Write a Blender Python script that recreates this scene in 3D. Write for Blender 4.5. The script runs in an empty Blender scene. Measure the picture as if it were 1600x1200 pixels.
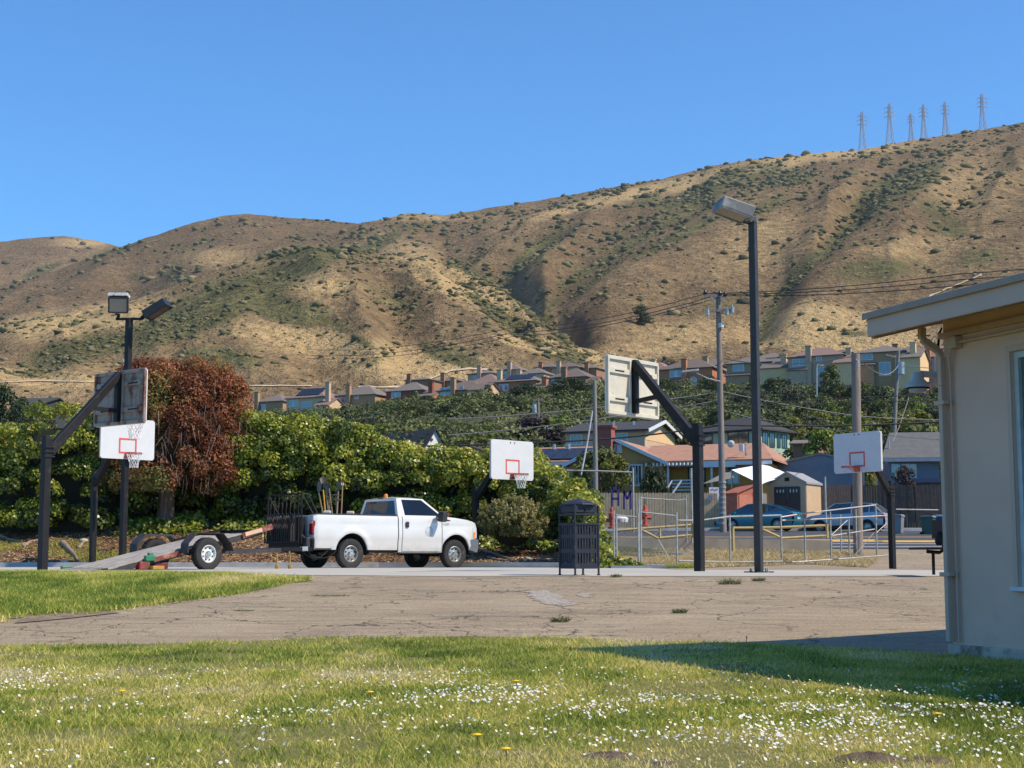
import bpy, bmesh, math, random
import numpy as np
from mathutils import Vector, Matrix
R = math.radians
random.seed(7)
rng = np.random.default_rng(7)
sc = bpy.context.scene
col = sc.collection

# ---------------------------------------------------------------- camera, sky, sun
EYE = 0.22
F = 2400.0
PITCH = math.atan(276 / F)
cam_d = bpy.data.cameras.new('camera')
cam = bpy.data.objects.new('camera', cam_d)
col.objects.link(cam)
cam.location = (0, 0, EYE)
cam.rotation_euler = (math.pi / 2 + PITCH, 0, 0)
cam_d.sensor_width = 36
cam_d.lens = 36 * F / 1600
cam_d.clip_start = 0.1
cam_d.clip_end = 12000
sc.camera = cam

SUN_X, SUN_Y, SUN_EL = 0.95, -0.31, 47.0
world = bpy.data.worlds.new('World')
sc.world = world
world.use_nodes = True
wn = world.node_tree
bg = wn.nodes['Background']
sky = wn.nodes.new('ShaderNodeTexSky')
sky.sky_type = 'NISHITA'
sky.sun_disc = False
sky.sun_elevation = R(SUN_EL)
sky.sun_rotation = math.atan2(SUN_X, SUN_Y)
sky.altitude = 0
sky.air_density = 1.0
sky.dust_density = 0.0
sky.ozone_density = 6.0
tintn = wn.nodes.new('ShaderNodeMix'); tintn.data_type = 'RGBA'; tintn.blend_type = 'MULTIPLY'
tintn.inputs[0].default_value = 1.0; tintn.inputs[7].default_value = (.48, .91, 1.17, 1)
wn.links.new(sky.outputs[0], tintn.inputs[6]); wn.links.new(tintn.outputs[2], bg.inputs[0])
bg.inputs[1].default_value = 0.142
sun_d = bpy.data.lights.new('sun', 'SUN')
sun = bpy.data.objects.new('sun', sun_d)
col.objects.link(sun)
sun_d.energy = 5.0
sun_d.angle = R(0.53)
sun_d.color = (1.0, 0.87, 0.70)
ce = math.cos(R(SUN_EL))
nrm = math.hypot(SUN_X, SUN_Y)
to_sun = Vector((SUN_X / nrm * ce, SUN_Y / nrm * ce, math.sin(R(SUN_EL))))
sun.rotation_euler = to_sun.to_track_quat('Z', 'Y').to_euler()
sc.view_settings.view_transform = 'Standard'
sc.view_settings.look = 'None'
sc.view_settings.gamma = 1
sc.view_settings.use_curve_mapping = False
sc.view_settings.exposure = 0.24
sc.cycles.max_bounces = 6
sc.cycles.transparent_max_bounces = 12
sc.cycles.caustics_reflective = False
sc.cycles.caustics_refractive = False

# ---------------------------------------------------------------- photo to place
cp, sp = math.cos(PITCH), math.sin(PITCH)
def ray(px, py):
    x = (px - 800) / F; v = (600 - py) / F
    return x, cp - v * sp, sp + v * cp
def P(px, py, Y):
    x, y, z = ray(px, py)
    return Vector((x / y * Y, Y, EYE + z / y * Y))
def PX(px, Y):            # world X of a point near the horizon
    return (px - 800) / F * Y * 1.0066
def lerp(a, b, t): return a + (b - a) * t

# ---------------------------------------------------------------- noise (numpy)
def _h(ix, iy, s):
    n = (ix.astype(np.int64) * 374761393 + iy.astype(np.int64) * 668265263 + s * 974634777) & 0x7fffffff
    n = ((n ^ (n >> 13)) * 1274126177) & 0x7fffffff
    n = n ^ (n >> 16)
    return (n & 0xffff) / 65535.0
def vnoise(x, y, s=0):
    x = np.asarray(x, float); y = np.asarray(y, float)
    ix = np.floor(x); iy = np.floor(y); fx = x - ix; fy = y - iy
    fx = fx * fx * (3 - 2 * fx); fy = fy * fy * (3 - 2 * fy)
    a = _h(ix, iy, s); b = _h(ix + 1, iy, s); c = _h(ix, iy + 1, s); d = _h(ix + 1, iy + 1, s)
    return a + (b - a) * fx + (c - a) * fy + (a - b - c + d) * fx * fy
def fbm(x, y, s=0, o=4):
    t = 0; a = .5; n = 0
    for k in range(o):
        t = t + a * vnoise(x * 2 ** k, y * 2 ** k, s + k); n += a; a *= .5
    return t / n

# ---------------------------------------------------------------- ground height
def kerb_y(X):
    return np.interp(X, [-45, -20, -3, 3.2, 6], [50.5, 48.2, 46.6, 42.4, 40.5])
_prA = ([-50, 13.2, 14.5, 24.0, 26.5, 40, 44, 48, 52, 58, 62, 86, 90, 100, 115, 130, 150, 200, 300, 380, 500, 700],
        [-.53, -.53, -.50, -.03, 0, 0.02, .08, .13, .35, .55, .68, 1.83, 1.95, 2.6, 3.8, 6, 11, 18, 33, 40, 52, 80])
_prB = ([-50, 13.2, 14.5, 24.0, 26.5, 33, 48, 54, 62, 86, 90, 100, 115, 130, 150, 200, 300, 380, 500, 700],
        [-.53, -.53, -.50, -.03, 0, 0.0, -.08, .15, .68, 1.83, 1.95, 2.6, 3.8, 6, 11, 18, 33, 40, 52, 80])
def gz(X, Y):
    X = np.asarray(X, float); Y = np.asarray(Y, float)
    a = np.interp(Y, *_prA); b = np.interp(Y, *_prB)
    t = np.clip((X - 9) / 2.5, 0, 1)
    z = a + (b - a) * t
    ky = kerb_y(X)
    s = np.interp(X, [-30, -8, -4, -1, 2, 3.3], [.30, .29, .24, .13, .09, .02])
    bank = np.minimum(.14 + s * (Y - ky - .15), np.interp(X, [-8, 0, 3.3], [2.1, 1.3, .3]))
    bank = bank + .07 * (fbm(X * .8, Y * .8, 5) - .5) * np.clip(Y - ky, 0, 1)
    isb = (Y > ky + .15) & (X < 3.3)
    return np.where(isb, np.maximum(z, bank), np.where((X < 3.3) & (Y > 30), np.minimum(z, .02), z))
def hit(px, py, y0=3.0, y1=700.0):
    x, y, z = ray(px, py)
    Y = y0
    while Y < y1:
        Z = EYE + z / y * Y
        if Z <= float(gz(x / y * Y, Y)): break
        Y += max(.02, Y * .002)
    return Vector((x / y * Y, Y, float(gz(x / y * Y, Y))))
def ground(X, Y, dz=0.0): return Vector((X, Y, float(gz(X, Y)) + dz))

# ---------------------------------------------------------------- objects
def tag(o, label=None, cat=None, group=None, kind=None):
    if label: o['label'] = label
    if cat: o['category'] = cat
    if group: o['group'] = group
    if kind: o['kind'] = kind
    return o
def thing(name, label, cat, loc=(0, 0, 0), rz=0.0, group=None):
    o = bpy.data.objects.new(name, None)
    o.empty_display_size = .2
    o.location = loc; o.rotation_euler = (0, 0, rz)
    col.objects.link(o)
    return tag(o, label, cat, group)
def copy_tree(o, parent=None):
    c = o.copy(); col.objects.link(c); c.parent = parent
    for ch in list(kids.get(o.name, [])):
        kids.setdefault(c.name, []).append(copy_tree(ch, c))
    return c
kids = {}

class MB:
    """collects polygons, then links them as one mesh object"""
    def __init__(s): s.v = []; s.f = []; s.m = []
    def add(s, vs, fs, mi=0):
        n = len(s.v)
        s.v.extend([tuple(v) for v in vs])
        s.f.extend([tuple(i + n for i in f) for f in fs])
        s.m.extend([mi] * len(fs)); return s
    def box(s, a, b, mi=0, rot=None, c=None):
        (x0, y0, z0), (x1, y1, z1) = a, b
        vs = [Vector(p) for p in ((x0,y0,z0),(x1,y0,z0),(x1,y1,z0),(x0,y1,z0),(x0,y0,z1),(x1,y0,z1),(x1,y1,z1),(x0,y1,z1))]
        if rot is not None:
            c = Vector(c) if c else (Vector(a) + Vector(b)) / 2
            vs = [rot @ (v - c) + c for v in vs]
        return s.add(vs, [(0,3,2,1),(4,5,6,7),(0,1,5,4),(1,2,6,5),(2,3,7,6),(3,0,4,7)], mi)
    def cbox(s, c, d, mi=0, rot=None):
        c = Vector(c); d = Vector(d) / 2
        return s.box(c - d, c + d, mi, rot, c)
    def bar(s, p, q, w, h=None, mi=0, up=(0, 0, 1), w2=None, h2=None):
        """rectangular bar from p to q, w across, h along up"""
        p = Vector(p); q = Vector(q); h = h or w; w2 = w2 or w; h2 = h2 or h
        t = (q - p).normalized(); u = Vector(up)
        if abs(t.dot(u)) > .98: u = Vector((0, 1, 0)) if abs(t.z) > .9 else Vector((0, 0, 1))
        r = t.cross(u).normalized(); u = r.cross(t)
        vs = []
        for o, a, b in ((p, w, h), (q, w2, h2)):
            for sx, sy in ((-1, -1), (1, -1), (1, 1), (-1, 1)): vs.append(o + r * sx * a / 2 + u * sy * b / 2)
        return s.add(vs, [(0,1,2,3),(7,6,5,4),(0,4,5,1),(1,5,6,2),(2,6,7,3),(3,7,4,0)], mi)
    def tube(s, pts, r, n=8, mi=0, cap=True, rs=None):
        pts = [Vector(p) for p in pts]; base = len(s.v); k = len(pts); u = None
        vs = []; fs = []
        for i, p in enumerate(pts):
            t = (pts[min(i + 1, k - 1)] - pts[max(i - 1, 0)]).normalized()
            if u is None:
                a = Vector((0, 0, 1)) if abs(t.z) < .9 else Vector((1, 0, 0))
                u = t.cross(a).normalized()
            else:
                u = (u - t * u.dot(t)).normalized()
            w = t.cross(u); rr = rs[i] if rs else r
            for j in range(n):
                an = 2 * math.pi * j / n
                vs.append(p + (u * math.cos(an) + w * math.sin(an)) * rr)
        for i in range(k - 1):
            for j in range(n):
                a = i * n + j; b = i * n + (j + 1) % n
                fs.append((a, b, b + n, a + n))
        if cap:
            fs.append(tuple(range(n))[::-1]); fs.append(tuple((k - 1) * n + j for j in range(n)))
        return s.add(vs, fs, mi)
    def lathe(s, prof, n=24, mi=0, axis='z', c=(0, 0, 0), closed=False):
        c = Vector(c); vs = []; fs = []; k = len(prof)
        for (r, z) in prof:
            for j in range(n):
                a = 2 * math.pi * j / n; x = r * math.cos(a); y = r * math.sin(a)
                vs.append(c + (Vector((x, y, z)) if axis == 'z' else Vector((x, z, y)) if axis == 'y' else Vector((z, x, y))))
        for i in range(k if closed else k - 1):
            for j in range(n):
                a = i * n + j; b = i * n + (j + 1) % n; d = ((i + 1) % k) * n
                fs.append((a, b, d + (j + 1) % n, d + j))
        return s.add(vs, fs, mi)
    def prism(s, poly, a, b, plane='xz', mi=0):
        """polygon (2-D) extruded from a to b along the third axis"""
        def mk(p, d): return (p[0], d, p[1]) if plane == 'xz' else (d, p[0], p[1]) if plane == 'yz' else (p[0], p[1], d)
        n = len(poly)
        vs = [mk(p, a) for p in poly] + [mk(p, b) for p in poly]
        fs = [tuple(range(n)), tuple(range(2 * n - 1, n - 1, -1))] + [(i, i + n, (i + 1) % n + n, (i + 1) % n) for i in range(n)]
        return s.add(vs, fs, mi)
    def quad(s, a, b, c, d, mi=0): return s.add([a, b, c, d], [(0, 1, 2, 3)], mi)
    def build(s, name, mats, parent=None, smooth=False, bevel=0, loc=None, rot=None, seg=2, auto=40):
        me = bpy.data.meshes.new(name)
        me.from_pydata(s.v, [], s.f)
        if not isinstance(mats, (list, tuple)): mats = [mats]
        for m in mats: me.materials.append(m)
        if len(mats) > 1: me.polygons.foreach_set('material_index', s.m)
        bm = bmesh.new(); bm.from_mesh(me)
        bmesh.ops.recalc_face_normals(bm, faces=bm.faces); bm.to_mesh(me); bm.free()
        if smooth:
            me.polygons.foreach_set('use_smooth', [True] * len(me.polygons))
            try: me.set_sharp_from_angle(angle=R(auto))
            except Exception: pass
        me.update()
        o = bpy.data.objects.new(name, me)
        col.objects.link(o)
        if parent: o.parent = parent; kids.setdefault(parent.name, []).append(o)
        if loc: o.location = loc
        if rot: o.rotation_euler = rot
        if bevel:
            m = o.modifiers.new('bevel', 'BEVEL'); m.width = bevel; m.segments = seg; m.limit_method = 'ANGLE'; m.angle_limit = R(35)
        return o

def np_mesh(name, V, Fc, mat, attrs=None, smooth=False, parent=None):
    """V (n,3); Fc (m,k) all faces with k corners; attrs {name: per-vertex floats}"""
    V = np.asarray(V, np.float32); Fc = np.asarray(Fc, np.int32); k = Fc.shape[1]
    me = bpy.data.meshes.new(name)
    me.vertices.add(len(V)); me.vertices.foreach_set('co', V.ravel())
    me.loops.add(Fc.size); me.loops.foreach_set('vertex_index', Fc.ravel())
    me.polygons.add(len(Fc))
    me.polygons.foreach_set('loop_start', np.arange(0, Fc.size, k, dtype=np.int32))
    me.polygons.foreach_set('loop_total', np.full(len(Fc), k, np.int32))
    if smooth: me.polygons.foreach_set('use_smooth', np.ones(len(Fc), bool))
    for a, d in (attrs or {}).items():
        at = me.attributes.new(a, 'FLOAT', 'POINT'); at.data.foreach_set('value', np.asarray(d, np.float32))
    me.materials.append(mat)
    me.update(); me.validate()
    o = bpy.data.objects.new(name, me); col.objects.link(o)
    if parent: o.parent = parent; kids.setdefault(parent.name, []).append(o)
    return o

# ---------------------------------------------------------------- materials
def _new(name):
    m = bpy.data.materials.new(name); m.use_nodes = True
    return m, m.node_tree, m.node_tree.nodes['Principled BSDF']
def N(nt, t, **kw):
    n = nt.nodes.new(t)
    for k, v in kw.items():
        if k.startswith('i_'):
            key = k[2:]; n.inputs[int(key) if key.isdigit() else key.replace('_', ' ')].default_value = v
        else: setattr(n, k, v)
    return n
def coords(nt, kind='Object', scale=(1, 1, 1), rot=(0, 0, 0)):
    if kind == 'World': src = N(nt, 'ShaderNodeNewGeometry').outputs['Position']
    else: src = N(nt, 'ShaderNodeTexCoord').outputs[kind]
    mp = N(nt, 'ShaderNodeMapping'); mp.inputs['Scale'].default_value = scale; mp.inputs['Rotation'].default_value = rot
    nt.links.new(src, mp.inputs[0]); return mp.outputs[0]
def noise(nt, vec, scale, detail=4, rough=.55, dist=0):
    n = N(nt, 'ShaderNodeTexNoise'); n.inputs['Scale'].default_value = scale; n.inputs['Detail'].default_value = detail
    n.inputs['Roughness'].default_value = rough; n.inputs['Distortion'].default_value = dist
    nt.links.new(vec, n.inputs['Vector']); return n.outputs['Fac']
def ramp(nt, fac, stops):
    n = N(nt, 'ShaderNodeValToRGB'); cr = n.color_ramp
    while len(cr.elements) > 1: cr.elements.remove(cr.elements[0])
    for i, (p, c) in enumerate(stops):
        e = cr.elements[0] if i == 0 else cr.elements.new(p)
        e.position = p; e.color = (*c, 1) if len(c) == 3 else c
    nt.links.new(fac, n.inputs[0]); return n.outputs[0]
def mixc(nt, fac, a, b, mode='MIX'):
    n = N(nt, 'ShaderNodeMix', data_type='RGBA', blend_type=mode)
    for s_, v in ((0, fac), (6, a), (7, b)):
        if hasattr(v, 'is_output') or isinstance(v, bpy.types.NodeSocket): nt.links.new(v, n.inputs[s_])
        else: n.inputs[s_].default_value = v if s_ == 0 else (*v, 1)
    return n.outputs[2]
def mth(nt, op, a, b=0.0, clamp=False):
    n = N(nt, 'ShaderNodeMath', operation=op, use_clamp=clamp)
    for i, v in ((0, a), (1, b)):
        if isinstance(v, bpy.types.NodeSocket): nt.links.new(v, n.inputs[i])
        else: n.inputs[i].default_value = v
    return n.outputs[0]
def bump(nt, bs, height, strength=.3, dist=.01):
    b = N(nt, 'ShaderNodeBump'); b.inputs['Strength'].default_value = strength; b.inputs['Distance'].default_value = dist
    nt.links.new(height, b.inputs['Height']); nt.links.new(b.outputs[0], bs.inputs['Normal'])
_mc = {}
def mat(name, c, rough=.6, metal=0.0, var=.15, scale=6.0, bmp=0.0, dirt=None, dirt_amt=.4, dirt_scale=2.0, bdist=.01, spec=None, stretch=(1, 1, 1)):
    """paint, wood, metal, plaster: base colour with grain, optional dirt or rust blotches"""
    if name in _mc: return _mc[name]
    m, nt, bs = _new(name)
    v = coords(nt, 'Object', stretch)
    n = noise(nt, v, scale, 5)
    lo = tuple(x * (1 - var) for x in c); hi = tuple(min(1, x * (1 + var)) for x in c)
    cc = ramp(nt, n, [(.3, lo), (.7, hi)])
    if dirt:
        d = noise(nt, v, dirt_scale, 6, .65)
        k = ramp(nt, d, [(.62 - dirt_amt * .35, (0, 0, 0)), (.72 - dirt_amt * .2, (1, 1, 1))])
        cc = mixc(nt, k, cc, dirt)
    nt.links.new(cc, bs.inputs['Base Color'])
    bs.inputs['Roughness'].default_value = rough; bs.inputs['Metallic'].default_value = metal
    if spec is not None: bs.inputs['Specular IOR Level'].default_value = spec
    if bmp: bump(nt, bs, noise(nt, v, scale * 6, 4), bmp, bdist)
    _mc[name] = m; return m
def leafmat(name, stops, trans=.25, rough=.5, spec=.35):
    if name in _mc: return _mc[name]
    m, nt, bs = _new(name)
    a = N(nt, 'ShaderNodeAttribute', attribute_name='tint')
    c = ramp(nt, a.outputs['Fac'], stops)
    nt.links.new(c, bs.inputs['Base Color']); bs.inputs['Roughness'].default_value = rough
    bs.inputs['Specular IOR Level'].default_value = spec
    tr = N(nt, 'ShaderNodeBsdfTranslucent'); nt.links.new(c, tr.inputs[0])
    mx = N(nt, 'ShaderNodeMixShader'); mx.inputs[0].default_value = trans
    nt.links.new(bs.outputs[0], mx.inputs[1]); nt.links.new(tr.outputs[0], mx.inputs[2])
    nt.links.new(mx.outputs[0], nt.nodes['Material Output'].inputs[0])
    _mc[name] = m; return m
def glassmat(name, tint=(.25, .3, .3), see=.5, refl=(1, 1, 1)):
    if name in _mc: return _mc[name]
    m, nt, bs = _new(name); nt.nodes.remove(bs)
    t = N(nt, 'ShaderNodeBsdfTransparent'); t.inputs[0].default_value = (*tint, 1)
    g = N(nt, 'ShaderNodeBsdfGlossy'); g.inputs['Roughness'].default_value = .02; g.inputs[0].default_value = (*refl, 1)
    d = N(nt, 'ShaderNodeBsdfDiffuse'); d.inputs[0].default_value = (.02, .025, .025, 1)
    m1 = N(nt, 'ShaderNodeMixShader'); m1.inputs[0].default_value = see
    nt.links.new(d.outputs[0], m1.inputs[1]); nt.links.new(t.outputs[0], m1.inputs[2])
    lw = N(nt, 'ShaderNodeLayerWeight'); lw.inputs[0].default_value = .5
    fr = mth(nt, 'ADD', mth(nt, 'MULTIPLY', mth(nt, 'POWER', lw.outputs['Facing'], 5.0), .9), .06)
    m2 = N(nt, 'ShaderNodeMixShader'); nt.links.new(fr, m2.inputs[0])
    nt.links.new(m1.outputs[0], m2.inputs[1]); nt.links.new(g.outputs[0], m2.inputs[2])
    nt.links.new(m2.outputs[0], nt.nodes['Material Output'].inputs[0])
    _mc[name] = m; return m
def panemat(name, c=(.05, .07, .09), rough=.08):
    if name in _mc: return _mc[name]
    m, nt, bs = _new(name)
    bs.inputs['Base Color'].default_value = (*c, 1); bs.inputs['Roughness'].default_value = rough
    bs.inputs['Specular IOR Level'].default_value = 1.0; bs.inputs['IOR'].default_value = 1.7
    _mc[name] = m; return m

# ---------------------------------------------------------------- foliage
def leaf_cards(C, Nn, size, seed=0, spread=.55, aspect=.8):
    """one folded quad per centre, facing roughly along the given normals"""
    g = np.random.default_rng(seed); n = len(C)
    d = Nn + g.normal(0, spread, (n, 3)); d /= np.linalg.norm(d, axis=1)[:, None] + 1e-9
    a = g.normal(0, 1, (n, 3)); a -= (a * d).sum(1)[:, None] * d; a /= np.linalg.norm(a, axis=1)[:, None] + 1e-9
    b = np.cross(d, a); s = (size * (0.6 + .8 * g.random(n)))[:, None]
    v = np.stack([C - a * s * .5, C + b * s * .5 * aspect + d * s * .12, C + a * s * .5, C - b * s * .5 * aspect + d * s * .12], 1).reshape(-1, 3)
    f = np.arange(n * 4).reshape(n, 4)
    return v, f
def clump_points(centers, radii, per, seed=0, squash=.85, low=-.35):
    """leaf positions and normals on the outside of many overlapping clumps"""
    g = np.random.default_rng(seed); C = []; D = []; T = []
    for c, r, k in zip(centers, radii, per):
        d = g.normal(0, 1, (int(k), 3)); d /= np.linalg.norm(d, axis=1)[:, None]
        d = d[d[:, 2] > low]
        rr = r * (0.72 + .33 * g.random(len(d)))[:, None]
        C.append(np.array(c) + d * rr * np.array([1, 1, squash])); D.append(d)
        T.append(np.clip(.5 + g.normal(0, .16, len(d)) + g.normal(0, .12), 0, 1))
    return np.concatenate(C), np.concatenate(D), np.concatenate(T)
def blob(name, c, rad, m, parent, seed=0, amp=.18, n1=24, n2=14, fr=2.2):
    """uneven inner mass so that a crown is not see-through everywhere"""
    u, v = np.meshgrid(np.linspace(0, 2 * np.pi, n1, endpoint=False), np.linspace(.0, np.pi, n2))
    d = np.stack([np.cos(u) * np.sin(v), np.sin(u) * np.sin(v), np.cos(v)], -1).reshape(-1, 3)
    k = 1 + amp * 2 * (fbm(d[:, 0] * fr + 5 + d[:, 2] * 1.7, d[:, 1] * fr + seed - d[:, 2], seed, 3) - .5)
    V = np.array(c) + d * np.array(rad) * k[:, None]
    Fc = [(i * n1 + j, i * n1 + (j + 1) % n1, (i + 1) * n1 + (j + 1) % n1, (i + 1) * n1 + j) for i in range(n2 - 1) for j in range(n1)]
    return np_mesh(name, V, Fc, m, {'tint': np.full(len(V), .12)}, True, parent)
# ================================================================ SETTING MATERIALS
def ground_mat(name, stops, s1=.6, s2=14, mixf=.5, bstr=.4, bd=.02, rough=.9, extra=None, s3=80):
    m, nt, bs = _new(name)
    v = coords(nt, 'World')
    a = noise(nt, v, s1, 5, .6); b = noise(nt, v, s2, 5, .65); c = noise(nt, v, s3, 3, .6)
    f = mth(nt, 'ADD', mth(nt, 'MULTIPLY', a, 1 - mixf), mth(nt, 'MULTIPLY', b, mixf))
    f = mth(nt, 'ADD', mth(nt, 'MULTIPLY', f, .8), mth(nt, 'MULTIPLY', c, .2))
    cc = ramp(nt, f, stops)
    h = mth(nt, 'ADD', b, mth(nt, 'MULTIPLY', c, .5))
    if extra: cc, h = extra(nt, v, cc, h)
    nt.links.new(cc, bs.inputs['Base Color']); bs.inputs['Roughness'].default_value = rough
    bs.inputs['Specular IOR Level'].default_value = .25
    bump(nt, bs, h, bstr, bd)
    return m
def crack_extra(nt, v, cc, h):
    # distorted cells give the cracked crust; the lines are thin and broken by noise
    dn = N(nt, 'ShaderNodeTexNoise'); dn.inputs['Scale'].default_value = 1.6; dn.inputs['Detail'].default_value = 6
    nt.links.new(v, dn.inputs['Vector'])
    off = N(nt, 'ShaderNodeVectorMath', operation='SCALE'); off.inputs[3].default_value = 1.3
    nt.links.new(dn.outputs['Color'], off.inputs[0])
    av = N(nt, 'ShaderNodeVectorMath', operation='ADD'); nt.links.new(v, av.inputs[0]); nt.links.new(off.outputs[0], av.inputs[1])
    msk = noise(nt, v, .45, 3)
    tot = None
    for sx, sy, w, th in ((1.1, .8, .012, .36), (2.8, 1.9, .017, .44), (.42, .33, .009, .2)):
        mp = N(nt, 'ShaderNodeMapping'); mp.inputs['Scale'].default_value = (sx, sy, 1); mp.inputs['Rotation'].default_value = (0, 0, .35 * sx)
        nt.links.new(av.outputs[0], mp.inputs[0])
        vo = N(nt, 'ShaderNodeTexVoronoi', feature='DISTANCE_TO_EDGE', voronoi_dimensions='2D'); vo.inputs['Scale'].default_value = 1
        nt.links.new(mp.outputs[0], vo.inputs['Vector'])
        line = mth(nt, 'SUBTRACT', 1.0, mth(nt, 'DIVIDE', vo.outputs['Distance'], w, True), True)
        gate = mth(nt, 'MULTIPLY', mth(nt, 'SUBTRACT', msk, th), 6.0, True)
        line = mth(nt, 'MULTIPLY', line, gate)
        tot = line if tot is None else mth(nt, 'MAXIMUM', tot, line)
    dk = mixc(nt, tot, cc, (.045, .038, .03))
    # old sealer and damp marks with shapes of their own
    st = ramp(nt, noise(nt, coords(nt, 'World', (.5, 1.6, 1), (0, 0, .5)), 1.1, 6, .7, 1.5), [(.50, (0, 0, 0)), (.72, (1, 1, 1))])
    dk = mixc(nt, mth(nt, 'MULTIPLY', st, .42), dk, (.15, .135, .12))
    grit = noise(nt, v, 46, 3, .75); dk = mixc(nt, 1.0, dk, ramp(nt, grit, [(.34, (.62, .60, .58)), (.5, (1, 1, 1)), (.66, (1.32, 1.30, 1.26))]), 'MULTIPLY')
    rut = noise(nt, coords(nt, 'World', (.35, 2.2, 1), (0, 0, .25)), 2.2, 6, .7, 1.0); dk = mixc(nt, 1.0, dk, ramp(nt, rut, [(.35, (.80, .79, .78)), (.5, (1, 1, 1)), (.65, (1.14, 1.13, 1.11))]), 'MULTIPLY')
    h2 = mth(nt, 'SUBTRACT', mth(nt, 'ADD', h, mth(nt, 'ADD', rut, grit)), mth(nt, 'MULTIPLY', tot, 3.0))
    return dk, h2
M_asphalt = ground_mat('old_asphalt', [(.3, (.22, .175, .12)), (.5, (.315, .25, .165)), (.7, (.41, .335, .23))], .5, 25, .45, .5, .012, extra=crack_extra, s3=140)
def court_extra(nt, v, cc, h):
    st = ramp(nt, noise(nt, v, .35, 6, .7), [(.45, (0, 0, 0)), (.6, (1, 1, 1))])
    return mixc(nt, mth(nt, 'MULTIPLY', st, .5), cc, (.36, .36, .31)), h
M_court = ground_mat('court_surface', [(.3, (.37, .345, .29)), (.7, (.52, .485, .41))], .6, 20, .4, .2, .006, extra=court_extra)
M_kerb = mat('kerb_concrete', (.44, .42, .40), .85, var=.12, scale=3, bmp=.2, dirt=(.3, .3, .29), dirt_amt=.2)
M_soil = ground_mat('lawn_soil', [(.3, (.10, .09, .03)), (.5, (.19, .18, .05)), (.7, (.30, .26, .10))], .8, 30, .5, .8, .03)
def mulch_extra(nt, v, cc, h):
    vo = N(nt, 'ShaderNodeTexVoronoi', feature='F1'); vo.inputs['Scale'].default_value = 9
    nt.links.new(coords(nt, 'World', (1, 1, 1)), vo.inputs['Vector'])
    bwn = N(nt, 'ShaderNodeRGBToBW'); nt.links.new(vo.outputs['Color'], bwn.inputs[0])
    c2 = mixc(nt, 1.0, cc, ramp(nt, bwn.outputs[0], [(.2, (.35, .30, .28)), (.5, (.9, .85, .8)), (.8, (1.25, 1.15, 1.0))]), 'MULTIPLY')
    g = ramp(nt, noise(nt, v, .55, 5, .65), [(.52, (0, 0, 0)), (.62, (1, 1, 1))])
    c3 = mixc(nt, mth(nt, 'MULTIPLY', g, .6), c2, (.11, .12, .04))
    return c3, mth(nt, 'ADD', h, vo.outputs['Distance'])
M_mulch = ground_mat('leaf_mulch', [(.3, (.13, .075, .042)), (.5, (.26, .16, .09)), (.72, (.42, .28, .17))], .7, 12, .6, .9, .05, extra=mulch_extra)
M_dry = ground_mat('dry_grass', [(.3, (.20, .15, .07)), (.5, (.34, .25, .12)), (.7, (.46, .36, .19))], .4, 8, .55, .9, .06)
M_road = ground_mat('road_asphalt', [(.3, (.055, .058, .066)), (.7, (.085, .088, .096))], .2, 20, .5, .2, .006)
M_far = ground_mat('hillside_ground', [(.3, (.035, .038, .016)), (.5, (.065, .068, .028)), (.7, (.13, .11, .05))], .03, .3, .5, .8, .4, s3=2)

# ================================================================ GROUND SHEETS
def grid_sheet(name, xs, ys, m, dz=0.0, zf=None, kind='structure'):
    XX, YY = np.meshgrid(xs, ys); Z = (zf or gz)(XX, YY) + dz
    V = np.stack([XX, YY, Z], -1).reshape(-1, 3); nx = len(xs); ny = len(ys)
    i, j = np.meshgrid(np.arange(nx - 1), np.arange(ny - 1)); a = (j * nx + i).ravel()
    Fc = np.stack([a, a + 1, a + 1 + nx, a + nx], 1)
    o = np_mesh(name, V, Fc, m, None, True); o['kind'] = kind
    return o
# one broad sheet under everything, out to the first hills (0.3 m lower close to the camera, where the finer sheets lie)
def zbase(X, Y):
    z = gz(X, Y)
    return np.where((Y < 100) & (np.abs(X) < 60), z - .25, z - .02) + np.where(Y > 120, (fbm(X * .02, Y * .02, 3) - .5) * 4, 0) - 4.5 * np.clip((20 - X) / 60, 0, 1) * np.clip((Y - 150) / 150, 0, 1)
grid_sheet('terrain', np.linspace(-620, 620, 125), np.concatenate([np.linspace(-60, 100, 81), np.linspace(106, 700, 100)]), M_far, 0, zbase)

def strip_sheet(name, x0, x1, nx, lo, hi, ny, m, dz=0.0, kind='structure'):
    """sheet between two edge curves Y = lo(X) and Y = hi(X), following the ground"""
    xs = np.linspace(x0, x1, nx); V = []
    for j in range(ny):
        t = j / (ny - 1); Y = lo(xs) * (1 - t) + hi(xs) * t
        V.append(np.stack([xs, Y, gz(xs, Y) + dz], -1))
    V = np.concatenate(V); i, j = np.meshgrid(np.arange(nx - 1), np.arange(ny - 1)); a = (j * nx + i).ravel()
    o = np_mesh(name, V, np.stack([a, a + 1, a + 1 + nx, a + nx], 1), m, None, True); o['kind'] = kind
    return o
K = lambda v: (lambda X: np.full_like(X, v, dtype=float))
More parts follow.
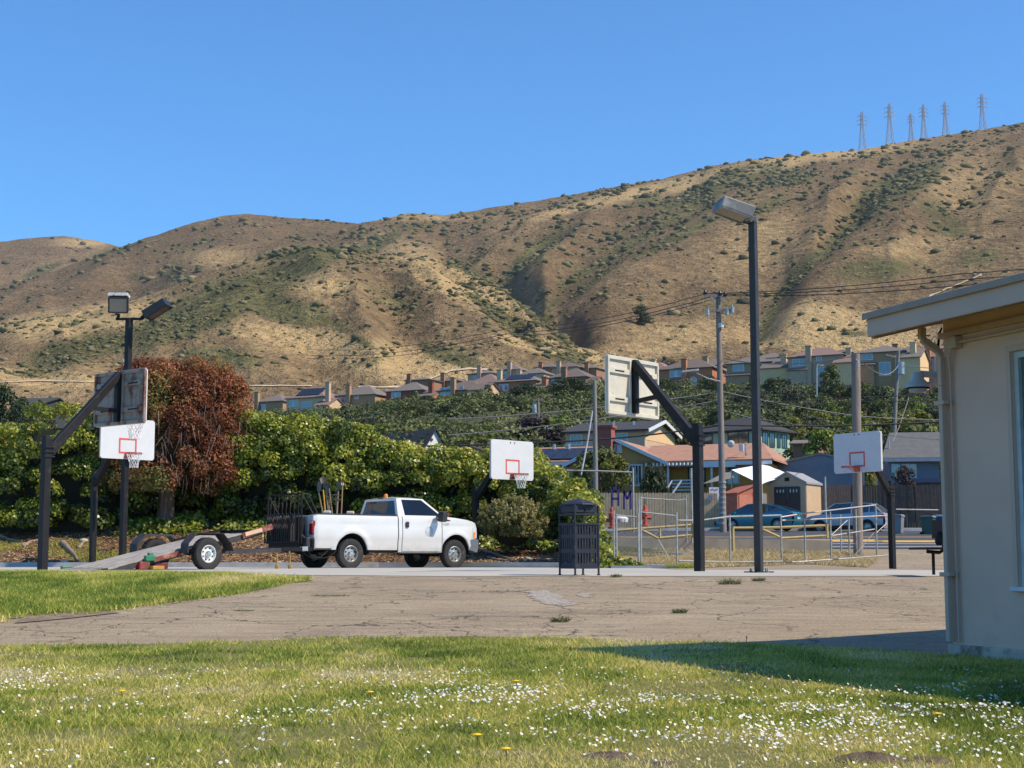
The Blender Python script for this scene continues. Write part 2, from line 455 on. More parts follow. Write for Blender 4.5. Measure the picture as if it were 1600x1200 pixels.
# the lawn's far edge, read off the photograph along its curve
edge_px = [(-150, 1013), (0, 1011), (250, 1008), (500, 1000), (720, 996), (900, 999), (1100, 1005), (1300, 1014), (1480, 1026), (1650, 1034)]
edge_w = [hit(a, b) for a, b in edge_px]
LEX = [-16] + [p.x for p in edge_w] + [9]; LEY = [13.2] + [p.y for p in edge_w] + [11.0]
def lawn_edge(X): return np.interp(X, LEX, LEY) + .10 * (fbm(np.asarray(X) * 2.5, np.asarray(X) * 0, 9) - .5)
strip_sheet('lawn', -16, 9, 260, K(-6.0), lawn_edge, 90, M_soil, .012)
slope_top = lambda X: 24.3 + 1.2 * np.clip((-X - 1) / 3, 0, 1.2) + .25 * (fbm(X * .7, X * 0, 4) - .5)
strip_sheet('asphalt_slope', -24, 26, 200, K(11.0), lambda X: slope_top(X) + .3, 60, M_asphalt, 0.0)
strip_sheet('basketball_court', -30, 3.6, 90, slope_top, lambda X: kerb_y(X) - .1, 30, M_court, .006)
strip_sheet('basketball_court', 3.6, 17, 60, slope_top, K(34.0), 20, M_court, .0062)
strip_sheet('paved_yard', 3.4, 30, 60, K(33.8), K(62.2), 50, M_asphalt, 0.0)
strip_sheet('planted_bank', -45, 3.3, 160, lambda X: kerb_y(X) + .02, K(72.0), 70, M_mulch, 0.0)

# kerb between the court and the bank
kb = MB()
ks = np.linspace(-40, 3.2, 25)
for a, b in zip(ks[:-1], ks[1:]):
    ya, yb = float(kerb_y(a)), float(kerb_y(b))
    kb.add([(a, ya - .12, -.1), (b, yb - .12, -.1), (b, yb + .12, -.1), (a, ya + .12, -.1), (a, ya - .12, .17), (b, yb - .12, .17), (b, yb + .12, .17), (a, ya + .12, .17)],
           [(4, 5, 6, 7), (0, 1, 5, 4), (2, 3, 7, 6)])
tag(kb.build('kerb', M_kerb), kind='structure')

# dry ground behind the railings, and its low concrete edge
def patch(name, pts, m, dz, n=26, kind='structure', rough=.0, step=.6):
    """filled outline (world X, Y) laid on the ground as a triangulated sheet"""
    bm = bmesh.new()
    q = []
    for i, p in enumerate(pts):
        a = Vector(p[:2]); b = Vector(pts[(i + 1) % len(pts)][:2]); k = max(1, int((b - a).length / step))
        for j in range(k): q.append(a.lerp(b, j / k))
    vs = [bm.verts.new((p.x + rough * random.uniform(-1, 1), p.y + rough * random.uniform(-1, 1), 0)) for p in q]
    f = bm.faces.new(vs)
    bmesh.ops.triangulate(bm, faces=[f]); 
    for _ in range(2): bmesh.ops.subdivide_edges(bm, edges=[e for e in bm.edges if e.calc_length() > .7], cuts=1, use_grid_fill=False)
    bmesh.ops.triangulate(bm, faces=bm.faces)
    for v in bm.verts: v.co.z = float(gz(v.co.x, v.co.y)) + dz
    me = bpy.data.meshes.new(name); bm.to_mesh(me); bm.free(); me.materials.append(m)
    o = bpy.data.objects.new(name, me); col.objects.link(o); o['kind'] = kind
    return o
patch('dry_verge', [(2.9, 41.0), (5.2, 41.0), (8.3, 45.5), (11.5, 50), (13.0, 55), (14.5, 60.5), (3.0, 60.5)], M_dry, .012)
def _left_lawn():
    pts = [hit(a, b) for a, b in [(-200, 985), (-60, 976), (0, 970), (60, 962), (140, 957), (240, 945), (330, 934), (410, 921), (455, 912), (484, 908)]]
    pts2 = [hit(a, b) for a, b in [(470, 905), (430, 902), (330, 899), (200, 897.5), (0, 896.5), (-200, 896)]]
    return [(p.x, p.y) for p in pts + pts2]
left_lawn = _left_lawn()
patch('left_lawn', left_lawn, M_soil, .007, rough=.07)
# concrete patches in the asphalt
M_patch = mat('patch_concrete', (.34, .305, .25), .95, var=.55, scale=22, bmp=.8, dirt=(.27, .22, .16), dirt_amt=.35, dirt_scale=5)
for k, pts in enumerate([[(826, 925), (850, 922), (872, 931), (890, 938), (904, 946), (880, 948), (850, 944), (832, 934)], [(905, 928), (922, 926), (930, 933), (914, 935)]]):
    patch('concrete_patch', [tuple(hit(a, b))[:2] for a, b in pts], M_patch, .005, rough=.07, step=.14)
M_dirt = mat('dry_dirt', (.21, .15, .095), .95, var=.35, scale=9, bmp=.9)
patch('dirt_patch', [tuple(hit(a, b))[:2] for a, b in [(95, 960), (130, 952), (190, 958), (120, 966), (60, 972), (20, 975), (40, 965)]], M_dirt, .010, rough=.04)
# road with its painted lines
M_white = mat('road_paint_white', (.62, .62, .60), .7, var=.2, scale=3)
M_yellow = mat('road_paint_yellow', (.60, .36, .06), .7, var=.15, scale=3)
def road_strip(name, y0, y1, m, dz, x0=-40, x1=60): 
    return strip_sheet(name, x0, x1, 60, K(y0), K(y1), 4 if y1 - y0 < 3 else 14, m, dz)
strip_sheet('road', -60, 90, 60, K(62.0), K(88.0), 16, M_road, .02)
for (y0, y1, m) in ((63.6, 63.95, M_white), (67.2, 67.5, M_white), (75.5, 75.8, M_yellow), (76.3, 76.6, M_yellow)):
    strip_sheet('road_marking', -60, 90, 60, K(y0), K(y1), 3, m, .026)
for (xa, xb, y0, y1) in ((12.5, 17.0, 69.5, 72.5), (16.6, 19.5, 69.0, 71.3)):
    strip_sheet('road_marking', xa, xb, 12, K(y0), K(y1), 4, M_yellow, .027)
M_walk = mat('sidewalk_concrete', (.36, .35, .32), .9, var=.15, scale=2)
strip_sheet('sidewalk', -60, 90, 60, K(88.0), K(90.2), 4, M_walk, .16)
kb = MB(); kb.box((-60, 87.85, 1.7), (90, 88.0, 2.06)); tag(kb.build('kerb', M_kerb), kind='structure')

# ================================================================ HILLS
def hill_mat():
    m, nt, bs = _new('dry_hill')
    v = coords(nt, 'World')
    veg = N(nt, 'ShaderNodeAttribute', attribute_name='veg').outputs['Fac']
    gold = N(nt, 'ShaderNodeAttribute', attribute_name='gold').outputs['Fac']
    big = noise(nt, v, .006, 5, .6); mid = noise(nt, v, .035, 6, .68, .5); fine = noise(nt, coords(nt, 'World', (1, .45, 1.6)), .22, 5, .7)
    g = mth(nt, 'ADD', mth(nt, 'MULTIPLY', big, .45), mth(nt, 'MULTIPLY', mid, .55))
    g = mth(nt, 'ADD', g, mth(nt, 'MULTIPLY', mth(nt, 'SUBTRACT', gold, .36), .42))
    g = mth(nt, 'ADD', g, mth(nt, 'MULTIPLY', mth(nt, 'SUBTRACT', fine, .5), .85))
    base = ramp(nt, g, [(.26, (.18, .125, .068)), (.42, (.27, .188, .098)), (.54, (.37, .26, .13)), (.70, (.54, .38, .18))])
    ol = ramp(nt, mth(nt, 'ADD', mth(nt, 'MULTIPLY', mid, .5), mth(nt, 'MULTIPLY', fine, .5)), [(.34, (.055, .058, .03)), (.46, (.11, .105, .045)), (.57, (.21, .185, .08)), (.68, (.36, .29, .135))])
    k = mth(nt, 'ADD', veg, mth(nt, 'MULTIPLY', mth(nt, 'SUBTRACT', mid, .5), 1.5))
    k = mth(nt, 'ADD', k, mth(nt, 'MULTIPLY', mth(nt, 'SUBTRACT', fine, .5), .9))
    k = ramp(nt, k, [(.42, (0, 0, 0)), (.66, (1, 1, 1))])
    cc = mixc(nt, k, base, ol)
    tuft = ramp(nt, noise(nt, coords(nt, 'World', (1, .6, 1.5)), .45, 3, .6), [(.56, (0, 0, 0)), (.66, (1, 1, 1))])
    tuft = mth(nt, 'MULTIPLY', tuft, mth(nt, 'MULTIPLY', mth(nt, 'SUBTRACT', noise(nt, v, .012, 3), .38), 3.5, True))
    cc = mixc(nt, mth(nt, 'MULTIPLY', tuft, .75), cc, (.075, .07, .038))
    nt.links.new(cc, bs.inputs['Base Color']); bs.inputs['Roughness'].default_value = 1; bs.inputs['Specular IOR Level'].default_value = .05
    h = mth(nt, 'ADD', mth(nt, 'MULTIPLY', mid, 5.0), mth(nt, 'MULTIPLY', fine, 4.0))
    h = mth(nt, 'ADD', h, mth(nt, 'MULTIPLY', noise(nt, v, .9, 3), .5))
    bump(nt, bs, h, 1.0, 1.5)
    return m
M_hill = hill_mat()
def ell(px, py, lst):
    o = np.zeros_like(px)
    for (cx, cy, rx, ry, an, s) in lst:
        c, n = math.cos(R(an)), math.sin(R(an)); dx = px - cx; dy = -(py - cy)
        u = (dx * c + dy * n) / rx; w = (-dx * n + dy * c) / ry
        o = np.maximum(o, s * np.clip(1.45 - np.sqrt(u * u + w * w), 0, 1))
    return o
VEG = [(330, 480, 160, 38, 22, .85), (440, 425, 120, 16, 16, .8), (480, 395, 95, 9, 4, .9), (440, 485, 95, 24, -14, .8), (545, 520, 90, 9, -33, .6), (130, 545, 110, 24, 12, .8), (330, 560, 90, 22, 0, .65),
       (60, 585, 60, 10, 0, .5), (560, 560, 60, 14, 0, .45), (620, 470, 110, 20, -35, .4), (790, 500, 75, 13, -35, .85), (700, 555, 60, 13, -20, .8), (740, 425, 60, 10, -25, .7), (880, 560, 40, 8, -10, .7),
       (1410, 300, 85, 26, 28, 1.0), (1240, 286, 42, 18, 0, .95), (1110, 285, 90, 9, 20, .9), (1010, 310, 40, 8, 25, .6), (835, 395, 70, 14, 38, .8), (1060, 380, 75, 15, 28, .9), (930, 440, 60, 10, 38, .75),
       (1250, 430, 50, 14, 45, .85), (1370, 430, 90, 18, 10, .6), (1480, 350, 50, 25, -20, .6), (1200, 340, 60, 15, 20, .5), (1300, 380, 90, 8, 30, .5), (1530, 400, 60, 20, 0, .5), (1450, 475, 60, 14, 20, .6), (1330, 520, 30, 8, 0, .5),
       (60, 422, 32, 5, 20, 1.2), (270, 430, 24, 13, 0, .9), (205, 433, 16, 9, 0, .8), (590, 380, 45, 11, 25, .8), (160, 395, 60, 6, 20, .7), (300, 385, 80, 12, 10, .45), (650, 355, 50, 8, 0, .5), (1120, 480, 90, 14, 20, .45), (1000, 350, 90, 10, 22, .45)]
GOLD = [(120, 500, 160, 22, 8, .9), (60, 590, 110, 12, -5, .8), (600, 560, 240, 30, -12, .8), (720, 440, 130, 26, -28, .9), (480, 440, 70, 18, -10, .7), (1300, 522, 130, 30, -3, 1.9), (1280, 245, 160, 14, 9, 1.0), (1000, 300, 200, 9, 14, .9),
        (880, 548, 90, 12, -12, 1.4), (1060, 530, 120, 30, 10, .7), (1520, 300, 80, 60, 0, .5), (1200, 390, 110, 30, 20, .4), (330, 400, 70, 16, 0, .6), (120, 378, 50, 8, 0, .8), (860, 480, 60, 14, -50, .6), (1450, 395, 90, 20, 10, .5), (640, 340, 120, 6, 0, .6)]
GULLY0 = [([(905, 560), (868, 520), (850, 470), (880, 430), (940, 390), (1010, 350), (1090, 300)], 34, 15), ([(868, 520), (820, 470), (760, 420), (700, 400)], 30, 14), ([(1190, 515), (1215, 470), (1240, 425), (1285, 388), (1340, 340)], 30, 15),
         ([(985, 480), (1040, 420), (1110, 370), (1180, 330)], 15, 13), ([(1360, 470), (1400, 400), (1460, 350), (1520, 300)], 16, 18), ([(540, 400), (580, 375), (640, 340)], 14, 14), ([(230, 440), (300, 400), (350, 360)], 10, 16), ([(1060, 330), (1130, 290), (1220, 262)], 12, 12)]
RIDGE = [([(930, 545), (960, 480), (1030, 430), (1120, 385), (1210, 340), (1300, 290)], 20, 24), ([(760, 410), (850, 390), (950, 330), (1040, 300)], 14, 16), ([(1240, 500), (1300, 430), (1370, 380), (1440, 330)], 18, 26), ([(1500, 460), (1560, 380), (1600, 320)], 14, 24)]
GULLY = [GULLY0[0], GULLY0[1], GULLY0[2], GULLY0[7]]
RIDGE = RIDGE[:1] + RIDGE[2:3]
def polydist(px, py, pl):
    d = np.full(px.shape, 1e9)
    for (x0, y0), (x1, y1) in zip(pl[:-1], pl[1:]):
        vx, vy = x1 - x0, y1 - y0; t = np.clip(((px - x0) * vx + (py - y0) * vy) / (vx * vx + vy * vy), 0, 1)
        d = np.minimum(d, np.hypot(px - x0 - t * vx, py - y0 - t * vy))
    return d
hill_fns = []
def hill(name, ridge, base, Yr, Yb, pxr, nu, nt_, amp, seed, freq=6, lean=1.2, gully=True, gexp=1.0, gadd=0.0, vmul=1.0):
    """slope between a foot line and a ridge line, both standing at their own distances, with spurs and gullies"""
    rx, ry = zip(*ridge); bx, by = zip(*base); yrx, yry = zip(*Yr); ybx, yby = zip(*Yb)
    def fn(px, t):
        px = np.asarray(px, float); t = np.asarray(t, float)
        yr = np.interp(px, yrx, yry); yb = np.interp(px, ybx, yby)
        rpy = np.interp(px, rx, ry) + 1.6 * (fbm(px * .05, px * 0, seed, 4) - .5) * 2; bpy_ = np.interp(px, bx, by)
        def el(py):
            v = (600 - py) / F; return (sp + v * cp) / (cp - v * sp)
        zr = EYE + el(rpy) * yr; zb = EYE + el(bpy_) * yb
        Y = yb + (yr - yb) * t; tc = np.clip(t, 0, 1); yr_ = yr
        Z = zb + (zr - zb) * tc ** gexp
        env = np.sin(np.pi * np.clip(tc, 0, 1)) ** .8
        u = px * freq / 1000 + lean * (1 - tc)
        X0 = (px - 800) / F * Y
        rid = 1 - np.abs(2 * fbm(u + .5 * fbm(X0 * .004, Y * .004, seed + 8, 3), tc * .9, seed + 3, 2) - 1)
        Z = Z + env * amp * (rid - .7) * 1.6 + env * amp * .8 * (fbm(X0 * .009, Y * .006, seed + 5, 4) - .5) + env * amp * .35 * (fbm(X0 * .03, Y * .022, seed + 6, 3) - .5)
        spy = None
        e = (Z - EYE) / Y; v = (e * cp - sp) / (cp + e * sp); spy = 600 - v * F
        if gully:
            for pl, a, w in GULLY: Z = Z - env ** .5 * a * .27 * np.exp(-(polydist(px, spy, pl) / (w * 1.9)) ** 2)
            for pl, a, w in RIDGE: Z = Z + env ** .5 * a * .36 * np.exp(-(polydist(px, spy, pl) / (w * 2.0)) ** 2)
        over = np.clip(t - 1, 0, 9)
        Z = Z - over * (yr - yb) * .5 - over ** 2 * 100 + np.minimum(t, 0) * 250
        X = (px - 800) / F * Y / cp
        return X, Y, Z, spy
    us = np.linspace(pxr[0], pxr[1], nu); ts = np.concatenate([[-.3, -.1, -.03], np.linspace(0, 1, nt_), [1.03, 1.15, 1.5, 2.2]])
    U, T = np.meshgrid(us, ts); X, Y, Z, spy = fn(U, T)
    V = np.stack([X, Y, Z], -1).reshape(-1, 3); n = len(us)
    i, j = np.meshgrid(np.arange(n - 1), np.arange(len(ts) - 1)); a = (j * n + i).ravel()
    veg = ell(U, spy, VEG).ravel(); gold = ell(U, spy, GOLD).ravel()
    gd = np.minimum.reduce([polydist(U, spy, pl) for pl, a_, w in GULLY]).ravel()
    gold = gold + gadd; veg = veg * vmul
    veg = np.clip(np.maximum(veg, .6 * np.exp(-(gd / 16) ** 2)) + .08, 0, 1)
    o = np_mesh(name, V, np.stack([a, a + 1, a + 1 + n, a + n], 1), M_hill, {'veg': veg, 'gold': gold}, True); o['kind'] = 'structure'
    hill_fns.append((name, fn, pxr))
    return o
hill('hill', [(-700, 420), (-300, 400), (0, 377), (45, 371), (90, 368), (130, 374), (180, 385), (260, 400), (500, 430)], [(-700, 640), (500, 640)],
     [(-700, 2500), (500, 2500)], [(-700, 1700), (500, 1700)], (-700, 420), 180, 50, 18, 41, gully=False)
hill('hill', [(-700, 500), (-200, 470), (0, 445), (90, 420), (180, 386), (240, 366), (300, 347), (345, 337), (385, 334), (430, 338), (480, 342), (530, 347), (565, 350), (600, 347), (700, 350), (800, 380)], [(-700, 640), (0, 600), (800, 560)],
     [(-700, 1900), (800, 1750)], [(-700, 900), (800, 1100)], (-700, 760), 300, 90, 24, 11, freq=6, gadd=-.12, vmul=.8)
hill('hill', [(330, 480), (420, 420), (500, 372), (560, 349), (600, 341), (640, 333), (690, 336), (720, 332), (760, 326), (800, 320), (880, 306), (950, 294), (1020, 283), (1080, 270), (1120, 258), (1200, 247), (1280, 240), (1350, 235), (1420, 222), (1490, 211), (1550, 203), (1610, 192), (1800, 165), (2300, 150)],
     [(330, 640), (800, 600), (930, 590), (1100, 585), (1300, 585), (1600, 585), (2300, 585)],
     [(330, 1600), (800, 1650), (1600, 1500), (2300, 1500)], [(330, 900), (800, 640), (950, 560), (1600, 470), (2300, 470)], (330, 2300), 520, 190, 17, 23, freq=5, lean=1.1)
hill('hill', [(-900, 600), (-500, 570), (-200, 540), (0, 512), (60, 502), (130, 490), (200, 470), (260, 450), (320, 425), (380, 403), (430, 392), (490, 387), (540, 389), (600, 397), (650, 406), (700, 416), (745, 432), (790, 462), (830, 495), (865, 525), (900, 541), (930, 548), (1000, 566), (1100, 590)],
     [(-900, 640), (-200, 625), (0, 622), (200, 628), (400, 632), (700, 604), (900, 590), (1100, 600)],
     [(-900, 900), (300, 850), (600, 800), (900, 620), (1100, 560)], [(-900, 380), (300, 430), (900, 470), (1100, 480)], (-900, 1080), 380, 130, 15, 31, freq=7, lean=-.8, gully=False, gexp=.92, gadd=.16)

# scrub on the hills: real bushes, too many to count
def scrub():
    ico = bmesh.new(); bmesh.ops.create_icosphere(ico, subdivisions=1, radius=1); bv = np.array([v.co[:] for v in ico.verts]); bf = np.array([[v.index for v in f.verts] for f in ico.faces]); ico.free()
    Vs = []; Fs = []; Ts = []; n0 = 0
    g = np.random.default_rng(3)
    for hi, (name, fn, pxr) in enumerate(hill_fns):
        k = [5000, 16000, 60000, 42000][hi]
        px = g.uniform(max(pxr[0], -250), min(pxr[1], 1850), k); t = g.random(k) ** (.9)
        X, Y, Z, spy = fn(px, t)
        veg = ell(px, spy, VEG); cl = fbm(X * .02, Y * .02, 77, 4)
        gd = np.minimum.reduce([polydist(px, spy, pl) for pl, a_, w in GULLY])
        pr = .045 + .55 * veg ** 1.6 * (cl > .45) + .16 * np.exp(-(gd / 14) ** 2) + .10 * (cl > .6)
        ok = g.random(k) < pr; X, Y, Z = X[ok], Y[ok], Z[ok]; n = ok.sum(); vv = veg[ok]
        s = (Y / 1000) * (.55 + 1.8 * g.random(n) ** 3.2) * np.where(g.random(n) < .04, 1.7, 1)
        ang = g.random(n) * 6.28
        jit = 1 + g.normal(0, .22, (n, len(bv)))
        V = bv[None] * jit[..., None] * s[:, None, None] * np.array([1.35, 1.2, .75]) 
        V = V + np.stack([X, Y, Z + s * .25], -1)[:, None]
        Vs.append(V.reshape(-1, 3)); Fs.append((bf[None] + (np.arange(n) * len(bv))[:, None, None] + n0).reshape(-1, 3)); n0 += n * len(bv)
        Ts.append(np.repeat(np.clip(g.normal(.5, .22, n), 0, 1), len(bv)))
    m = leafmat('scrub_leaves', [(0, (.06, .06, .033)), (.4, (.105, .105, .052)), (.75, (.18, .16, .075)), (1, (.27, .205, .11))], 0.0, .9, .1)
    o = np_mesh('hillside_scrub', np.concatenate(Vs), np.concatenate(Fs), m, {'tint': np.concatenate(Ts)}, True)
    tag(o, 'dark green scrub dotted over the dry hill slopes', 'scrub', kind='stuff')
scrub()
# ================================================================ SHARED MATERIALS
M_pole = mat('pole_paint', (.016, .015, .016), .5, var=.25, scale=5, bmp=.15, dirt=(.04, .034, .03), dirt_amt=.1, dirt_scale=4, spec=.22)
M_pole_brown = mat('pole_brown_paint', (.030, .025, .022), .5, var=.25, scale=5, bmp=.15, dirt=(.09, .07, .055), dirt_amt=.15)
M_board = mat('board_white', (.62, .62, .61), .45, var=.04, scale=3, dirt=(.35, .30, .26), dirt_amt=-.12, dirt_scale=9)
M_board_bl = mat('board_steel_white', (.62, .62, .65), .5, var=.04, scale=3, dirt=(.12, .10, .09), dirt_amt=-.02, dirt_scale=16)
M_board_back = mat('board_back_paint', (.56, .52, .42), .6, var=.10, scale=3, bmp=.2, dirt=(.22, .15, .09), dirt_amt=-.02, dirt_scale=6)
M_board_rust = mat('board_back_rusty', (.31, .27, .225), .7, var=.15, scale=4, bmp=.4, dirt=(.13, .04, .018), dirt_amt=.42, dirt_scale=4, stretch=(1, 1, .45))
M_red = mat('red_line_paint', (.58, .09, .06), .55, var=.15, scale=20)
M_rim = mat('rim_red', (.42, .09, .06), .5, var=.2, scale=20, dirt=(.08, .03, .02), dirt_amt=.3)
M_net = mat('net_cord', (.75, .74, .72), .8, var=.05)
M_steel = mat('galvanised_steel', (.42, .42, .41), .45, .6, var=.2, scale=8, dirt=(.22, .19, .16), dirt_amt=.25)
M_black = mat('black_metal', (.010, .010, .011), .65, var=.3, scale=6, spec=.2)
M_darkin = mat('dark_inside', (.008, .008, .009), .9, var=.1)

# ================================================================ BASKETBALL HOOPS
def hoop(name_label, base, top_z, bc, back_mat, front_mat, arm_mat, net=True, skew=0.0, group='basketball hoops round the court'):
    """gooseneck hoop: square post, welded clamp, sloping arm, steel board, rim and net"""
    base = Vector(base); bc = Vector(bc)
    h = thing('basketball_hoop', name_label, 'basketball hoop', base, 0, group)
    a = Vector((bc.x - base.x, bc.y - base.y, 0)); n = a.normalized()
    if skew: n = Matrix.Rotation(R(skew), 3, 'Z') @ n
    t = Vector((-n.y, n.x, 0)); up = Vector((0, 0, 1))
    H = top_z - base.z; w = .165
    B = bc - base                                         # board centre, local
    rot = Matrix((n, t, up)).transposed()                  # local frame: x out of the post, y across, z up
    T = lambda x, y, z: n * x + t * y + up * z
    # post
    m = MB(); m.bar((0, 0, -.3), (0, 0, H), w, w, 0, up=n); m.build('post', arm_mat, h, bevel=.012)
    m = MB(); m.bar((0, 0, H), (0, 0, H + .03), w * .9, w * .9, 0, up=n); m.build('post_cap', arm_mat, h)
    cl = MB()
    for k in (.0, .1, .2): cl.bar((0, 0, H - .42 + k), (0, 0, H - .385 + k), w * 1.28, w * 1.28, up=n)
    cl.build('clamp', arm_mat, h, bevel=.006)
    bt = MB()
    for k in (.0, .1, .2):
        for s_ in (-1, 1): bt.tube([T(w * .5, s_ * w * .62, H - .40 + k), T(w * .85, s_ * w * .62, H - .40 + k)], .012, 6)
    bt.build('bolt', arm_mat, h)
    L = Vector((B.x, B.y, 0)).length; BW, BH = 1.83, 1.22
    Bd = n * L if not skew else Vector((B.x, B.y, 0))
    top = B + up * (BH * .5 - .10); 
    P0 = T(.04, 0, H - .32); P1 = Vector((top.x, top.y, top.z)) - n * .10
    ar = MB(); ar.bar(P0, P1, .15, .21, up=up, h2=.15); ar.build('arm', arm_mat, h, bevel=.01)
    mt = MB(); mt.bar(P1 + up * .06, P1 - up * (BH * .86), .13, .12, up=n); mt.build('mounting_plate', arm_mat, h, bevel=.006)
    br = MB(); q = P1 - up * (BH * .66); f = .42
    br.bar(P0.lerp(P1, 1 - f) - up * .02, q, .09, .09); br.build('brace', arm_mat, h, bevel=.006)
    # board: pan of folded sheet, ribs behind
    F_ = lambda y, z, x=0.0: B + n * x + t * y + up * z
    bd = MB()
    c = .06; ol = [(-BW/2 + c, -BH/2), (BW/2 - c, -BH/2), (BW/2, -BH/2 + c), (BW/2, BH/2 - c), (BW/2 - c, BH/2), (-BW/2 + c, BH/2), (-BW/2, BH/2 - c), (-BW/2, -BH/2 + c)]
    vs = [F_(y, z, .0) for y, z in ol] + [F_(y, z, -.025) for y, z in ol]
    bd.add(vs, [tuple(range(8)), tuple(range(15, 7, -1))] + [(i, (i + 1) % 8, (i + 1) % 8 + 8, i + 8) for i in range(8)])
    bo = bd.build('backboard', front_mat, h)
    rb = MB()
    e = .05
    for (y0, z0, y1, z1) in ((-BW/2 + .01, -BH/2 + e, BW/2 - .01, -BH/2 + e), (-BW/2 + .01, BH/2 - e, BW/2 - .01, BH/2 - e)):
        rb.bar(F_(y0, z0, -.052), F_(y1, z1, -.052), .05, .07, up=up)
    for y in (-BW/2 + .03, BW/2 - .03, -.12, .12): rb.bar(F_(y, -BH/2 + .07, -.055), F_(y, BH/2 - .07, -.055), .05, .055, up=n)
    for s_ in (-1, 1):
        for z in (-.28, .30): rb.bar(F_(s_ * .15, z, -.05), F_(s_ * (BW/2 - .06), z, -.05), .045, .11, up=up)
    r = rb.build('back_rib', back_mat, bo, bevel=.004)
    bp = MB(); bp.add([F_(-BW/2 + .03, -BH/2 + .03, -.028), F_(BW/2 - .03, -BH/2 + .03, -.028), F_(BW/2 - .03, BH/2 - .03, -.028), F_(-BW/2 + .03, BH/2 - .03, -.028)], [(0, 1, 2, 3)])
    bp.build('back_sheet', back_mat, bo)
    sl = MB()
    for s_ in (-1, 1):
        for z in (-.28, .30): sl.cbox(F_(s_ * .52, z, -.075), (.004, .004, .004)); sl.bar(F_(s_ * .34, z, -.0745), F_(s_ * .66, z, -.0745), .004, .03, up=up)
    sl.build('slot', M_darkin, bo)
    # shooter's square
    sq = MB(); sw, sh, z0, th = .30, .46, -.44, .05
    for (y0, za, y1, zb) in ((-sw, z0 + th/2, sw, z0 + th/2), (-sw, z0 + sh - th/2, sw, z0 + sh - th/2)): sq.bar(F_(y0, za, .003), F_(y1, zb, .003), .006, th, up=up)
    for y in (-sw + th/2, sw - th/2): sq.bar(F_(y, z0 + th, .003), F_(y, z0 + sh - th, .003), th, .006, up=n)
    sq.build('red_square', M_red, bo)
    hs = MB()
    for y in (-.09, .09): hs.cbox(F_(y, BH/2 - .07, .004), (.03, .03, .03))
    hs.build('bolt_hole', M_darkin, bo)
    # rim
    rc = F_(0, -BH/2 + .17, .38); rr = .228
    pts = [rc + n * rr * math.cos(a_) + t * rr * math.sin(a_) for a_ in np.linspace(0, 2 * math.pi, 29)]
    rm = MB(); rm.tube(pts, .013, 6, cap=False); rm.tube([p + up * -.03 for p in pts], .007, 5, cap=False)
    rm.cbox(F_(0, -BH/2 + .14, .03), (.001, .001, .001))
    rm.add([F_(-.10, -BH/2 + .185, .004), F_(.10, -BH/2 + .185, .004), F_(.07, -BH/2 + .185, .16), F_(-.07, -BH/2 + .185, .16),
            F_(-.10, -BH/2 + .02, .004), F_(.10, -BH/2 + .02, .004), F_(.05, -BH/2 + .15, .16), F_(-.05, -BH/2 + .15, .16)],
           [(0,1,2,3),(4,7,6,5),(0,3,7,4),(1,5,6,2),(2,6,7,3),(0,4,5,1)])
    for s_ in (-1, 1): rm.tube([F_(s_ * .09, -BH/2 + .03, .01), rc + t * s_ * rr * .75 - n * rr * .55], .009, 5)
    rim = rm.build('rim', M_rim, h)
    if net:
        nb = MB(); k = 12; rows = [(rr, 0), (rr * .88, -.09), (rr * .72, -.18), (rr * .60, -.27), (rr * .55, -.36), (rr * .53, -.43)]
        for i in range(len(rows) - 1):
            for j in range(k):
                o0 = .5 * (i % 2)
                for dlt in (.5, -.5):
                    a0 = 2 * math.pi * (j + o0) / k; a1 = 2 * math.pi * (j + o0 + dlt) / k
                    p = rc + n * rows[i][0] * math.cos(a0) + t * rows[i][0] * math.sin(a0) + up * (rows[i][1] - .015)
                    q_ = rc + n * rows[i+1][0] * math.cos(a1) + t * rows[i+1][0] * math.sin(a1) + up * (rows[i+1][1] - .015)
                    nb.tube([p, q_], .0065, 3, cap=False)
        nb.build('net', M_net, rim)
    return h
def pole_at(px, pyb, pyt, Y):
    a = P(px, pyb, Y); b = P(px, pyt, Y); return a, b.z
def mk_hoop(label, px, pyb, pyt, Y, bpx, bpy, n2, Lh, **kw):
    p, tz = pole_at(px, pyb, pyt, Y)
    # board centre: on the ray of (bpx, bpy) at the distance that the arm's heading gives
    x, y, z = ray(bpx, bpy); best = None
    bc = P(bpx, bpy, Y + n2)
    return hoop(label, p, tz, bc, **kw)
mk_hoop('rusty-backed hoop on the dark post at the far left, seen from behind', 66, 896, 684, 32.5, 190, 622, 1.45, 0, back_mat=M_board_rust, front_mat=M_board, arm_mat=M_pole)
mk_hoop('white-fronted hoop behind the rusty-backed one, netted, beside the red-leaved tree', 144, 884, 738, 47.6, 200, 686, -1.35, 0, back_mat=M_board_back, front_mat=M_board, arm_mat=M_pole)
mk_hoop('white netted hoop standing by the round bush in front of the white pickup', 743, 881, 762, 48.8, 801, 719, -1.2, 0, back_mat=M_board_back, front_mat=M_board, arm_mat=M_pole)
mk_hoop('cream-backed hoop seen from behind, on the tall black post right of the litter bin', 1093, 893, 664, 30.5, 986, 606, 1.02, 0, net=False, back_mat=M_board_back, front_mat=M_board, arm_mat=M_pole)
mk_hoop('shaded blue-white hoop with torn net by the wooden pole near the parked silver car', 1395, 892, 753, 47.5, 1339, 707, -.92, 0, back_mat=M_board_back, front_mat=M_board_bl, arm_mat=M_pole, net=False)

# torn net rests on the last rim
def torn_net():
    pass

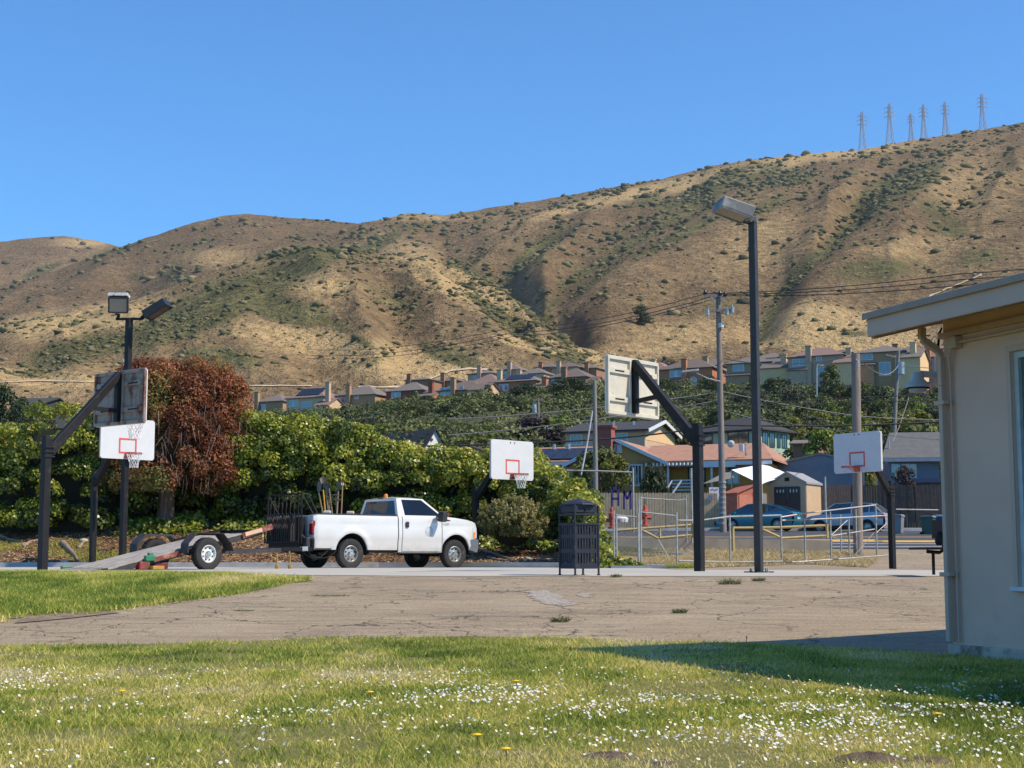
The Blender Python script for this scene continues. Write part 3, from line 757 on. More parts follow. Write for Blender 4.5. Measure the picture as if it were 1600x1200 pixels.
# ================================================================ COURT FLOODLIGHTS
M_lampbox = mat('lamp_housing', (.16, .155, .15), .5, var=.15, scale=4, dirt=(.30, .29, .27), dirt_amt=.3)
M_lampblack = mat('lamp_housing_black', (.02, .02, .022), .45, var=.2)
M_lens = panemat('lamp_lens', (.10, .10, .09), .15)
def lamp_head(par, c, d, size, m, lens_dir=-1):
    """flat box lamp: c centre, d heading it leans out to (unit), size (long, wide, deep); the lens is underneath"""
    d = Vector(d).normalized(); s = Vector((0, 0, 1)).cross(d).normalized(); u = d.cross(s)
    r = Matrix((d, s, u)).transposed(); L, Wd, D = size
    m1 = MB(); 
    pr = [(-L/2, -D*.5), (L/2, -D*.5), (L/2, D*.42), (-L/2, D*.5)]
    vs = [Vector(c) + r @ Vector((x, y, z)) for y in (-Wd/2, Wd/2) for x, z in pr]
    m1.add(vs, [(0,1,2,3),(7,6,5,4),(0,4,5,1),(1,5,6,2),(2,6,7,3),(3,7,4,0)])
    hd = m1.build('lamp_head', m, par, bevel=.015)
    m2 = MB(); 
    vs = [Vector(c) + r @ Vector((x, y, -D * .5 - .004)) for x, y in ((-L*.42, -Wd*.42), (L*.42, -Wd*.42), (L*.42, Wd*.42), (-L*.42, Wd*.42))]
    m2.add(vs, [(0, 1, 2, 3)]); m2.build('lens', M_lens, hd)
    m3 = MB()
    vs0 = [(-L*.46, -Wd*.46), (L*.46, -Wd*.46), (L*.46, Wd*.46), (-L*.46, Wd*.46)]
    for i in range(4):
        a, b = vs0[i], vs0[(i+1) % 4]
        m3.bar(Vector(c) + r @ Vector((*a, -D*.5 - .008)), Vector(c) + r @ Vector((*b, -D*.5 - .008)), .04, .016, up=u)
    m3.build('lens_frame', m, hd)
    return hd
b0 = hit(1186, 896); Yl = 27.8
b0 = P(1186, 896, Yl); topz = P(1175, 346, Yl).z
fl = thing('floodlight_pole', 'tall brown square pole with one box lamp leaning left, at the court edge', 'light pole', b0)
m = MB(); Hh = topz - b0.z
m.bar((0, 0, 0), (0, 0, Hh), .13, .13, up=(.82, -.57, 0)); m.build('pole', M_pole_brown, fl, bevel=.01)
m = MB(); m.cbox((0, 0, .02), (.42, .34, .035), rot=Matrix.Rotation(.6, 3, 'Z')); m.build('base_plate', M_pole, fl, bevel=.006)
m = MB()
for sx in (-1, 1):
    for sy in (-1, 1): m.tube([(sx * .14, sy * .1, .0), (sx * .14, sy * .1, .09)], .018, 6)
m.build('anchor_bolt', M_steel, fl)
m = MB(); m.cbox((0, 0, Hh + .03), (.14, .14, .12)); m.build('pole_cap', M_lampbox, fl, bevel=.01)
m = MB(); m.bar((0, 0, Hh - .02), (-.16, -.05, Hh + .02), .08, .10); m.build('bracket', M_black, fl)
ldir = Vector((-.80, -.16, .26)).normalized()
lamp_head(fl, Vector((-.06, 0, Hh + .05)) + ldir * .33 + Vector((0, -.1, .04)), ldir, (.62, .56, .22), M_lampbox)
# left pole with two lamps
Y2 = 46.5; b1 = P(191, 880, Y2); t1 = P(197, 498, Y2).z
b1.z = float(gz(b1.x, b1.y))
fl2 = thing('floodlight_pole', 'dark pole with two box lamps rising behind the left hoops', 'light pole', b1)
Hh = t1 - b1.z
m = MB(); m.bar((0, 0, -.3), (0, 0, Hh), .17, .17, up=(.82, -.57, 0)); m.build('pole', M_pole, fl2, bevel=.01)
m = MB(); m.bar((-.42, .06, Hh), (.40, -.08, Hh - .02), .07, .07); m.build('cross_arm', M_pole, fl2)
m = MB(); m.bar((-.36, .05, Hh), (-.33, .0, Hh + .14), .08); m.bar((.38, -.08, Hh - .02), (.50, -.1, Hh + .10), .09); m.build('bracket', M_black, fl2)
lamp_head(fl2, (-.32, -.10, Hh + .42), Vector((.05, -.30, .92)), (.48, .60, .26), M_lampblack)
m = MB(); m.cbox((-.32, -.06, Hh + .70), (.61, .34, .10), rot=Matrix.Rotation(-.15, 3, 'X')); m.build('visor', mat('visor_white', (.6, .6, .58), .6, dirt=(.08, .07, .06), dirt_amt=.3, dirt_scale=6), fl2, bevel=.008)
lamp_head(fl2, (.86, -.12, Hh + .28), Vector((.80, -.10, .50)), (.78, .55, .26), M_lampblack)

# ================================================================ LITTER BIN
M_bin = mat('bin_coated_steel', (.022, .026, .038), .5, var=.15, scale=4, bmp=.12, spec=.3, dirt=(.06, .065, .08), dirt_amt=.05, dirt_scale=8)
bb = P(905, 896.5, 24.9); bb.z = float(gz(bb.x, bb.y)) + .006
lb = thing('litter_bin', 'dark blue slatted litter bin with a domed roof on four legs, alone on the court', 'litter bin', bb, R(31))
S = .225; Hb = 1.09
post = None
for i, (sx, sy) in enumerate(((-1, -1), (1, -1), (1, 1), (-1, 1))):
    m = MB(); m.bar((sx * S, sy * S, 0), (sx * S, sy * S, Hb + .03), .026, .026); m.build('corner_post', M_bin, lb, bevel=.003)
    m = MB(); m.tube([(sx * S, sy * S, 0), (sx * S, sy * S, .015)], .03, 8); m.build('foot', M_bin, lb)
rings = MB()
def ring(mb, s, z, w, h):
    for (a, b) in (((-s, -s), (s, -s)), ((s, -s), (s, s)), ((s, s), (-s, s)), ((-s, s), (-s, -s))):
        mb.bar((*a, z), (*b, z), w, h)
for z in (.12, .82, .97): 
    m = MB(); ring(m, S + .004, z, .022, .03); m.build('rail', M_bin, lb)
for (nx, ny) in ((0, -1), (1, 0), (0, 1), (-1, 0)):
    tx, ty = -ny, nx; m = MB(); o = S - .002
    for (za, zb) in ((.13, .19), (.355, .42), (.59, .65), (.79, .81)):
        m.bar((nx * o - tx * (S - .02), ny * o - ty * (S - .02), (za + zb) / 2), (nx * o + tx * (S - .02), ny * o + ty * (S - .02), (za + zb) / 2), .008, zb - za)
    for k in range(8):
        q = -S + .035 + k * (2 * S - .07) / 7
        m.bar((nx * o + tx * q, ny * o + ty * q, .19), (nx * o + tx * q, ny * o + ty * q, .79), .030, .007, up=(nx, ny, 0))
    m.build('slatted_side', M_bin, lb)
m = MB(); m.lathe([(0, .16), (.19, .16), (.195, .80), (.18, .80), (.17, .2), (0, .2)], 20); m.build('liner', M_darkin, lb, smooth=True)
m = MB()
for (nx, ny) in ((0, -1), (1, 0), (0, 1), (-1, 0)):
    tx, ty = -ny, nx; o = S - .004
    m.bar((nx * o - tx * (S - .012), ny * o - ty * (S - .012), 1.055), (nx * o + tx * (S - .012), ny * o + ty * (S - .012), 1.055), .008, .105)
m.build('collar', M_bin, lb)
m = MB(); m.lathe([(.0, 1.115), (.30, 1.115), (.31, 1.125), (.305, 1.14), (.20, 1.185), (.10, 1.215), (.03, 1.23), (0, 1.23)], 8); m.build('roof', M_bin, lb, rot=(0, 0, R(22)), bevel=.006)
m = MB(); m.cbox((-.02, -S - .012, 1.055), (.035, .02, .03)); m.build('latch', M_black, lb)
m = MB(); m.cbox((-S - .02, -S + .02, .30), (.04, .03, .05)); m.build('hinge', M_black, lb)

# ================================================================ BENCH at the right
be = P(1459, 898, 24.2)
bn = thing('bench', 'black metal seat on one post, half hidden behind the grey building', 'bench', be)
m = MB(); m.bar((0, 0, 0), (0, 0, .37), .04, .04); m.build('post', M_black, bn)
m = MB(); m.cbox((0.02, .2, .41), (.42, 1.1, .035)); m.build('seat', M_black, bn, bevel=.01)
m = MB(); m.tube([(-.10, 0, .36), (.10, 0, .345), (.155, 0, .38), (.18, 0, .5), (.20, 0, .82)], .028, 8); m.build('bent_frame', M_black, bn, smooth=True)
m = MB(); m.cbox((.21, .2, .72), (.03, 1.1, .30), rot=Matrix.Rotation(.06, 3, 'Y')); m.build('backrest', M_black, bn, bevel=.01)
bg_ = P(1468, 842, 24.2)
m = MB(); m.lathe([(0, -.10), (.05, -.10), (.075, -.05), (.07, .03), (.045, .09), (.02, .12), (0, .12)], 12)
tag(m.build('bag', mat('bag_cloth', (.012, .012, .014), .8), None, True, loc=bg_), 'small black bag hanging over the bench seat', 'bag')

# ================================================================ GREY BUILDING
M_stucco = mat('stucco_grey', (.70, .47, .36), .93, var=.05, scale=2, bmp=.5, bdist=.006, dirt=(.61, .41, .31), dirt_amt=.05, dirt_scale=1.3)
M_trim = mat('trim_paint_grey', (.57, .40, .31), .6, var=.05, scale=2, bmp=.1, dirt=(.40, .29, .22), dirt_amt=.05)
M_soffit = mat('soffit_paint', (.34, .28, .20), .8, var=.1, scale=4, bmp=.2)
M_roofcap = mat('roof_edge', (.34, .27, .22), .7, var=.1)
bd_ = Vector((.368, -.93, 0)).normalized(); bn_ = Vector((bd_.y, -bd_.x, 0))   # along the wall towards the camera; outward
if bn_.x > 0: bn_ = -bn_
Cw = Vector((3.46, 12.2, 0)); gl = -.53
bld = thing('grey_building', 'low grey stucco building with wide eaves cut off by the right edge', 'building', (Cw.x, Cw.y, gl))
def W(a, o, z): return bd_ * a + bn_ * o + Vector((0, 0, z - gl))
def Wbox(mb, a0, a1, o0, o1, z0, z1, mi=0):
    vs = [W(a, o, z) for z in (z0, z1) for a, o in ((a0, o0), (a1, o0), (a1, o1), (a0, o1))]
    return mb.add(vs, [(0,3,2,1),(4,5,6,7),(0,1,5,4),(1,2,6,5),(2,3,7,6),(3,0,4,7)], mi)
wt = 2.02                                    # wall top under the rafters
wa0, wa1, wz0, wz1 = .80, 2.9, EYE - .19, 1.78       # window opening
m = MB(); Wbox(m, 0, wa0, -8, 0, gl + .10, wt + .25); Wbox(m, wa0, wa1, -8, -.12, gl + .10, wt + .25)
Wbox(m, wa0, wa1, -.12, 0, gl + .10, wz0); Wbox(m, wa0, wa1, -.12, 0, wz1, wt + .25); Wbox(m, wa1, 12, -8, 0, gl + .10, wt + .25)
m.build('wall', M_stucco, bld)
m = MB(); Wbox(m, -.03, 12, -8.03, .035, gl - .15, gl + .10); m.build('plinth', mat('plinth_paint', (.5, .41, .33), .9, bmp=.9, scale=5, dirt=(.10, .08, .06), dirt_amt=.2), bld, bevel=.012)
m = MB(); 
for (a0, a1, z0, z1) in ((wa0 + .002, wa0 + .05, wz0, wz1), (wa1 - .05, wa1 - .002, wz0, wz1), (wa0 + .05, wa1 - .05, wz1 - .05, wz1 - .002), (wa0 + .05, wa1 - .05, wz0 + .002, wz0 + .05), (1.8, 1.85, wz0 + .05, wz1 - .05)):
    Wbox(m, a0, a1, -.08, -.02, z0, z1)
wf = m.build('window_frame', mat('window_frame_white', (.5, .53, .53), .5), bld)
m = MB(); m.quad(W(wa0 + .05, -.05, wz0 + .05), W(wa1 - .05, -.05, wz0 + .05), W(wa1 - .05, -.05, wz1 - .05), W(wa0 + .05, -.05, wz1 - .05)); m.build('pane', panemat('pane_blue_grey', (.10, .14, .16), .1), wf)
m = MB(); Wbox(m, wa0 - .05, wa1 + .05, -.1, .05, wz0 - .035, wz0 - .003); m.build('window_sill', mat('sill_white', (.62, .64, .66), .6), bld, bevel=.004)
m = MB()
for (a0, a1, z0, z1) in ((wa0 - .05, wa0 - .003, wz0, wz1 + .05), (wa0 - .003, wa1 + .003, wz1 + .003, wz1 + .05)): Wbox(m, a0, a1, .002, .012, z0, z1)
m.build('window_trim', M_trim, bld)
# roof: pitched up from the eave; fascia, deck, rafters, cap
oh = .52; fz0, fz1 = 2.005, 2.155; a_end = -.24; pit = .25
m = MB(); Wbox(m, a_end, 12, oh, oh + .035, fz0, fz1); m.build('fascia_board', M_trim, bld, bevel=.004)
m = MB()
def deck(mb, a0, a1, o0, o1, z, th):
    vs = [W(a, o, z + (oh - o) * pit + dz) for dz in (0, th) for a, o in ((a0, o0), (a1, o0), (a1, o1), (a0, o1))]
    mb.add(vs, [(0,3,2,1),(4,5,6,7),(0,1,5,4),(1,2,6,5),(2,3,7,6),(3,0,4,7)])
deck(m, a_end, 12, oh - .002, -8, 2.125, .03); m.build('roof_deck', M_soffit, bld)
m = MB(); deck(m, a_end - .03, 12, oh + .065, -8, 2.158, .055); m.build('roof_covering', M_roofcap, bld, bevel=.006)
m = MB(); vs = []
deck(m, a_end, a_end + .035, oh - .003, -8, 1.985, .14); m.build('barge_board', M_trim, bld)
a = .05
while a < 5.5:
    m = MB(); deck(m, a, a + .045, oh - .005, -.4, 2.0, .123); m.build('rafter', M_trim, bld); a += .61
m = MB(); Wbox(m, -.02, 12, .003, .04, 1.985, 2.03); m.build('frieze_board', M_trim, bld)
# downpipe
m = MB(); pth = [W(.04, .235, 2.06), W(.04, .235, 1.965), W(.04, .09, 1.885), W(.04, .055, 1.84), W(.04, .055, 1.6), W(.04, .055, gl + .12)]
for p, q in zip(pth[:-1], pth[1:]): m.bar(p, q, .045, .055, up=bn_)
m.build('downpipe', M_trim, bld, bevel=.006)
m = MB()
for z in (.1, 1.45): Wbox(m, -.02, .10, .0, .095, z, z + .03)
m.build('pipe_strap', M_trim, bld)
m = MB(); m.tube([W(.11, .03, 1.72), W(.11, .03, gl + .12)], .009, 6); m.tube([W(.16, .03, 1.93), W(3, .03, 1.93)], .014, 6); m.tube([W(.11, .03, 1.72), W(.12, .05, 1.82), W(.17, .04, 1.92)], .012, 6); m.build('conduit', M_trim, bld)
m = MB(); Wbox(m, .14, .24, .003, .075, 1.885, 1.975); m.build('junction_box', M_trim, bld, bevel=.004)
# camera on the end wall
cb = thing('security_camera', 'grey dome camera on an arm fixed to the end of the building', 'camera', W(0, 0, 0) + Vector((Cw.x, Cw.y, gl)))
def CW(px, py, Y=12.45): return P(px, py, Y) - Vector(cb.location)
M_cam = mat('camera_shell', (.42, .44, .47), .4, var=.05)
dc = CW(1434, 598)
m = MB(); r_ = .098
m.lathe([(0, .085), (.045, .085), (.052, .03), (.06, .02), (r_, -.018), (r_ * 1.02, -.03), (r_, -.04), (.075, -.05), (.07, -.075), (.02, -.085), (0, -.085)], 24, c=dc)
cs = m.build('camera_dome', M_cam, cb, smooth=True)
m = MB(); m.lathe([(.088, -.041), (.094, -.036), (.094, -.049), (.086, -.052)], 24, c=dc); m.build('dark_ring', M_darkin, cs)
m = MB(); m.lathe([(0, -.08), (.04, -.079), (.055, -.068), (.058, -.058)], 16, c=dc + Vector((0, -.012, 0))); m.build('lens', panemat('camera_lens', (.01, .01, .01), .05), cs, smooth=True)
m = MB(); m.bar(CW(1437, 584), CW(1463, 586), .035, .05); m.bar(CW(1456, 597), CW(1438, 601), .018, .018); m.build('arm', M_cam, cb)
m = MB(); m.box(CW(1460, 596, 12.5), CW(1474, 556, 12.42)); m.build('mounting_box', M_trim, cb, bevel=.006)
m = MB()
for k in range(3): m.tube([CW(1466 + k * 1.5, 560), CW(1465 + k, 540), CW(1467 + k, 520), CW(1472, 512)], .006, 5)
m.build('cable', M_black, cb, smooth=True)
# ================================================================ PICKUP TRUCK
def paint(name, c, rough=.25, coat=.6):
    m, nt, bs = _new(name)
    v = coords(nt, 'Object'); n = noise(nt, v, 2.5, 5, .6)
    cc = ramp(nt, n, [(.3, tuple(x * .93 for x in c)), (.7, c)])
    geo = N(nt, 'ShaderNodeTexCoord'); sx = N(nt, 'ShaderNodeSeparateXYZ'); nt.links.new(geo.outputs['Object'], sx.inputs[0])
    low = mth(nt, 'SUBTRACT', 1.0, mth(nt, 'DIVIDE', mth(nt, 'SUBTRACT', sx.outputs[2], .42), .38, True), True)   # road dust on the sills
    low = mth(nt, 'MULTIPLY', low, noise(nt, v, 7, 4))
    cc = mixc(nt, mth(nt, 'MULTIPLY', low, .7), cc, (.20, .16, .12))
    nt.links.new(cc, bs.inputs['Base Color']); bs.inputs['Roughness'].default_value = rough
    bs.inputs['Coat Weight'].default_value = coat; bs.inputs['Coat Roughness'].default_value = .05
    return m
M_white_p = paint('white_car_paint', (.65, .645, .625))
M_tyre = mat('tyre_rubber', (.018, .018, .018), .75, var=.3, scale=12, bmp=.3, dirt=(.06, .052, .045), dirt_amt=.2, dirt_scale=5)
M_hub = mat('painted_steel_rim', (.42, .41, .38), .35, .5, var=.15, scale=8, dirt=(.16, .13, .10), dirt_amt=.25, dirt_scale=8)
M_chrome = mat('dull_chrome', (.55, .54, .50), .22, .9, var=.1)
M_plastic = mat('grey_plastic', (.022, .022, .024), .6, var=.15, scale=8)
M_glass = glassmat('car_glass', (.30, .36, .36), .75)
M_redlens = mat('red_lens', (.26, .006, .01), .2, var=.2, scale=5)
M_whitelens = mat('white_lens', (.55, .55, .55), .15)
M_amber = mat('amber_lens', (.85, .22, .02), .2)
M_rust = mat('rusty_frame', (.035, .032, .034), .7, var=.3, scale=6, dirt=(.15, .06, .035), dirt_amt=.12, dirt_scale=4)
M_wood = mat('weathered_wood', (.37, .33, .28), .85, var=.3, scale=3, bmp=.4, stretch=(.5, 5, 5), dirt=(.20, .18, .16), dirt_amt=.35)
M_handle = mat('tool_handle_wood', (.30, .20, .11), .6, var=.2, scale=4)

def wheel(par, c, r, w, side, rim_r, holes=8, mrim=None, name='wheel'):
    """side = +1 / -1: which way along local y the outer face points"""
    mrim = mrim or M_hub
    t = MB(); hw = w / 2; sw = .9
    prof = [(rim_r, -hw * .82), (rim_r + (r - rim_r) * .35, -hw), (r * .955, -hw * .92), (r, -hw * .68), (r, hw * .68), (r * .955, hw * .92), (rim_r + (r - rim_r) * .35, hw), (rim_r, hw * .82)]
    t.lathe(prof, 40, axis='y', c=(0, 0, 0))
    tr = thing(name, None, None, c); tr.parent = par; kids.setdefault(par.name, []).append(tr)
    ty = t.build('tyre', M_tyre, tr, smooth=True, auto=35)
    g = MB()
    for k in range(30):                     # tread blocks
        a = 2 * math.pi * k / 30
        for y in (-hw * .38, hw * .38):
            g.cbox((math.cos(a) * (r + .001), y, math.sin(a) * (r + .001)), (.018, hw * .6, r * .16), rot=Matrix.Rotation(-a, 3, 'Y'))
    tg = g.build('tread', M_tyre, tr); tg['kind'] = 'stuff'
    m = MB(); s = side
    m.lathe([(rim_r * .99, -hw * .8 * s), (rim_r * .99, s * hw * .80), (rim_r * .93, s * hw * .84), (rim_r * .88, s * hw * .62), (rim_r * .84, s * hw * .30), (rim_r * .50, s * hw * .42), (rim_r * .36, s * hw * .48), (0, s * hw * .48)], 32, axis='y')
    m.build('rim', mrim, tr, smooth=True, auto=30)
    m = MB(); m.lathe([(rim_r * .34, s * hw * .46), (rim_r * .32, s * hw * .85), (rim_r * .25, s * hw * .98), (0, s * hw * 1.0)], 20, axis='y'); m.build('hub_cap', M_chrome, tr, smooth=True)
    m = MB()
    for k in range(holes):
        a = 2 * math.pi * (k + .5) / holes; rr = rim_r * .68
        y = s * hw * .37
        ca = Vector((math.cos(a) * rr, y, math.sin(a) * rr)); tv = Vector((-math.sin(a), 0, math.cos(a))); rv = Vector((math.cos(a), 0, math.sin(a)))
        pts = [ca + tv * rim_r * .105 * math.cos(q) + rv * rim_r * .10 * math.sin(q) + Vector((0, s * .012, 0)) - rv * 0 for q in np.linspace(0, 2 * math.pi, 9)[:-1]]
        m.add(pts, [tuple(range(8))])
    h = m.build('vent_hole', M_darkin, tr); h['kind'] = 'stuff'
    return tr

def skin(mb, xs, bot, top, Wf, rows=12, sides=(-1, 1)):
    """body side: a sheet from bot(x) to top(x), its half width Wf(x, z)"""
    for s in sides:
        vs = []; fs = []; n = len(xs)
        for x in xs:
            b, t = bot(x), top(x)
            for j in range(rows + 1):
                z = b + (t - b) * j / rows
                vs.append((x, s * Wf(x, z), z))
            vs.append((x, s * (Wf(x, b) - .05), b - .003))      # turned-in lower lip
        for i in range(n - 1):
            for j in range(rows + 1):
                if j == rows: a, b_ = i * (rows + 2), i * (rows + 2) + rows + 1
                else: a, b_ = i * (rows + 2) + j, i * (rows + 2) + j + 1
                fs.append((a, a + rows + 2, b_ + rows + 2, b_))
        mb.add(vs, fs)
def deckf(mb, xs, top, Wf, crown=.03, k=8):
    vs = []; fs = []
    for x in xs:
        z = top(x); w = Wf(x, z)
        for j in range(k + 1):
            u = -1 + 2 * j / k; vs.append((x, u * w, z + crown * (1 - u * u)))
    for i in range(len(xs) - 1):
        for j in range(k):
            a = i * (k + 1) + j; fs.append((a, a + 1, a + k + 2, a + k + 1))
    mb.add(vs, fs)
def framed(mb, gl, quad, m4, inset=.012, mi=0):
    """quad (4 points, counter-clockwise from outside) -> frame ring in mb, recessed pane in gl; m4 = margins (bottom, right, top, left)"""
    a, b, c, d = [Vector(p) for p in quad]
    def pt(u, v): return (a * (1 - u) + b * u) * (1 - v) + (d * (1 - u) + c * u) * v
    w = ((b - a).length + (c - d).length) / 2; h = ((d - a).length + (c - b).length) / 2
    u0, u1 = m4[3] / w, 1 - m4[1] / w; v0, v1 = m4[0] / h, 1 - m4[2] / h
    nn = (b - a).cross(d - a).normalized()
    ou = [pt(0, 0), pt(1, 0), pt(1, 1), pt(0, 1)]; i_ = [pt(u0, v0), pt(u1, v0), pt(u1, v1), pt(u0, v1)]; i2 = [p - nn * inset for p in i_]
    mb.add(ou + i_ + i2, [(0,1,5,4),(1,2,6,5),(2,3,7,6),(3,0,4,7),(4,5,9,8),(5,6,10,9),(6,7,11,10),(7,4,8,11)], mi)
    gl.add([p - nn * (inset * .8) for p in [pt(u0, v0), pt(u1, v0), pt(u1, v1), pt(u0, v1)]], [(0, 1, 2, 3)])
    return nn

HEAD = R(39.5)
ra = P(545, 889.5, 41.5)                     # near rear wheel on the ground
TH = Vector((math.cos(HEAD), math.sin(HEAD), 0)); TR = Vector((TH.y, -TH.x, 0))   # right-hand side faces the camera
TRK = .86
org = Vector((ra.x, ra.y, 0)) - TR * TRK; org.z = .008
tk = thing('pickup_truck', 'white single-cab pickup with black lift gate at the back and amber roof beacon', 'truck', org, HEAD)
# local frame: x forward, y left (far side), z up; the camera sees the -y side
AR = .515; AZ = .43                         # wheel arch
XR, XF = 0.0, 3.50
def Wf(x, z):
    w = np.interp(z, [.40, .50, .74, .80, .84, 1.0, 1.12, 1.17, 1.25, 1.36, 1.44], [.955, .975, .985, 1.002, 1.012, 1.015, 1.008, .994, .999, .992, .962])
    w += .032 * (math.exp(-((math.hypot(x - XR, z - AZ) - AR - .05) / .075) ** 2) + math.exp(-((math.hypot(x - XF, z - AZ) - AR - .04) / .075) ** 2)) * (1 if z > .38 else 0)
    if x > 3.75: w -= .17 * ((x - 3.75) / .62) ** 2.6
    if x < -1.10: w -= .05 * ((-1.10 - x) / .1)
    return float(w)
def arch(x, cx, rad, sill):
    d = abs(x - cx)
    return max(sill, AZ + math.sqrt(rad * rad - d * d)) if d < rad else sill
def xs_(a, b, extra=(), n=40):
    return sorted(set([round(v, 4) for v in np.linspace(a, b, n)] + [e for e in extra if a < e < b]))
ac = lambda cx: [cx + AR * math.cos(q) for q in np.linspace(0, math.pi, 25)]
# bed
m = MB(); zt = 1.43
bedx = xs_(-1.18, 1.50, ac(0), 44)
skin(m, bedx, lambda x: arch(x, XR, AR, .50), lambda x: zt, Wf, 14)
m.add([(-1.18, -.965, zt), (1.50, -.965, zt), (1.50, -.88, zt + .004), (-1.18, -.88, zt + .004)], [(0, 1, 2, 3)])
m.add([(-1.18, .965, zt), (1.50, .965, zt), (1.50, .88, zt + .004), (-1.18, .88, zt + .004)], [(0, 1, 2, 3)])
for s in (-1, 1): m.add([(-1.18, s * .88, zt), (1.50, s * .88, zt), (1.50, s * .88, .95), (-1.18, s * .88, .95)], [(0, 1, 2, 3)])
m.add([(-1.18, -.88, .95), (1.50, -.88, .95), (1.50, .88, .95), (-1.18, .88, .95)], [(0, 1, 2, 3)])
m.add([(1.50, -.96, zt), (1.50, .96, zt), (1.50, .96, .55), (1.50, -.96, .55)], [(0, 1, 2, 3)])
bed = m.build('cargo_bed', M_white_p, tk, smooth=True, auto=30)
m = MB()
for s in (-1, 1): m.box((-1.17, s * .93 - .055, zt + .006), (1.49, s * .93 + .045, zt + .03))
m.build('bed_rail_cap', M_plastic, bed, bevel=.006)
# rear end: tailgate, corner posts, lamps
m = MB(); m.box((-1.215, -.75, .80), (-1.17, .75, 1.40)); m.box((-1.222, -.60, .95), (-1.2155, .60, 1.25)); m.build('tailgate', M_white_p, tk, bevel=.012)
m = MB(); m.box((-1.20, -.955, .60), (-1.16, .955, .80)); 
for s in (-1, 1): m.box((-1.20, s * .85 - .105, .80), (-1.165, s * .85 + .095, 1.42))
m.build('rear_corner', M_white_p, tk, bevel=.02)
for s in (-1, 1):
    m = MB(); y0, y1 = (s * .975, s * .79); m.prism([(-1.235, .90), (-1.235, 1.24), (-1.16, 1.28), (-1.05, 1.25), (-1.05, .92), (-1.16, .88)], min(y0, y1) - .0, max(y0, y1) + .0)
    tl = m.build('tail_light', M_redlens, tk, bevel=.03, seg=3)
    m = MB(); m.cbox((-1.2, s * .886, 1.215), (.078, .15, .05)); m.build('reversing_lens', M_whitelens, tl, bevel=.006)
m = MB(); m.prism([(-1.42, .56), (-1.42, .80), (-1.36, .83), (-1.15, .83), (-1.15, .52), (-1.34, .50)], -.98, .98); m.build('rear_bumper', M_plastic, tk, bevel=.03, seg=3)
m = MB(); m.cbox((-1.425, -.28, .68), (.01, .32, .16)); m.build('number_plate', mat('plate_grey', (.35, .33, .28), .5), tk)
# cab
m = MB()
cabx = xs_(1.53, 3.02, (), 24)
skin(m, cabx, lambda x: .44, lambda x: 1.44, Wf, 14)
cabm = m.build('cab_side', M_white_p, tk, smooth=True, auto=30)
# door skin standing 4 mm proud with dark gap round it
m = MB(); dx0, dx1 = 1.66, 2.99
skin(m, xs_(dx0, dx1, (), 22), lambda x: .47, lambda x: 1.438, lambda x, z: Wf(x, z) + .007, 14, (1,))
m.build('door', M_white_p, tk, smooth=True, auto=30)
m = MB(); skin(m, xs_(dx0, dx1, (), 22), lambda x: .47, lambda x: 1.438, lambda x, z: Wf(x, z) + .007, 14, (-1,))
dr = m.build('door', M_white_p, tk, smooth=True, auto=30)
m = MB()
for s in (-1,):
    for x in (dx0 - .008, dx1 + .008): m.tube([(x, s * (Wf(x, z) + .003), z) for z in np.linspace(.47, 1.43, 12)], .006, 4)
    m.tube([(x, s * (Wf(x, .46) + .003), .465) for x in np.linspace(dx0, dx1, 6)], .006, 4)
    m.tube([(1.515, s * (Wf(1.515, z) - .004), z) for z in np.linspace(.5, 1.43, 12)], .012, 4)
dg = m.build('door_gap', M_darkin, tk); dg['kind'] = 'stuff'
m = MB(); m.cbox((1.80, -1.035, 1.20), (.10, .03, .16)); m.build('door_handle', M_plastic, dr, bevel=.012)
# greenhouse
zb, zt2 = 1.44, 1.985
A = [(1.53, -.955, zb), (3.10, -.955, zb), (3.10, .955, zb), (1.53, .955, zb)]
B = [(1.60, -.76, zt2 - .055), (2.50, -.75, zt2 - .055), (2.50, .75, zt2 - .055), (1.60, .76, zt2 - .055)]
m = MB(); gl = MB()
framed(m, gl, (A[0], A[1], B[1], B[0]), (.0, .0, .0, .0), 0) if 0 else None
fr = MB(); gside = MB(); grear = MB(); gws = MB()
framed(fr, grear, (A[3], A[0], B[0], B[3]), (.04, .11, .07, .11), .02)
framed(fr, gws, (A[1], A[2], B[2], B[1]), (.03, .09, .05, .09), .015)
for s, q in ((-1, (A[0], A[1], B[1], B[0])), (1, (A[2], A[3], B[3], B[2]))):
    a, b, c, d = [Vector(p) for p in (q if s == -1 else (q[0], q[1], q[2], q[3]))]
    # side: thick rear pillar, thin raked front pillar, window between (polygon)
    if s == -1: r0, f0, f1, r1 = a, b, c, d
    else: f0, r0, r1, f1 = a, b, c, d
    nn = Vector((0, s * 1.0, .36)).normalized()
    def S(u, v): return (r0 * (1 - u) + f0 * u) * (1 - v) + (r1 * (1 - u) + f1 * u) * v
    w_ = [S(.15, .035), S(.90, .035), S(.895, .93), S(.17, .93)]
    w_[1] = S(.955, .035)
    fr.add([r0, f0, f1, r1] + w_ + [p - nn * .014 for p in w_], [(0,1,5,4),(1,2,6,5),(2,3,7,6),(3,0,4,7),(4,5,9,8),(5,6,10,9),(6,7,11,10),(7,4,8,11)])
    gside = MB(); gside.add([p - nn * .011 for p in w_], [(0, 1, 2, 3)]); gside.build('side_window', M_glass, tk)
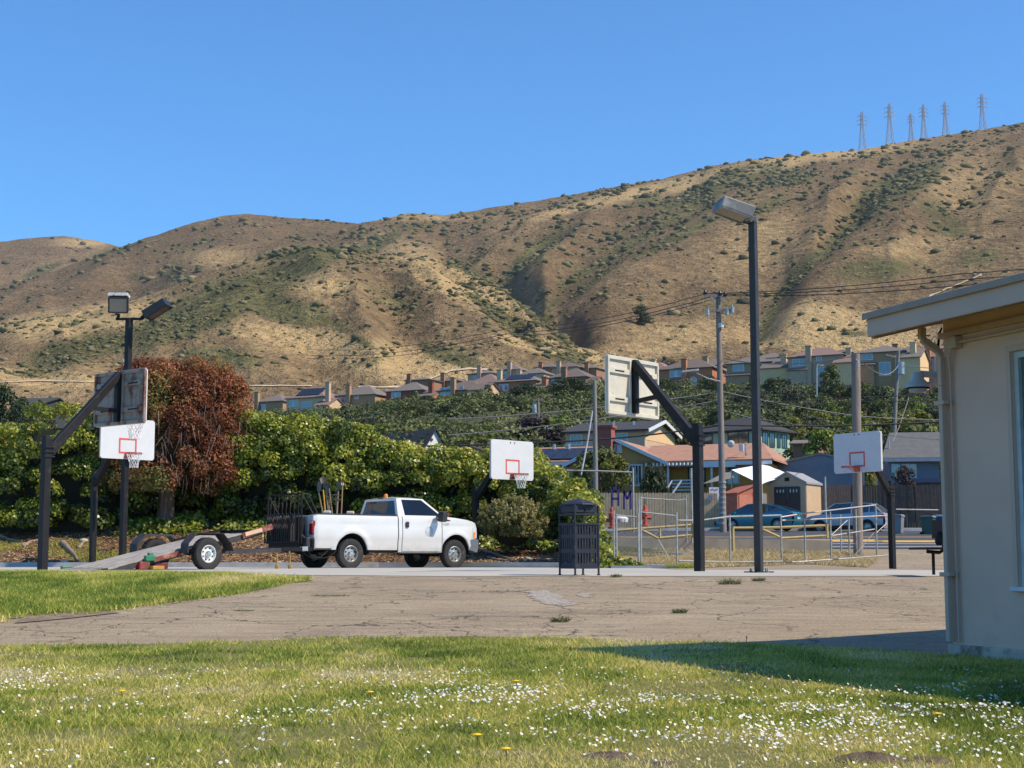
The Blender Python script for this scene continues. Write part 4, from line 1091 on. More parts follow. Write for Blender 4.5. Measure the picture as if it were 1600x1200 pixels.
# roof with rounded crown
vs = []; fs = []; ny = 8; rx = np.linspace(1.60, 2.50, 9)
for i, x in enumerate(rx):
    for j in range(ny + 1):
        u = -1 + 2 * j / ny; ex = abs(2 * (x - 2.05) / .9)
        vs.append((x, u * .755, zt2 - .055 + .055 * (1 - abs(u) ** 3.2) * (1 - ex ** 4 * .8)))
for i in range(len(rx) - 1):
    for j in range(ny): a = i * (ny + 1) + j; fs.append((a, a + 1, a + ny + 2, a + ny + 1))
fr.add(vs, fs)
cab = fr.build('cab_roof', M_white_p, tk, smooth=True, auto=32)
grear.build('rear_window', M_glass, tk); gws.build('windscreen', M_glass, tk)
m = MB(); 
for q in ((A[3], A[0], B[0], B[3]),):
    a, b, c, d = [Vector(p) for p in q]
    m.bar(a.lerp(d, .07) + Vector((-.004, -.11, 0)), b.lerp(c, .07) + Vector((-.004, .11, 0)), .02, .025)
m.build('window_seal', M_plastic, tk)
m = MB(); m.cbox((1.60, 0, zt2 - .04), (.03, .26, .03)); m.build('high_brake_light', mat('dark_red', (.15, .01, .01), .3), tk, bevel=.005)
m = MB(); m.lathe([(.0, 0), (.055, 0), (.055, .02), (.05, .075), (.035, .09), (0, .092)], 14, c=(1.78, .0, zt2)); m.build('beacon', M_amber, tk, smooth=True)
# hood and front wings
def topf(x): return float(np.interp(x, [3.02, 3.15, 3.5, 3.9, 4.15, 4.28, 4.34, 4.38], [1.44, 1.435, 1.41, 1.36, 1.31, 1.265, 1.20, 1.12]))
fx = xs_(3.03, 4.36, ac(XF), 34)
m = MB(); skin(m, fx, lambda x: arch(x, XF, AR, .48) if x < XF + AR else max(.60, .60), topf, Wf, 14); m.build('front_wing', M_white_p, tk, smooth=True, auto=32)
m = MB(); deckf(m, xs_(3.03, 4.36, (), 22), lambda x: topf(x) + .001, Wf, .055, 12); m.build('bonnet', M_white_p, tk, smooth=True, auto=40)
m = MB(); m.prism([(4.30, .55), (4.36, .60), (4.37, 1.10), (4.30, 1.18), (4.2, 1.15), (4.2, .6)], -.80, .80); m.build('grille', M_plastic, tk, bevel=.01)
for s in (-1, 1):
    m = MB(); vs = []; 
    xs2 = [4.14, 4.22, 4.30, 4.355]
    for x in xs2:
        for z in (.86, .99, 1.15): zz = min(z, topf(x) - .03); vs.append((x, s * (Wf(x, zz) + .012), zz))
    fs = [(i * 3 + j, i * 3 + j + 1, i * 3 + j + 4, i * 3 + j + 3) for i in range(3) for j in range(2)]
    vs += [(4.365, s * .62, .86), (4.375, s * .62, .98), (4.36, s * .62, 1.08)]; fs += [(9, 10, 13, 12), (10, 11, 14, 13)]
    m.add(vs, fs); hl = m.build('headlight', M_whitelens, tk, smooth=True)
    m = MB(); m.add([(x, s * (Wf(x, z) + .016), z) for x, z in ((4.15, .875), (4.24, .875), (4.26, 1.0), (4.17, 1.03))], [(0, 1, 2, 3)]); m.build('indicator_lens', M_amber, hl)
    m = MB(); m.tube([(3.04, s * (Wf(3.04, 1.35) + .006), 1.35), (3.30, s * (Wf(3.3, 1.33) + .006), 1.335)], .028, 4, rs=[.032, .012]); m.build('wing_vent', M_plastic, tk)
m = MB(); prf = [(4.10, .44), (4.10, .86), (4.36, .86), (4.47, .80), (4.47, .56), (4.38, .44)]
for (xa, ya, yb) in ((0, -.80, .80),): m.prism(prf, ya, yb)
for s in (-1, 1):
    m.add([(4.47, s * .80, .80), (4.36, s * .80, .86), (4.28, s * .985, .84), (4.33, s * .975, .78), (4.47, s * .80, .56), (4.33, s * .975, .56), (4.28, s * .975, .44), (4.38, s * .80, .44), (4.02, s * .985, .80), (4.02, s * .975, .52)],
          [(0,1,2,3),(0,3,5,4),(4,5,6,7),(3,2,8),(3,8,9,5),(5,9,6)])
m.build('front_bumper', mat('bumper_grey', (.13, .14, .16), .5, var=.15), tk, bevel=.006)
# underbody and wheel wells
m = MB(); m.box((-1.1, -.42, .50), (4.2, .42, .72)); m.box((.62, -.90, .52), (2.95, .90, .66))
for cx in (XR, XF):
    for s in (-1, 1):
        n_ = 14; pr = [(cx + (AR + .02) * math.cos(q), AZ + (AR + .02) * math.sin(q)) for q in np.linspace(-.1, math.pi + .1, n_)]
        vs = [(x, s * .96, z) for x, z in pr] + [(x, s * .50, z) for x, z in pr]
        m.add(vs, [(i, i + 1, i + 1 + n_, i + n_) for i in range(n_ - 1)]); m.add([(x, s * .50, z) for x, z in pr], [tuple(range(n_))])
for s in (-1, 1): m.box((.50, s * .86 - .06, .36), (.62, s * .86 + .06, .50))
m.box((-.09, -.62, .33), (.09, .62, .47)); m.box((3.42, -.62, .33), (3.58, .62, .45)); m.box((-1.5, -.05, .42), (-.9, .05, .52))
m.build('underbody', M_darkin, tk)
m = MB(); m.tube([(-.75, -.52, .40), (-.35, -.60, .42), (.4, -.55, .42)], .035, 8); m.build('exhaust_pipe', M_rust, tk)
m = MB(); m.bar((-1.15, -(Wf(-1, .6) + .0), .52), (-.55, -(Wf(-.6, .6) - .02), .52), .02, .04); m.bar((1.6, -.93, .43), (2.95, -.93, .43), .04, .05); m.build('sill_trim', M_plastic, tk)
wheels = []
for cx in (XR, XF):
    for s in (-1, 1): wheel(tk, (cx, s * TRK, .395), .395, .25, s, .225, 8)
# mirror
m = MB(); m.bar((2.86, -.97, 1.44), (2.84, -1.16, 1.47), .05, .05); m.bar((2.86, -.97, 1.36), (2.84, -1.16, 1.36), .04, .04)
mi_ = m.build('mirror_arm', M_plastic, tk)
m = MB(); m.prism([(2.76, 1.30), (2.78, 1.56), (2.86, 1.58), (2.93, 1.54), (2.94, 1.34), (2.90, 1.28)], -1.36, -1.12); m.build('mirror_head', M_plastic, mi_, bevel=.02)
m = MB(); m.prism([(2.76, 1.30), (2.78, 1.56), (2.86, 1.58), (2.93, 1.54), (2.94, 1.34), (2.90, 1.28)], 1.12, 1.36); m.build('mirror_head', M_plastic, mi_, bevel=.02)
m = MB(); m.cbox((2.95, -1.36, 1.47), (.05, .02, .07)); m.build('mirror_indicator', M_redlens, mi_)
# inside: bench seat, wheel
m = MB(); m.box((1.72, -.70, .95), (2.25, .70, 1.15)); 
for y in (-.42, .42): m.box((1.70, y - .24, 1.15), (1.84, y + .24, 1.58)); m.box((1.72, y - .12, 1.60), (1.80, y + .12, 1.76))
m.build('seat', mat('seat_cloth', (.05, .055, .06), .8), tk, bevel=.04)
m = MB(); m.box((2.78, -.85, 1.10), (3.05, .85, 1.42)); m.build('dashboard', M_plastic, tk, bevel=.04)
m = MB(); m.tube([Vector((2.66, .40, 1.38)) + Vector((.05 * math.sin(q), .18 * math.cos(q), .17 * math.sin(q))) for q in np.linspace(0, 6.28, 20)], .013, 6); m.build('steering_wheel', M_plastic, tk)
# door seal (ring emblem) and badge
m = MB(); cx, cz, rr = 2.55, 1.02, .135
def onside(x, z, o=.011): return (x, -(Wf(x, z) + o), z)
for r0, r1 in ((rr, rr - .016), (rr - .045, rr - .055)):
    q = np.linspace(0, 2 * math.pi, 41); vs = [onside(cx + r0 * math.cos(a), cz + r0 * math.sin(a)) for a in q] + [onside(cx + r1 * math.cos(a), cz + r1 * math.sin(a)) for a in q]
    m.add(vs, [(i, i + 1, i + 42, i + 41) for i in range(40)])
for (x0, z0, x1, z1) in ((-.05, -.02, .05, -.012), (-.05, .01, .0, .045), (.0, .045, .05, .01), (-.035, -.045, .035, -.038)):
    a, b = Vector(onside(cx + x0, cz + z0)), Vector(onside(cx + x1, cz + z1)); m.bar(a, b, .004, .010, up=(0, 0, 1))
m.build('round_emblem', mat('emblem_grey', (.30, .31, .32), .5), dr)
def letters(txt, size, name, mtl, par, loc, rot, depth=.002):
    cu = bpy.data.curves.new(name, 'FONT'); cu.body = txt; cu.size = size; cu.extrude = depth; cu.align_x = 'CENTER'; cu.align_y = 'CENTER'
    cu.resolution_u = 2
    tmp = bpy.data.objects.new(name + '_tmp', cu); col.objects.link(tmp)
    dg_ = bpy.context.evaluated_depsgraph_get(); me = bpy.data.meshes.new_from_object(tmp.evaluated_get(dg_)); bpy.data.objects.remove(tmp)
    me.materials.clear(); me.materials.append(mtl); o = bpy.data.objects.new(name, me); col.objects.link(o)
    if par: o.parent = par
    o.location = loc; o.rotation_euler = rot; return o
letters('F-250', .085, 'badge', M_steel, tk, (3.16, -1.022, 1.235), (R(90), 0, 0))
# lift gate, folded upright behind the bumper
m = MB(); gx = -1.50; gw = .86
lg = m
for y in (-gw, gw): m.bar((gx, y, .66), (gx, y, 1.98), .035, .035)
for z in (.68, 1.42, 1.97): m.bar((gx, -gw, z), (gx, gw, z), .035, .035)
m.bar((gx - .09, -gw, .70), (gx - .09, gw, .70), .05, .05); m.bar((gx - .09, -gw, 1.44), (gx - .09, gw, 1.44), .03, .03)
for y in (-gw, gw): m.bar((gx - .09, y, .68), (gx - .09, y, 1.46), .03, .03)
lf = m.build('lift_gate', M_black, tk, bevel=.003)
M_gate = mat('gate_dark_steel', (.022, .018, .016), .7, .0, var=.3, scale=8, dirt=(.06, .045, .035), dirt_amt=.25, dirt_scale=6)
for k in range(15):
    y = -gw + .14 + k * (2 * gw - .28) / 14
    m = MB(); m.bar((gx - .092, y, .72), (gx - .092, y, 1.43), .045 + (.05 if k in (2, 6, 11) else 0), .016); m.build('bar', M_gate, lf)
for k in range(8):
    y = -gw + .16 + k * (2 * gw - .3) / 7
    m = MB(); m.tube([(gx + .02 * math.cos(i), y + .025 * math.sin(i * 1.3), 1.42 + i * .55 / 10) for i in range(11)], .013, 5); m.build('bent_rod', M_gate, lf)
m = MB()
for y in (-gw, gw): m.bar((gx, y, 1.97), (-1.05, y, 1.30), .025); m.bar((gx, y, .90), (-1.25, y, .70), .04)
m.bar((gx, -gw, 1.97), (gx + .2, -gw, 1.97), .03); m.bar((gx + .2, -gw, 1.97), (-1.0, -gw, 1.44), .02)
m.build('gate_strut', M_gate, lf)
m = MB(); m.box((-1.50, -.80, .52), (-1.40, .80, .70)); m.box((-1.46, -.72, .78), (-1.30, .78, 1.36)); m.build('lift_mechanism', M_black, lf, bevel=.01)
M_toolhead = mat('tool_steel', (.12, .115, .11), .5, .6, dirt=(.10, .05, .03), dirt_amt=.4)
# ladder rack tools standing in the bed
def tool(name, label, cat, y, x0, lean, L, head, col_=None):
    b = org + TH * x0 + TR * (-y); b.z = .96
    t = thing(name, label, cat, b, HEAD, 'long-handled garden tools standing in the truck bed')
    top = Vector((lean[0], lean[1], L))
    m = MB(); m.tube([(0, 0, 0), top * .5 + Vector((.01, 0, 0)), top], .017, 6); m.build('handle', col_ or M_handle, t)
    m = MB(); d = top.normalized()
    if head == 'rake':
        m.bar(top + Vector((0, -.16, .04)), top + Vector((0, .16, .04)), .02); 
        for k in range(7): m.bar(top + Vector((0, -.15 + k * .05, .04)), top + Vector((-.07, -.15 + k * .05, .06)), .009)
        m.bar(top, top + Vector((0, 0, .05)), .02)
    elif head == 'fan':
        for k in range(9): a = (k - 4) * .13; m.bar(top, top + Vector((0, math.sin(a) * .36, math.cos(a) * .36)), .012)
    elif head == 'shovel': m.add([top + Vector(v) for v in ((0, -.03, 0), (0, .03, 0), (.01, .10, .08), (.02, .10, .24), (0, 0, .33), (.02, -.10, .24), (.01, -.10, .08))], [(0,1,2,6), (2,3,5,6), (3,4,5)])
    elif head == 'loop': m.tube([top, top + Vector((0, -.07, .06)), top + Vector((0, -.06, .14)), top + Vector((0, .06, .14)), top + Vector((0, .07, .06)), top], .011, 5)
    else: m.tube([top, top + Vector((0, 0, .05))], .02, 6)
    m.build('head', M_toolhead, t)
tool('rake', 'leaf rake with yellow-tipped fan standing leftmost in the truck bed', 'rake', -.60, -.55, (-.05, .12, 0), 1.15, 'fan', mat('yellow_handle', (.6, .33, .03), .5))
tool('shovel', 'shovel with blade up beside the leaf rake in the truck bed', 'shovel', -.62, -.45, (-.02, .18, 0), 1.02, 'shovel')
tool('loop_hoe', 'loop-headed hoe standing among the tools in the truck bed', 'hoe', -.62, -.32, (-.12, .10, 0), 1.20, 'loop')
tool('garden_rake', 'steel bow rake standing upright among the truck bed tools', 'rake', -.60, -.22, (-.02, .05, 0), .98, 'rake')
tool('shovel', 'long spade leaning left at the near side of the truck bed tools', 'shovel', -.50, -.50, (-.16, .15, 0), 1.08, 'shovel')
tool('garden_hoe', 'thin hoe between the shovels in the truck bed', 'hoe', -.45, -.38, (.02, .05, 0), .92, 'rake')
tool('fork', 'short garden fork at the middle of the truck bed tools', 'fork', -.70, -.36, (.05, -.05, 0), .85, 'rake')
tool('push_broom_pole', 'bare wooden pole leaning right among the truck bed tools', 'pole', -.62, -.14, (.10, .05, 0), 1.36, 'none')
tool('shovel', 'second shovel, rightmost metal blade of the truck bed tools', 'shovel', -.62, -.28, (.08, .02, 0), 1.12, 'shovel')
for k, (x, y, s_, c_, nm, lb_) in enumerate((( -.62, -.70, .16, (.5, .5, .48), 'container', 'pale container at the tail end of the truck bed'), (.12, -.72, .16, (.55, .45, .36), 'cloth_bundle', 'light bundle on the truck bed rail beside the tools'))):
    b = org + TH * x + TR * .72; b.z = 1.462
    m = MB(); m.cbox((0, 0, .045), (s_ * 1.3, .12, .09)); tag(m.build(nm, mat('bundle%d' % k, c_, .8), None, loc=b, bevel=.03), lb_, nm.split('_')[0])

# ================================================================ TILT TRAILER
wn_ = P(322, 893, 35.3); TA = R(47)
hx = Vector((math.cos(TA), math.sin(TA), 0)); hr = Vector((hx.y, -hx.x, 0))
to = Vector((wn_.x, wn_.y, 0)) - hr * 1.02; to.z = .008
tr_ = thing('tilt_trailer', 'rusty flatbed trailer tipped back so its grey plank deck touches the court', 'trailer', to, TA)
for s in (-1, 1): wheel(tr_, (0, s * 1.02, .365), .365, .22, s, .205, 8, mat('white_spoke_rim', (.70, .70, .68), .4, var=.1, dirt=(.2, .17, .14), dirt_amt=.1))
tilt = R(12.5); ct, st_ = math.cos(tilt), math.sin(tilt)
def D(x, y, z): return Vector((x * ct - z * st_, y, .56 + x * st_ + z * ct))
Lr = -.53 / st_            # where the deck meets the ground
m = MB()
for s in (-1, 1): m.bar(D(Lr * .98, s * .80, -.07), D(1.75, s * .80, -.07), .06, .11)
for x in (-1.6, -.9, -.2, .5, 1.2, 1.72): m.bar(D(x, -.78, -.08), D(x, .78, -.08), .06, .07)
m.build('tilting_frame', M_rust, tr_, bevel=.004)
npl = 9
for k in range(npl):
    y = -.75 + (k + .5) * 1.5 / npl
    m = MB(); j = random.uniform(-.03, .03); m.bar(D(Lr * 1.0, y, .005 + random.uniform(0, .008)), D(1.2 + j, y, .005 + random.uniform(0, .01)), 1.5 / npl - .012, .035, up=(0, 0, 1)); m.build('plank', M_wood, tr_)
M_wedge = mat('ramp_plate', (.30, .27, .23), .7, .2, var=.3, scale=10, dirt=(.16, .10, .07), dirt_amt=.4)
m = MB(); e = D(Lr, 0, 0); m.add([(e.x, -.80, .05), (e.x, .80, .05), (e.x - .5, .80, .0), (e.x - .5, -.80, .0)], [(0, 1, 2, 3)]); m.build('ramp_lip', M_wedge, tr_)
M_redwood = mat('red_painted_board', (.20, .05, .035), .7, var=.3, scale=5, dirt=(.35, .22, .16), dirt_amt=.3, dirt_scale=5)
m = MB(); m.bar(D(-1.35, -.86, -.04), D(-.55, -.86, -.04), .025, .10); m.build('side_board', M_redwood, tr_)
m = MB(); m.bar(D(1.15, -.86, -.02), D(2.05, -.86, .02), .03, .13); m.build('side_board', M_redwood, tr_)
m = MB(); m.bar(D(1.22, -.885, .0), D(1.72, -.885, .01), .02, .09); m.build('reflector_board', mat('pale_board', (.60, .40, .26), .7), tr_)
m = MB(); m.bar(D(1.75, .80, -.02), D(.4, .80, .02), .04, .12); m.bar(D(1.75, -.80, -.04), D(1.75, .80, -.04), .05, .10); m.build('headboard', M_black, tr_)
for s in (-1, 1):
    m = MB(); y0, y1 = s * .88, s * 1.17
    pr = [(-.62, .38), (-.60, .60), (-.36, .84), (.36, .84), (.58, .62), (.66, .44)]
    vs = [(x, min(y0, y1), z) for x, z in pr] + [(x, max(y0, y1), z) for x, z in pr]; n_ = len(pr)
    m.add(vs, [(i, i + 1, i + 1 + n_, i + n_) for i in range(n_ - 1)])
    vs = [(x, s * .885, z) for x, z in pr] + [(x * .93, s * .885, z - .05) for x, z in pr]; m.add(vs, [(i, i + 1, i + 1 + n_, i + n_) for i in range(n_ - 1)])
    o = m.build('mudguard', M_rust, tr_); md = o.modifiers.new('s', 'SOLIDIFY'); md.thickness = .012
m = MB(); m.bar((-.10, -1.0, .365), (-.10, 1.0, .365), .06); m.bar((-.55, -.84, .44), (.75, -.84, .42), .05, .10); m.bar((-.55, .84, .44), (.75, .84, .42), .05, .10)
m.bar((.75, -.84, .42), (2.9, -.04, .47), .06, .10); m.bar((.75, .84, .42), (2.9, .04, .47), .06, .10)
m.build('chassis', M_rust, tr_, bevel=.004)
m = MB(); m.bar((2.2, 0, .47), (3.95, 0, .50), .08, .10); tg_ = m.build('tongue', M_black, tr_, bevel=.004)
m = MB(); m.bar((3.60, 0, .505), (3.78, 0, .51), .09, .11); m.build('coupler', M_steel, tg_)
m = MB(); m.lathe([(.0, .60), (.05, .6), (.06, .85), (.035, .9), (0, .9)], 10, c=(3.95, .0, -.12)); m.build('hitch', M_black, tg_)
m = MB()
for s in (-1, 1): m.tube([Vector((3.7 + .9 * u, s * .08 + s * .1 * u, .46 - .75 * u * (1 - u))) for u in np.linspace(0, 1, 9)], .012, 5)
m.build('safety_chain', M_black, tr_)
M_yel = mat('yellow_strap', (.36, .22, .03), .6, var=.2)
for x in (2.75, 3.15):
    m = MB(); m.tube([(x, -.09, .44), (x + .02, -.10, .25), (x, -.11, .10)], .02, 6); m.tube([(x, -.11, .10), (x + .03, -.11, .02)], .05, 6); m.build('yellow_jack', M_yel, tr_)
for s, y in ((-1, -.86), (1, .86)):
    p = D(-1.62, y, -.10)
    m = MB(); m.cbox(p, (.26, .10, .16)); m.build('lamp_box', M_redwood, tr_, bevel=.01)
    m = MB(); m.cbox(p + Vector((-.14, 0, -.04)), (.05, .16, .12)); m.build('tail_lamp', M_redlens, tr_, bevel=.01)
m = MB(); m.cbox(D(-1.45, -.88, .02), (.26, .10, .12)); m.cbox(D(-1.42, -.88, .10), (.12, .08, .08)); m.build('ratchet', mat('green_paint', (.03, .17, .08), .5), tr_, bevel=.015)
m = MB(); m.cbox(D(-2.5, .86, .02), (.26, .10, .10)); m.build('ratchet', mat('green_paint', (.03, .17, .08), .5), tr_, bevel=.015)
m = MB(); m.cbox((-1.05, -.7, .10), (.36, .2, .14)); m.build('wheel_chock', mat('dark_red_paint', (.14, .012, .012), .5), tr_, bevel=.02)
m = MB(); m.cbox((-1.30, -1.0, .06), (.30, .12, .08)); m.build('yellow_block', M_yel, tr_, bevel=.01)
# ================================================================ LAWN GRASS
def blades(name, X, Y, h, w, tint, m, nseg, seed, z=None, lean=.35):
    g = np.random.default_rng(seed); n = len(X)
    Z = (gz(X, Y) if z is None else z) + .005
    a = g.random(n) * 6.283; wx, wy = np.cos(a) * w / 2, np.sin(a) * w / 2
    b = g.random(n) * 6.283; L = h * lean * (.3 + g.random(n)) * 1.3; bx, by = np.cos(b) * L, np.sin(b) * L
    base = np.stack([X, Y, Z], -1); W_ = np.stack([wx, wy, np.zeros(n)], -1)
    tip = base + np.stack([bx, by, h], -1)
    if nseg == 1:
        V = np.stack([base - W_, base + W_, tip], 1).reshape(-1, 3); Fc = np.arange(n * 3).reshape(n, 3); T = np.repeat(tint, 3)
    else:
        mid = base + np.stack([bx * .35, by * .35, h * .6], -1)
        V = np.stack([base - W_, base + W_, mid - W_ * .8, mid + W_ * .8, tip], 1).reshape(-1, 3)
        i = np.arange(n)[:, None] * 5
        Fc = np.concatenate([i + np.array([[0, 1, 3]]), i + np.array([[0, 3, 2]]), i + np.array([[2, 3, 4]])]); T = np.repeat(tint, 5)
    return np_mesh(name, V, Fc, m, {'tint': T})
M_grass = leafmat('grass_blades', [(0, (.10, .15, .02)), (.3, (.26, .34, .05)), (.5, (.47, .49, .085)), (.68, (.70, .60, .15)), (.85, (.82, .68, .27)), (1, (.85, .72, .42))], .45, .5, .3)
def lawn_tint(X, Y, g):
    d = fbm(X * .9, Y * .5, 60, 4); d2 = fbm(X * 3.5, Y * 2.5, 61, 3)
    # drier towards the front left, greener in the daisy belt on the right
    dry = np.clip((7.8 - Y) / 4, 0, 1) * .12 * np.clip((2.2 - X) / 2, 0, 1) - .06 * np.exp(-((Y - 7.2) / 1.6) ** 2) * (X > -.4)
    return np.clip(.56 + dry + (d - .5) * 1.5 + (d2 - .5) * .8 + g.normal(0, .17, len(X)), 0, 1)
def wedge(n, y0, y1, g, pw=1.0, m=.42):
    t = g.random(n) ** pw; Y = y0 + (y1 - y0) * t
    return g.uniform(-1, 1, n) * (Y * m * .86 + .5), Y
g = np.random.default_rng(11)
def bare(X, Y):
    return fbm(X * 1.3, Y * 1.1, 90, 4) > .62
for k, (n, y0, y1, ns, w, hh) in enumerate(((95000, 4.3, 7.2, 3, .0045, .027), (110000, 7.0, 10.2, 3, .006, .028), (115000, 10.0, 15.3, 1, .011, .033))):
    X, Y = wedge(n, y0, y1, g)
    ok = (Y < lawn_edge(X) + .05 * g.normal(0, 1, n)) & ~(bare(X, Y) & (g.random(n) < .75)); X, Y = X[ok], Y[ok]; n = len(X)
    h = hh * (.45 + .9 * g.random(n)) * (.75 + .6 * fbm(X * 2, Y * 2, 70, 3)); h *= np.where(g.random(n) < .004, 3.0, 1)
    tint = lawn_tint(X, Y, g); h = h * np.where(tint > .75, .7, 1)
    o = blades('lawn_grass', X, Y, h, w * (.6 + .8 * g.random(n)), tint, M_grass, ns, 5 + k, lean=.75)
    tag(o, ['mown grass nearest the camera, part dry and part green', 'middle band of the front lawn grass', 'far band of lawn grass along the cracked asphalt'][k], 'grass', kind='stuff')
# left lawn on the slope
from mathutils import geometry as _geo
def in_poly(X, Y, poly):
    c = np.zeros(len(X), bool); n = len(poly)
    for i in range(n):
        x0, y0 = poly[i]; x1, y1 = poly[(i + 1) % n]
        k = ((y0 > Y) != (y1 > Y)) & (X < (x1 - x0) * (Y - y0) / (y1 - y0 + 1e-12) + x0); c ^= k
    return c
pa = np.array(left_lawn); n = 150000
X = g.uniform(-10.5, pa[:, 0].max(), n); Y = g.uniform(pa[:, 1].min(), pa[:, 1].max(), n)
ok = in_poly(X + g.normal(0, .12, n) + .5 * (fbm(X * 1.5, Y * 1.5, 64, 3) - .5), Y + g.normal(0, .10, n) + .9 * (fbm(X * 1.5, Y * 1.5, 63, 3) - .5), left_lawn); X, Y = X[ok], Y[ok]; n = len(X)
tint = np.clip(.50 + (fbm(X * 1.2, Y * .7, 62, 4) - .5) * 1.3 + g.normal(0, .14, n), 0, 1)
o = blades('lawn_grass', X, Y, (.03 + .04 * g.random(n)), .012 + .01 * g.random(n), tint, M_grass, 1, 15, z=gz(X, Y) + .015, lean=.6)
tag(o, 'bright green grass on the left mound before the trailer', 'grass', kind='stuff')
# daisies, in drifts
def drift(px, py):
    d = np.exp(-((py - (1112 + 12 * np.sin(px / 160))) / 26) ** 2) * np.interp(px, [-50, 300, 520, 700, 1000, 1300, 1650], [.10, .12, .5, .75, 1.0, .85, .55])
    d += .5 * np.exp(-(((px - 90) / 110) ** 2 + ((py - 1072) / 14) ** 2)) + .35 * np.exp(-(((px - 730) / 60) ** 2 + ((py - 1066) / 8) ** 2)) + .35 * np.exp(-(((py - 1150) / 40) ** 2)) * (px > 1150) + .05
    d += .25 * np.exp(-(((px - 1080) / 160) ** 2 + ((py - 1170) / 16) ** 2)) + .4 * np.exp(-(((px - 880) / 50) ** 2 + ((py - 1170) / 10) ** 2))
    return d
n = 85000; Y = g.uniform(4.6, 10.5, n); X = g.uniform(-1, 1, n) * Y * .37
py = 600 + F * np.tan(np.arctan((EYE + .53) / Y) + PITCH); px = 800 + X / Y * F
ok = g.random(n) < drift(px, py) * (.12 + 1.3 * (fbm(X * 2.6, Y * 2.6, 88, 4) > .50)) * .25 * (Y / 7) ** -.3
X, Y = X[ok], Y[ok]; n = len(X); r = .0042 + .004 * g.random(n); Z = gz(X, Y) + .032 + .02 * g.random(n)
tn = np.stack([g.normal(0, .45, n), g.normal(-.35, .45, n), np.full(n, .9)], -1); tn /= np.linalg.norm(tn, axis=1)[:, None]
u = np.cross(tn, [0, 1, 0]); u /= np.linalg.norm(u, axis=1)[:, None]; v = np.cross(tn, u); C = np.stack([X, Y, Z], -1)
k = 9; an = np.arange(k) / k * 6.283
rimv = C[:, None] + r[:, None, None] * (np.cos(an)[None, :, None] * u[:, None] + np.sin(an)[None, :, None] * v[:, None]) * (1 - .25 * (np.arange(k) % 2))[None, :, None] + tn[:, None] * .002
V = np.concatenate([C[:, None], rimv], 1).reshape(-1, 3); i = np.arange(n)[:, None, None] * (k + 1)
Fc = (i + np.array([[0, 1 + j, 1 + (j + 1) % k] for j in range(k)])[None]).reshape(-1, 3)
dz = np_mesh('daisy_drift', V, Fc, mat('daisy_petal', (.80, .80, .76), .7, var=.05)); tag(dz, 'white daisies scattered in drifts across the front lawn', 'daisies', kind='stuff')
V2 = (C + tn * .003)[:, None] + (r * .36)[:, None, None] * (np.cos(an[:6])[None, :, None] * u[:, None] + np.sin(an[:6])[None, :, None] * v[:, None])
o = np_mesh('daisy_eye', V2.reshape(-1, 3), np.arange(n * 6).reshape(n, 6), mat('daisy_yellow', (.60, .38, .03), .8), parent=dz); o['kind'] = 'stuff'
# dandelions
M_dand = mat('dandelion_yellow', (.80, .50, .01), .7, var=.15, scale=60); M_stem = mat('stem_green', (.10, .14, .04), .6)
for k, (a, b, lb_) in enumerate([(1604, 1081, 'at the right edge under the window'), (1404, 1081, 'just below the building shadow, right of the taller one'), (1465, 1130, 'lowest and largest at the right of the daisy drift'), (1503, 1083, 'left of a mole hill near the shadow'), (1154, 1043, 'left of a close pair at the edge of the shadow'), (1165, 1042, 'right of a close pair at the edge of the shadow'),
        (190, 1092, 'alone in the green grass on the left'), (745, 1166, 'beside daisies at the bottom middle'), (790, 1189, 'lowest at the bottom middle of the lawn'), (806, 1075, 'near the middle above the daisies'), (578, 1094, 'small one left of the middle')]):
    p = hit(a, b + 4); t = thing('dandelion', 'yellow dandelion flower ' + lb_, 'flower', p, 0, 'dandelions in the lawn')
    hgt = .05
    m = MB(); m.tube([(0, 0, 0), (.004, 0, hgt * .6), (0, -.003, hgt)], .0022, 5); m.build('stem', M_stem, t)
    m = MB(); m.lathe([(0, hgt - .003), (.011, hgt), (.019, hgt + .004), (.014, hgt + .009), (0, hgt + .011)], 12); 
    for q in range(14):
        aa = q / 14 * 6.283; m.bar((math.cos(aa) * .012, math.sin(aa) * .012, hgt + .004), (math.cos(aa) * .023, math.sin(aa) * .023, hgt + .006), .005, .0015)
    m.build('flower_head', M_dand, t)
# mole hills and bare patches
M_earth = mat('loose_earth', (.13, .09, .062), .95, var=.45, scale=30, bmp=1.0)
for k, (a, b, w_, hh, lb_) in enumerate([(1362, 1195, .13, .035, 'brown mole hill at the bottom edge right of the middle'), (1450, 1196, .12, .02, 'flat spread of loose earth right of the bottom mole hill'), (955, 1188, .11, .022, 'dark mole hill at the bottom middle'), (1030, 1199, .08, .012, 'small earth patch right of the dark mole hill'), (1400, 1112, .10, .02, 'mole hill in the green belt at the right'), (1040, 1192, .05, .008, 'tiny earth crumb patch beside the dark mole hill')]):
    p = hit(a, b); V = []; nr, na = 9, 30
    for i in range(nr):
        for j in range(na):
            q = j / na * 6.283; rr = i / (nr - 1) * w_ * (1 + .3 * (vnoise(np.array(math.cos(q) * 2 + k), np.array(math.sin(q) * 2), 3) - .5))
            V.append((rr * math.cos(q) * 1.25, rr * math.sin(q), hh * (1 - (i / (nr - 1)) ** 2) * (.7 + .6 * float(vnoise(np.array(rr * math.cos(q) * 60), np.array(rr * math.sin(q) * 60 + k), 5))) + .006 + (-.02 if i == nr - 1 else 0)))
    Fc = [(i * na + j, i * na + (j + 1) % na, (i + 1) * na + (j + 1) % na, (i + 1) * na + j) for i in range(nr - 1) for j in range(na)]
    o = np_mesh('mole_hill', V, Fc, M_earth, None, True); o.location = p; tag(o, lb_, 'mole hill', 'mole hills in the lawn')
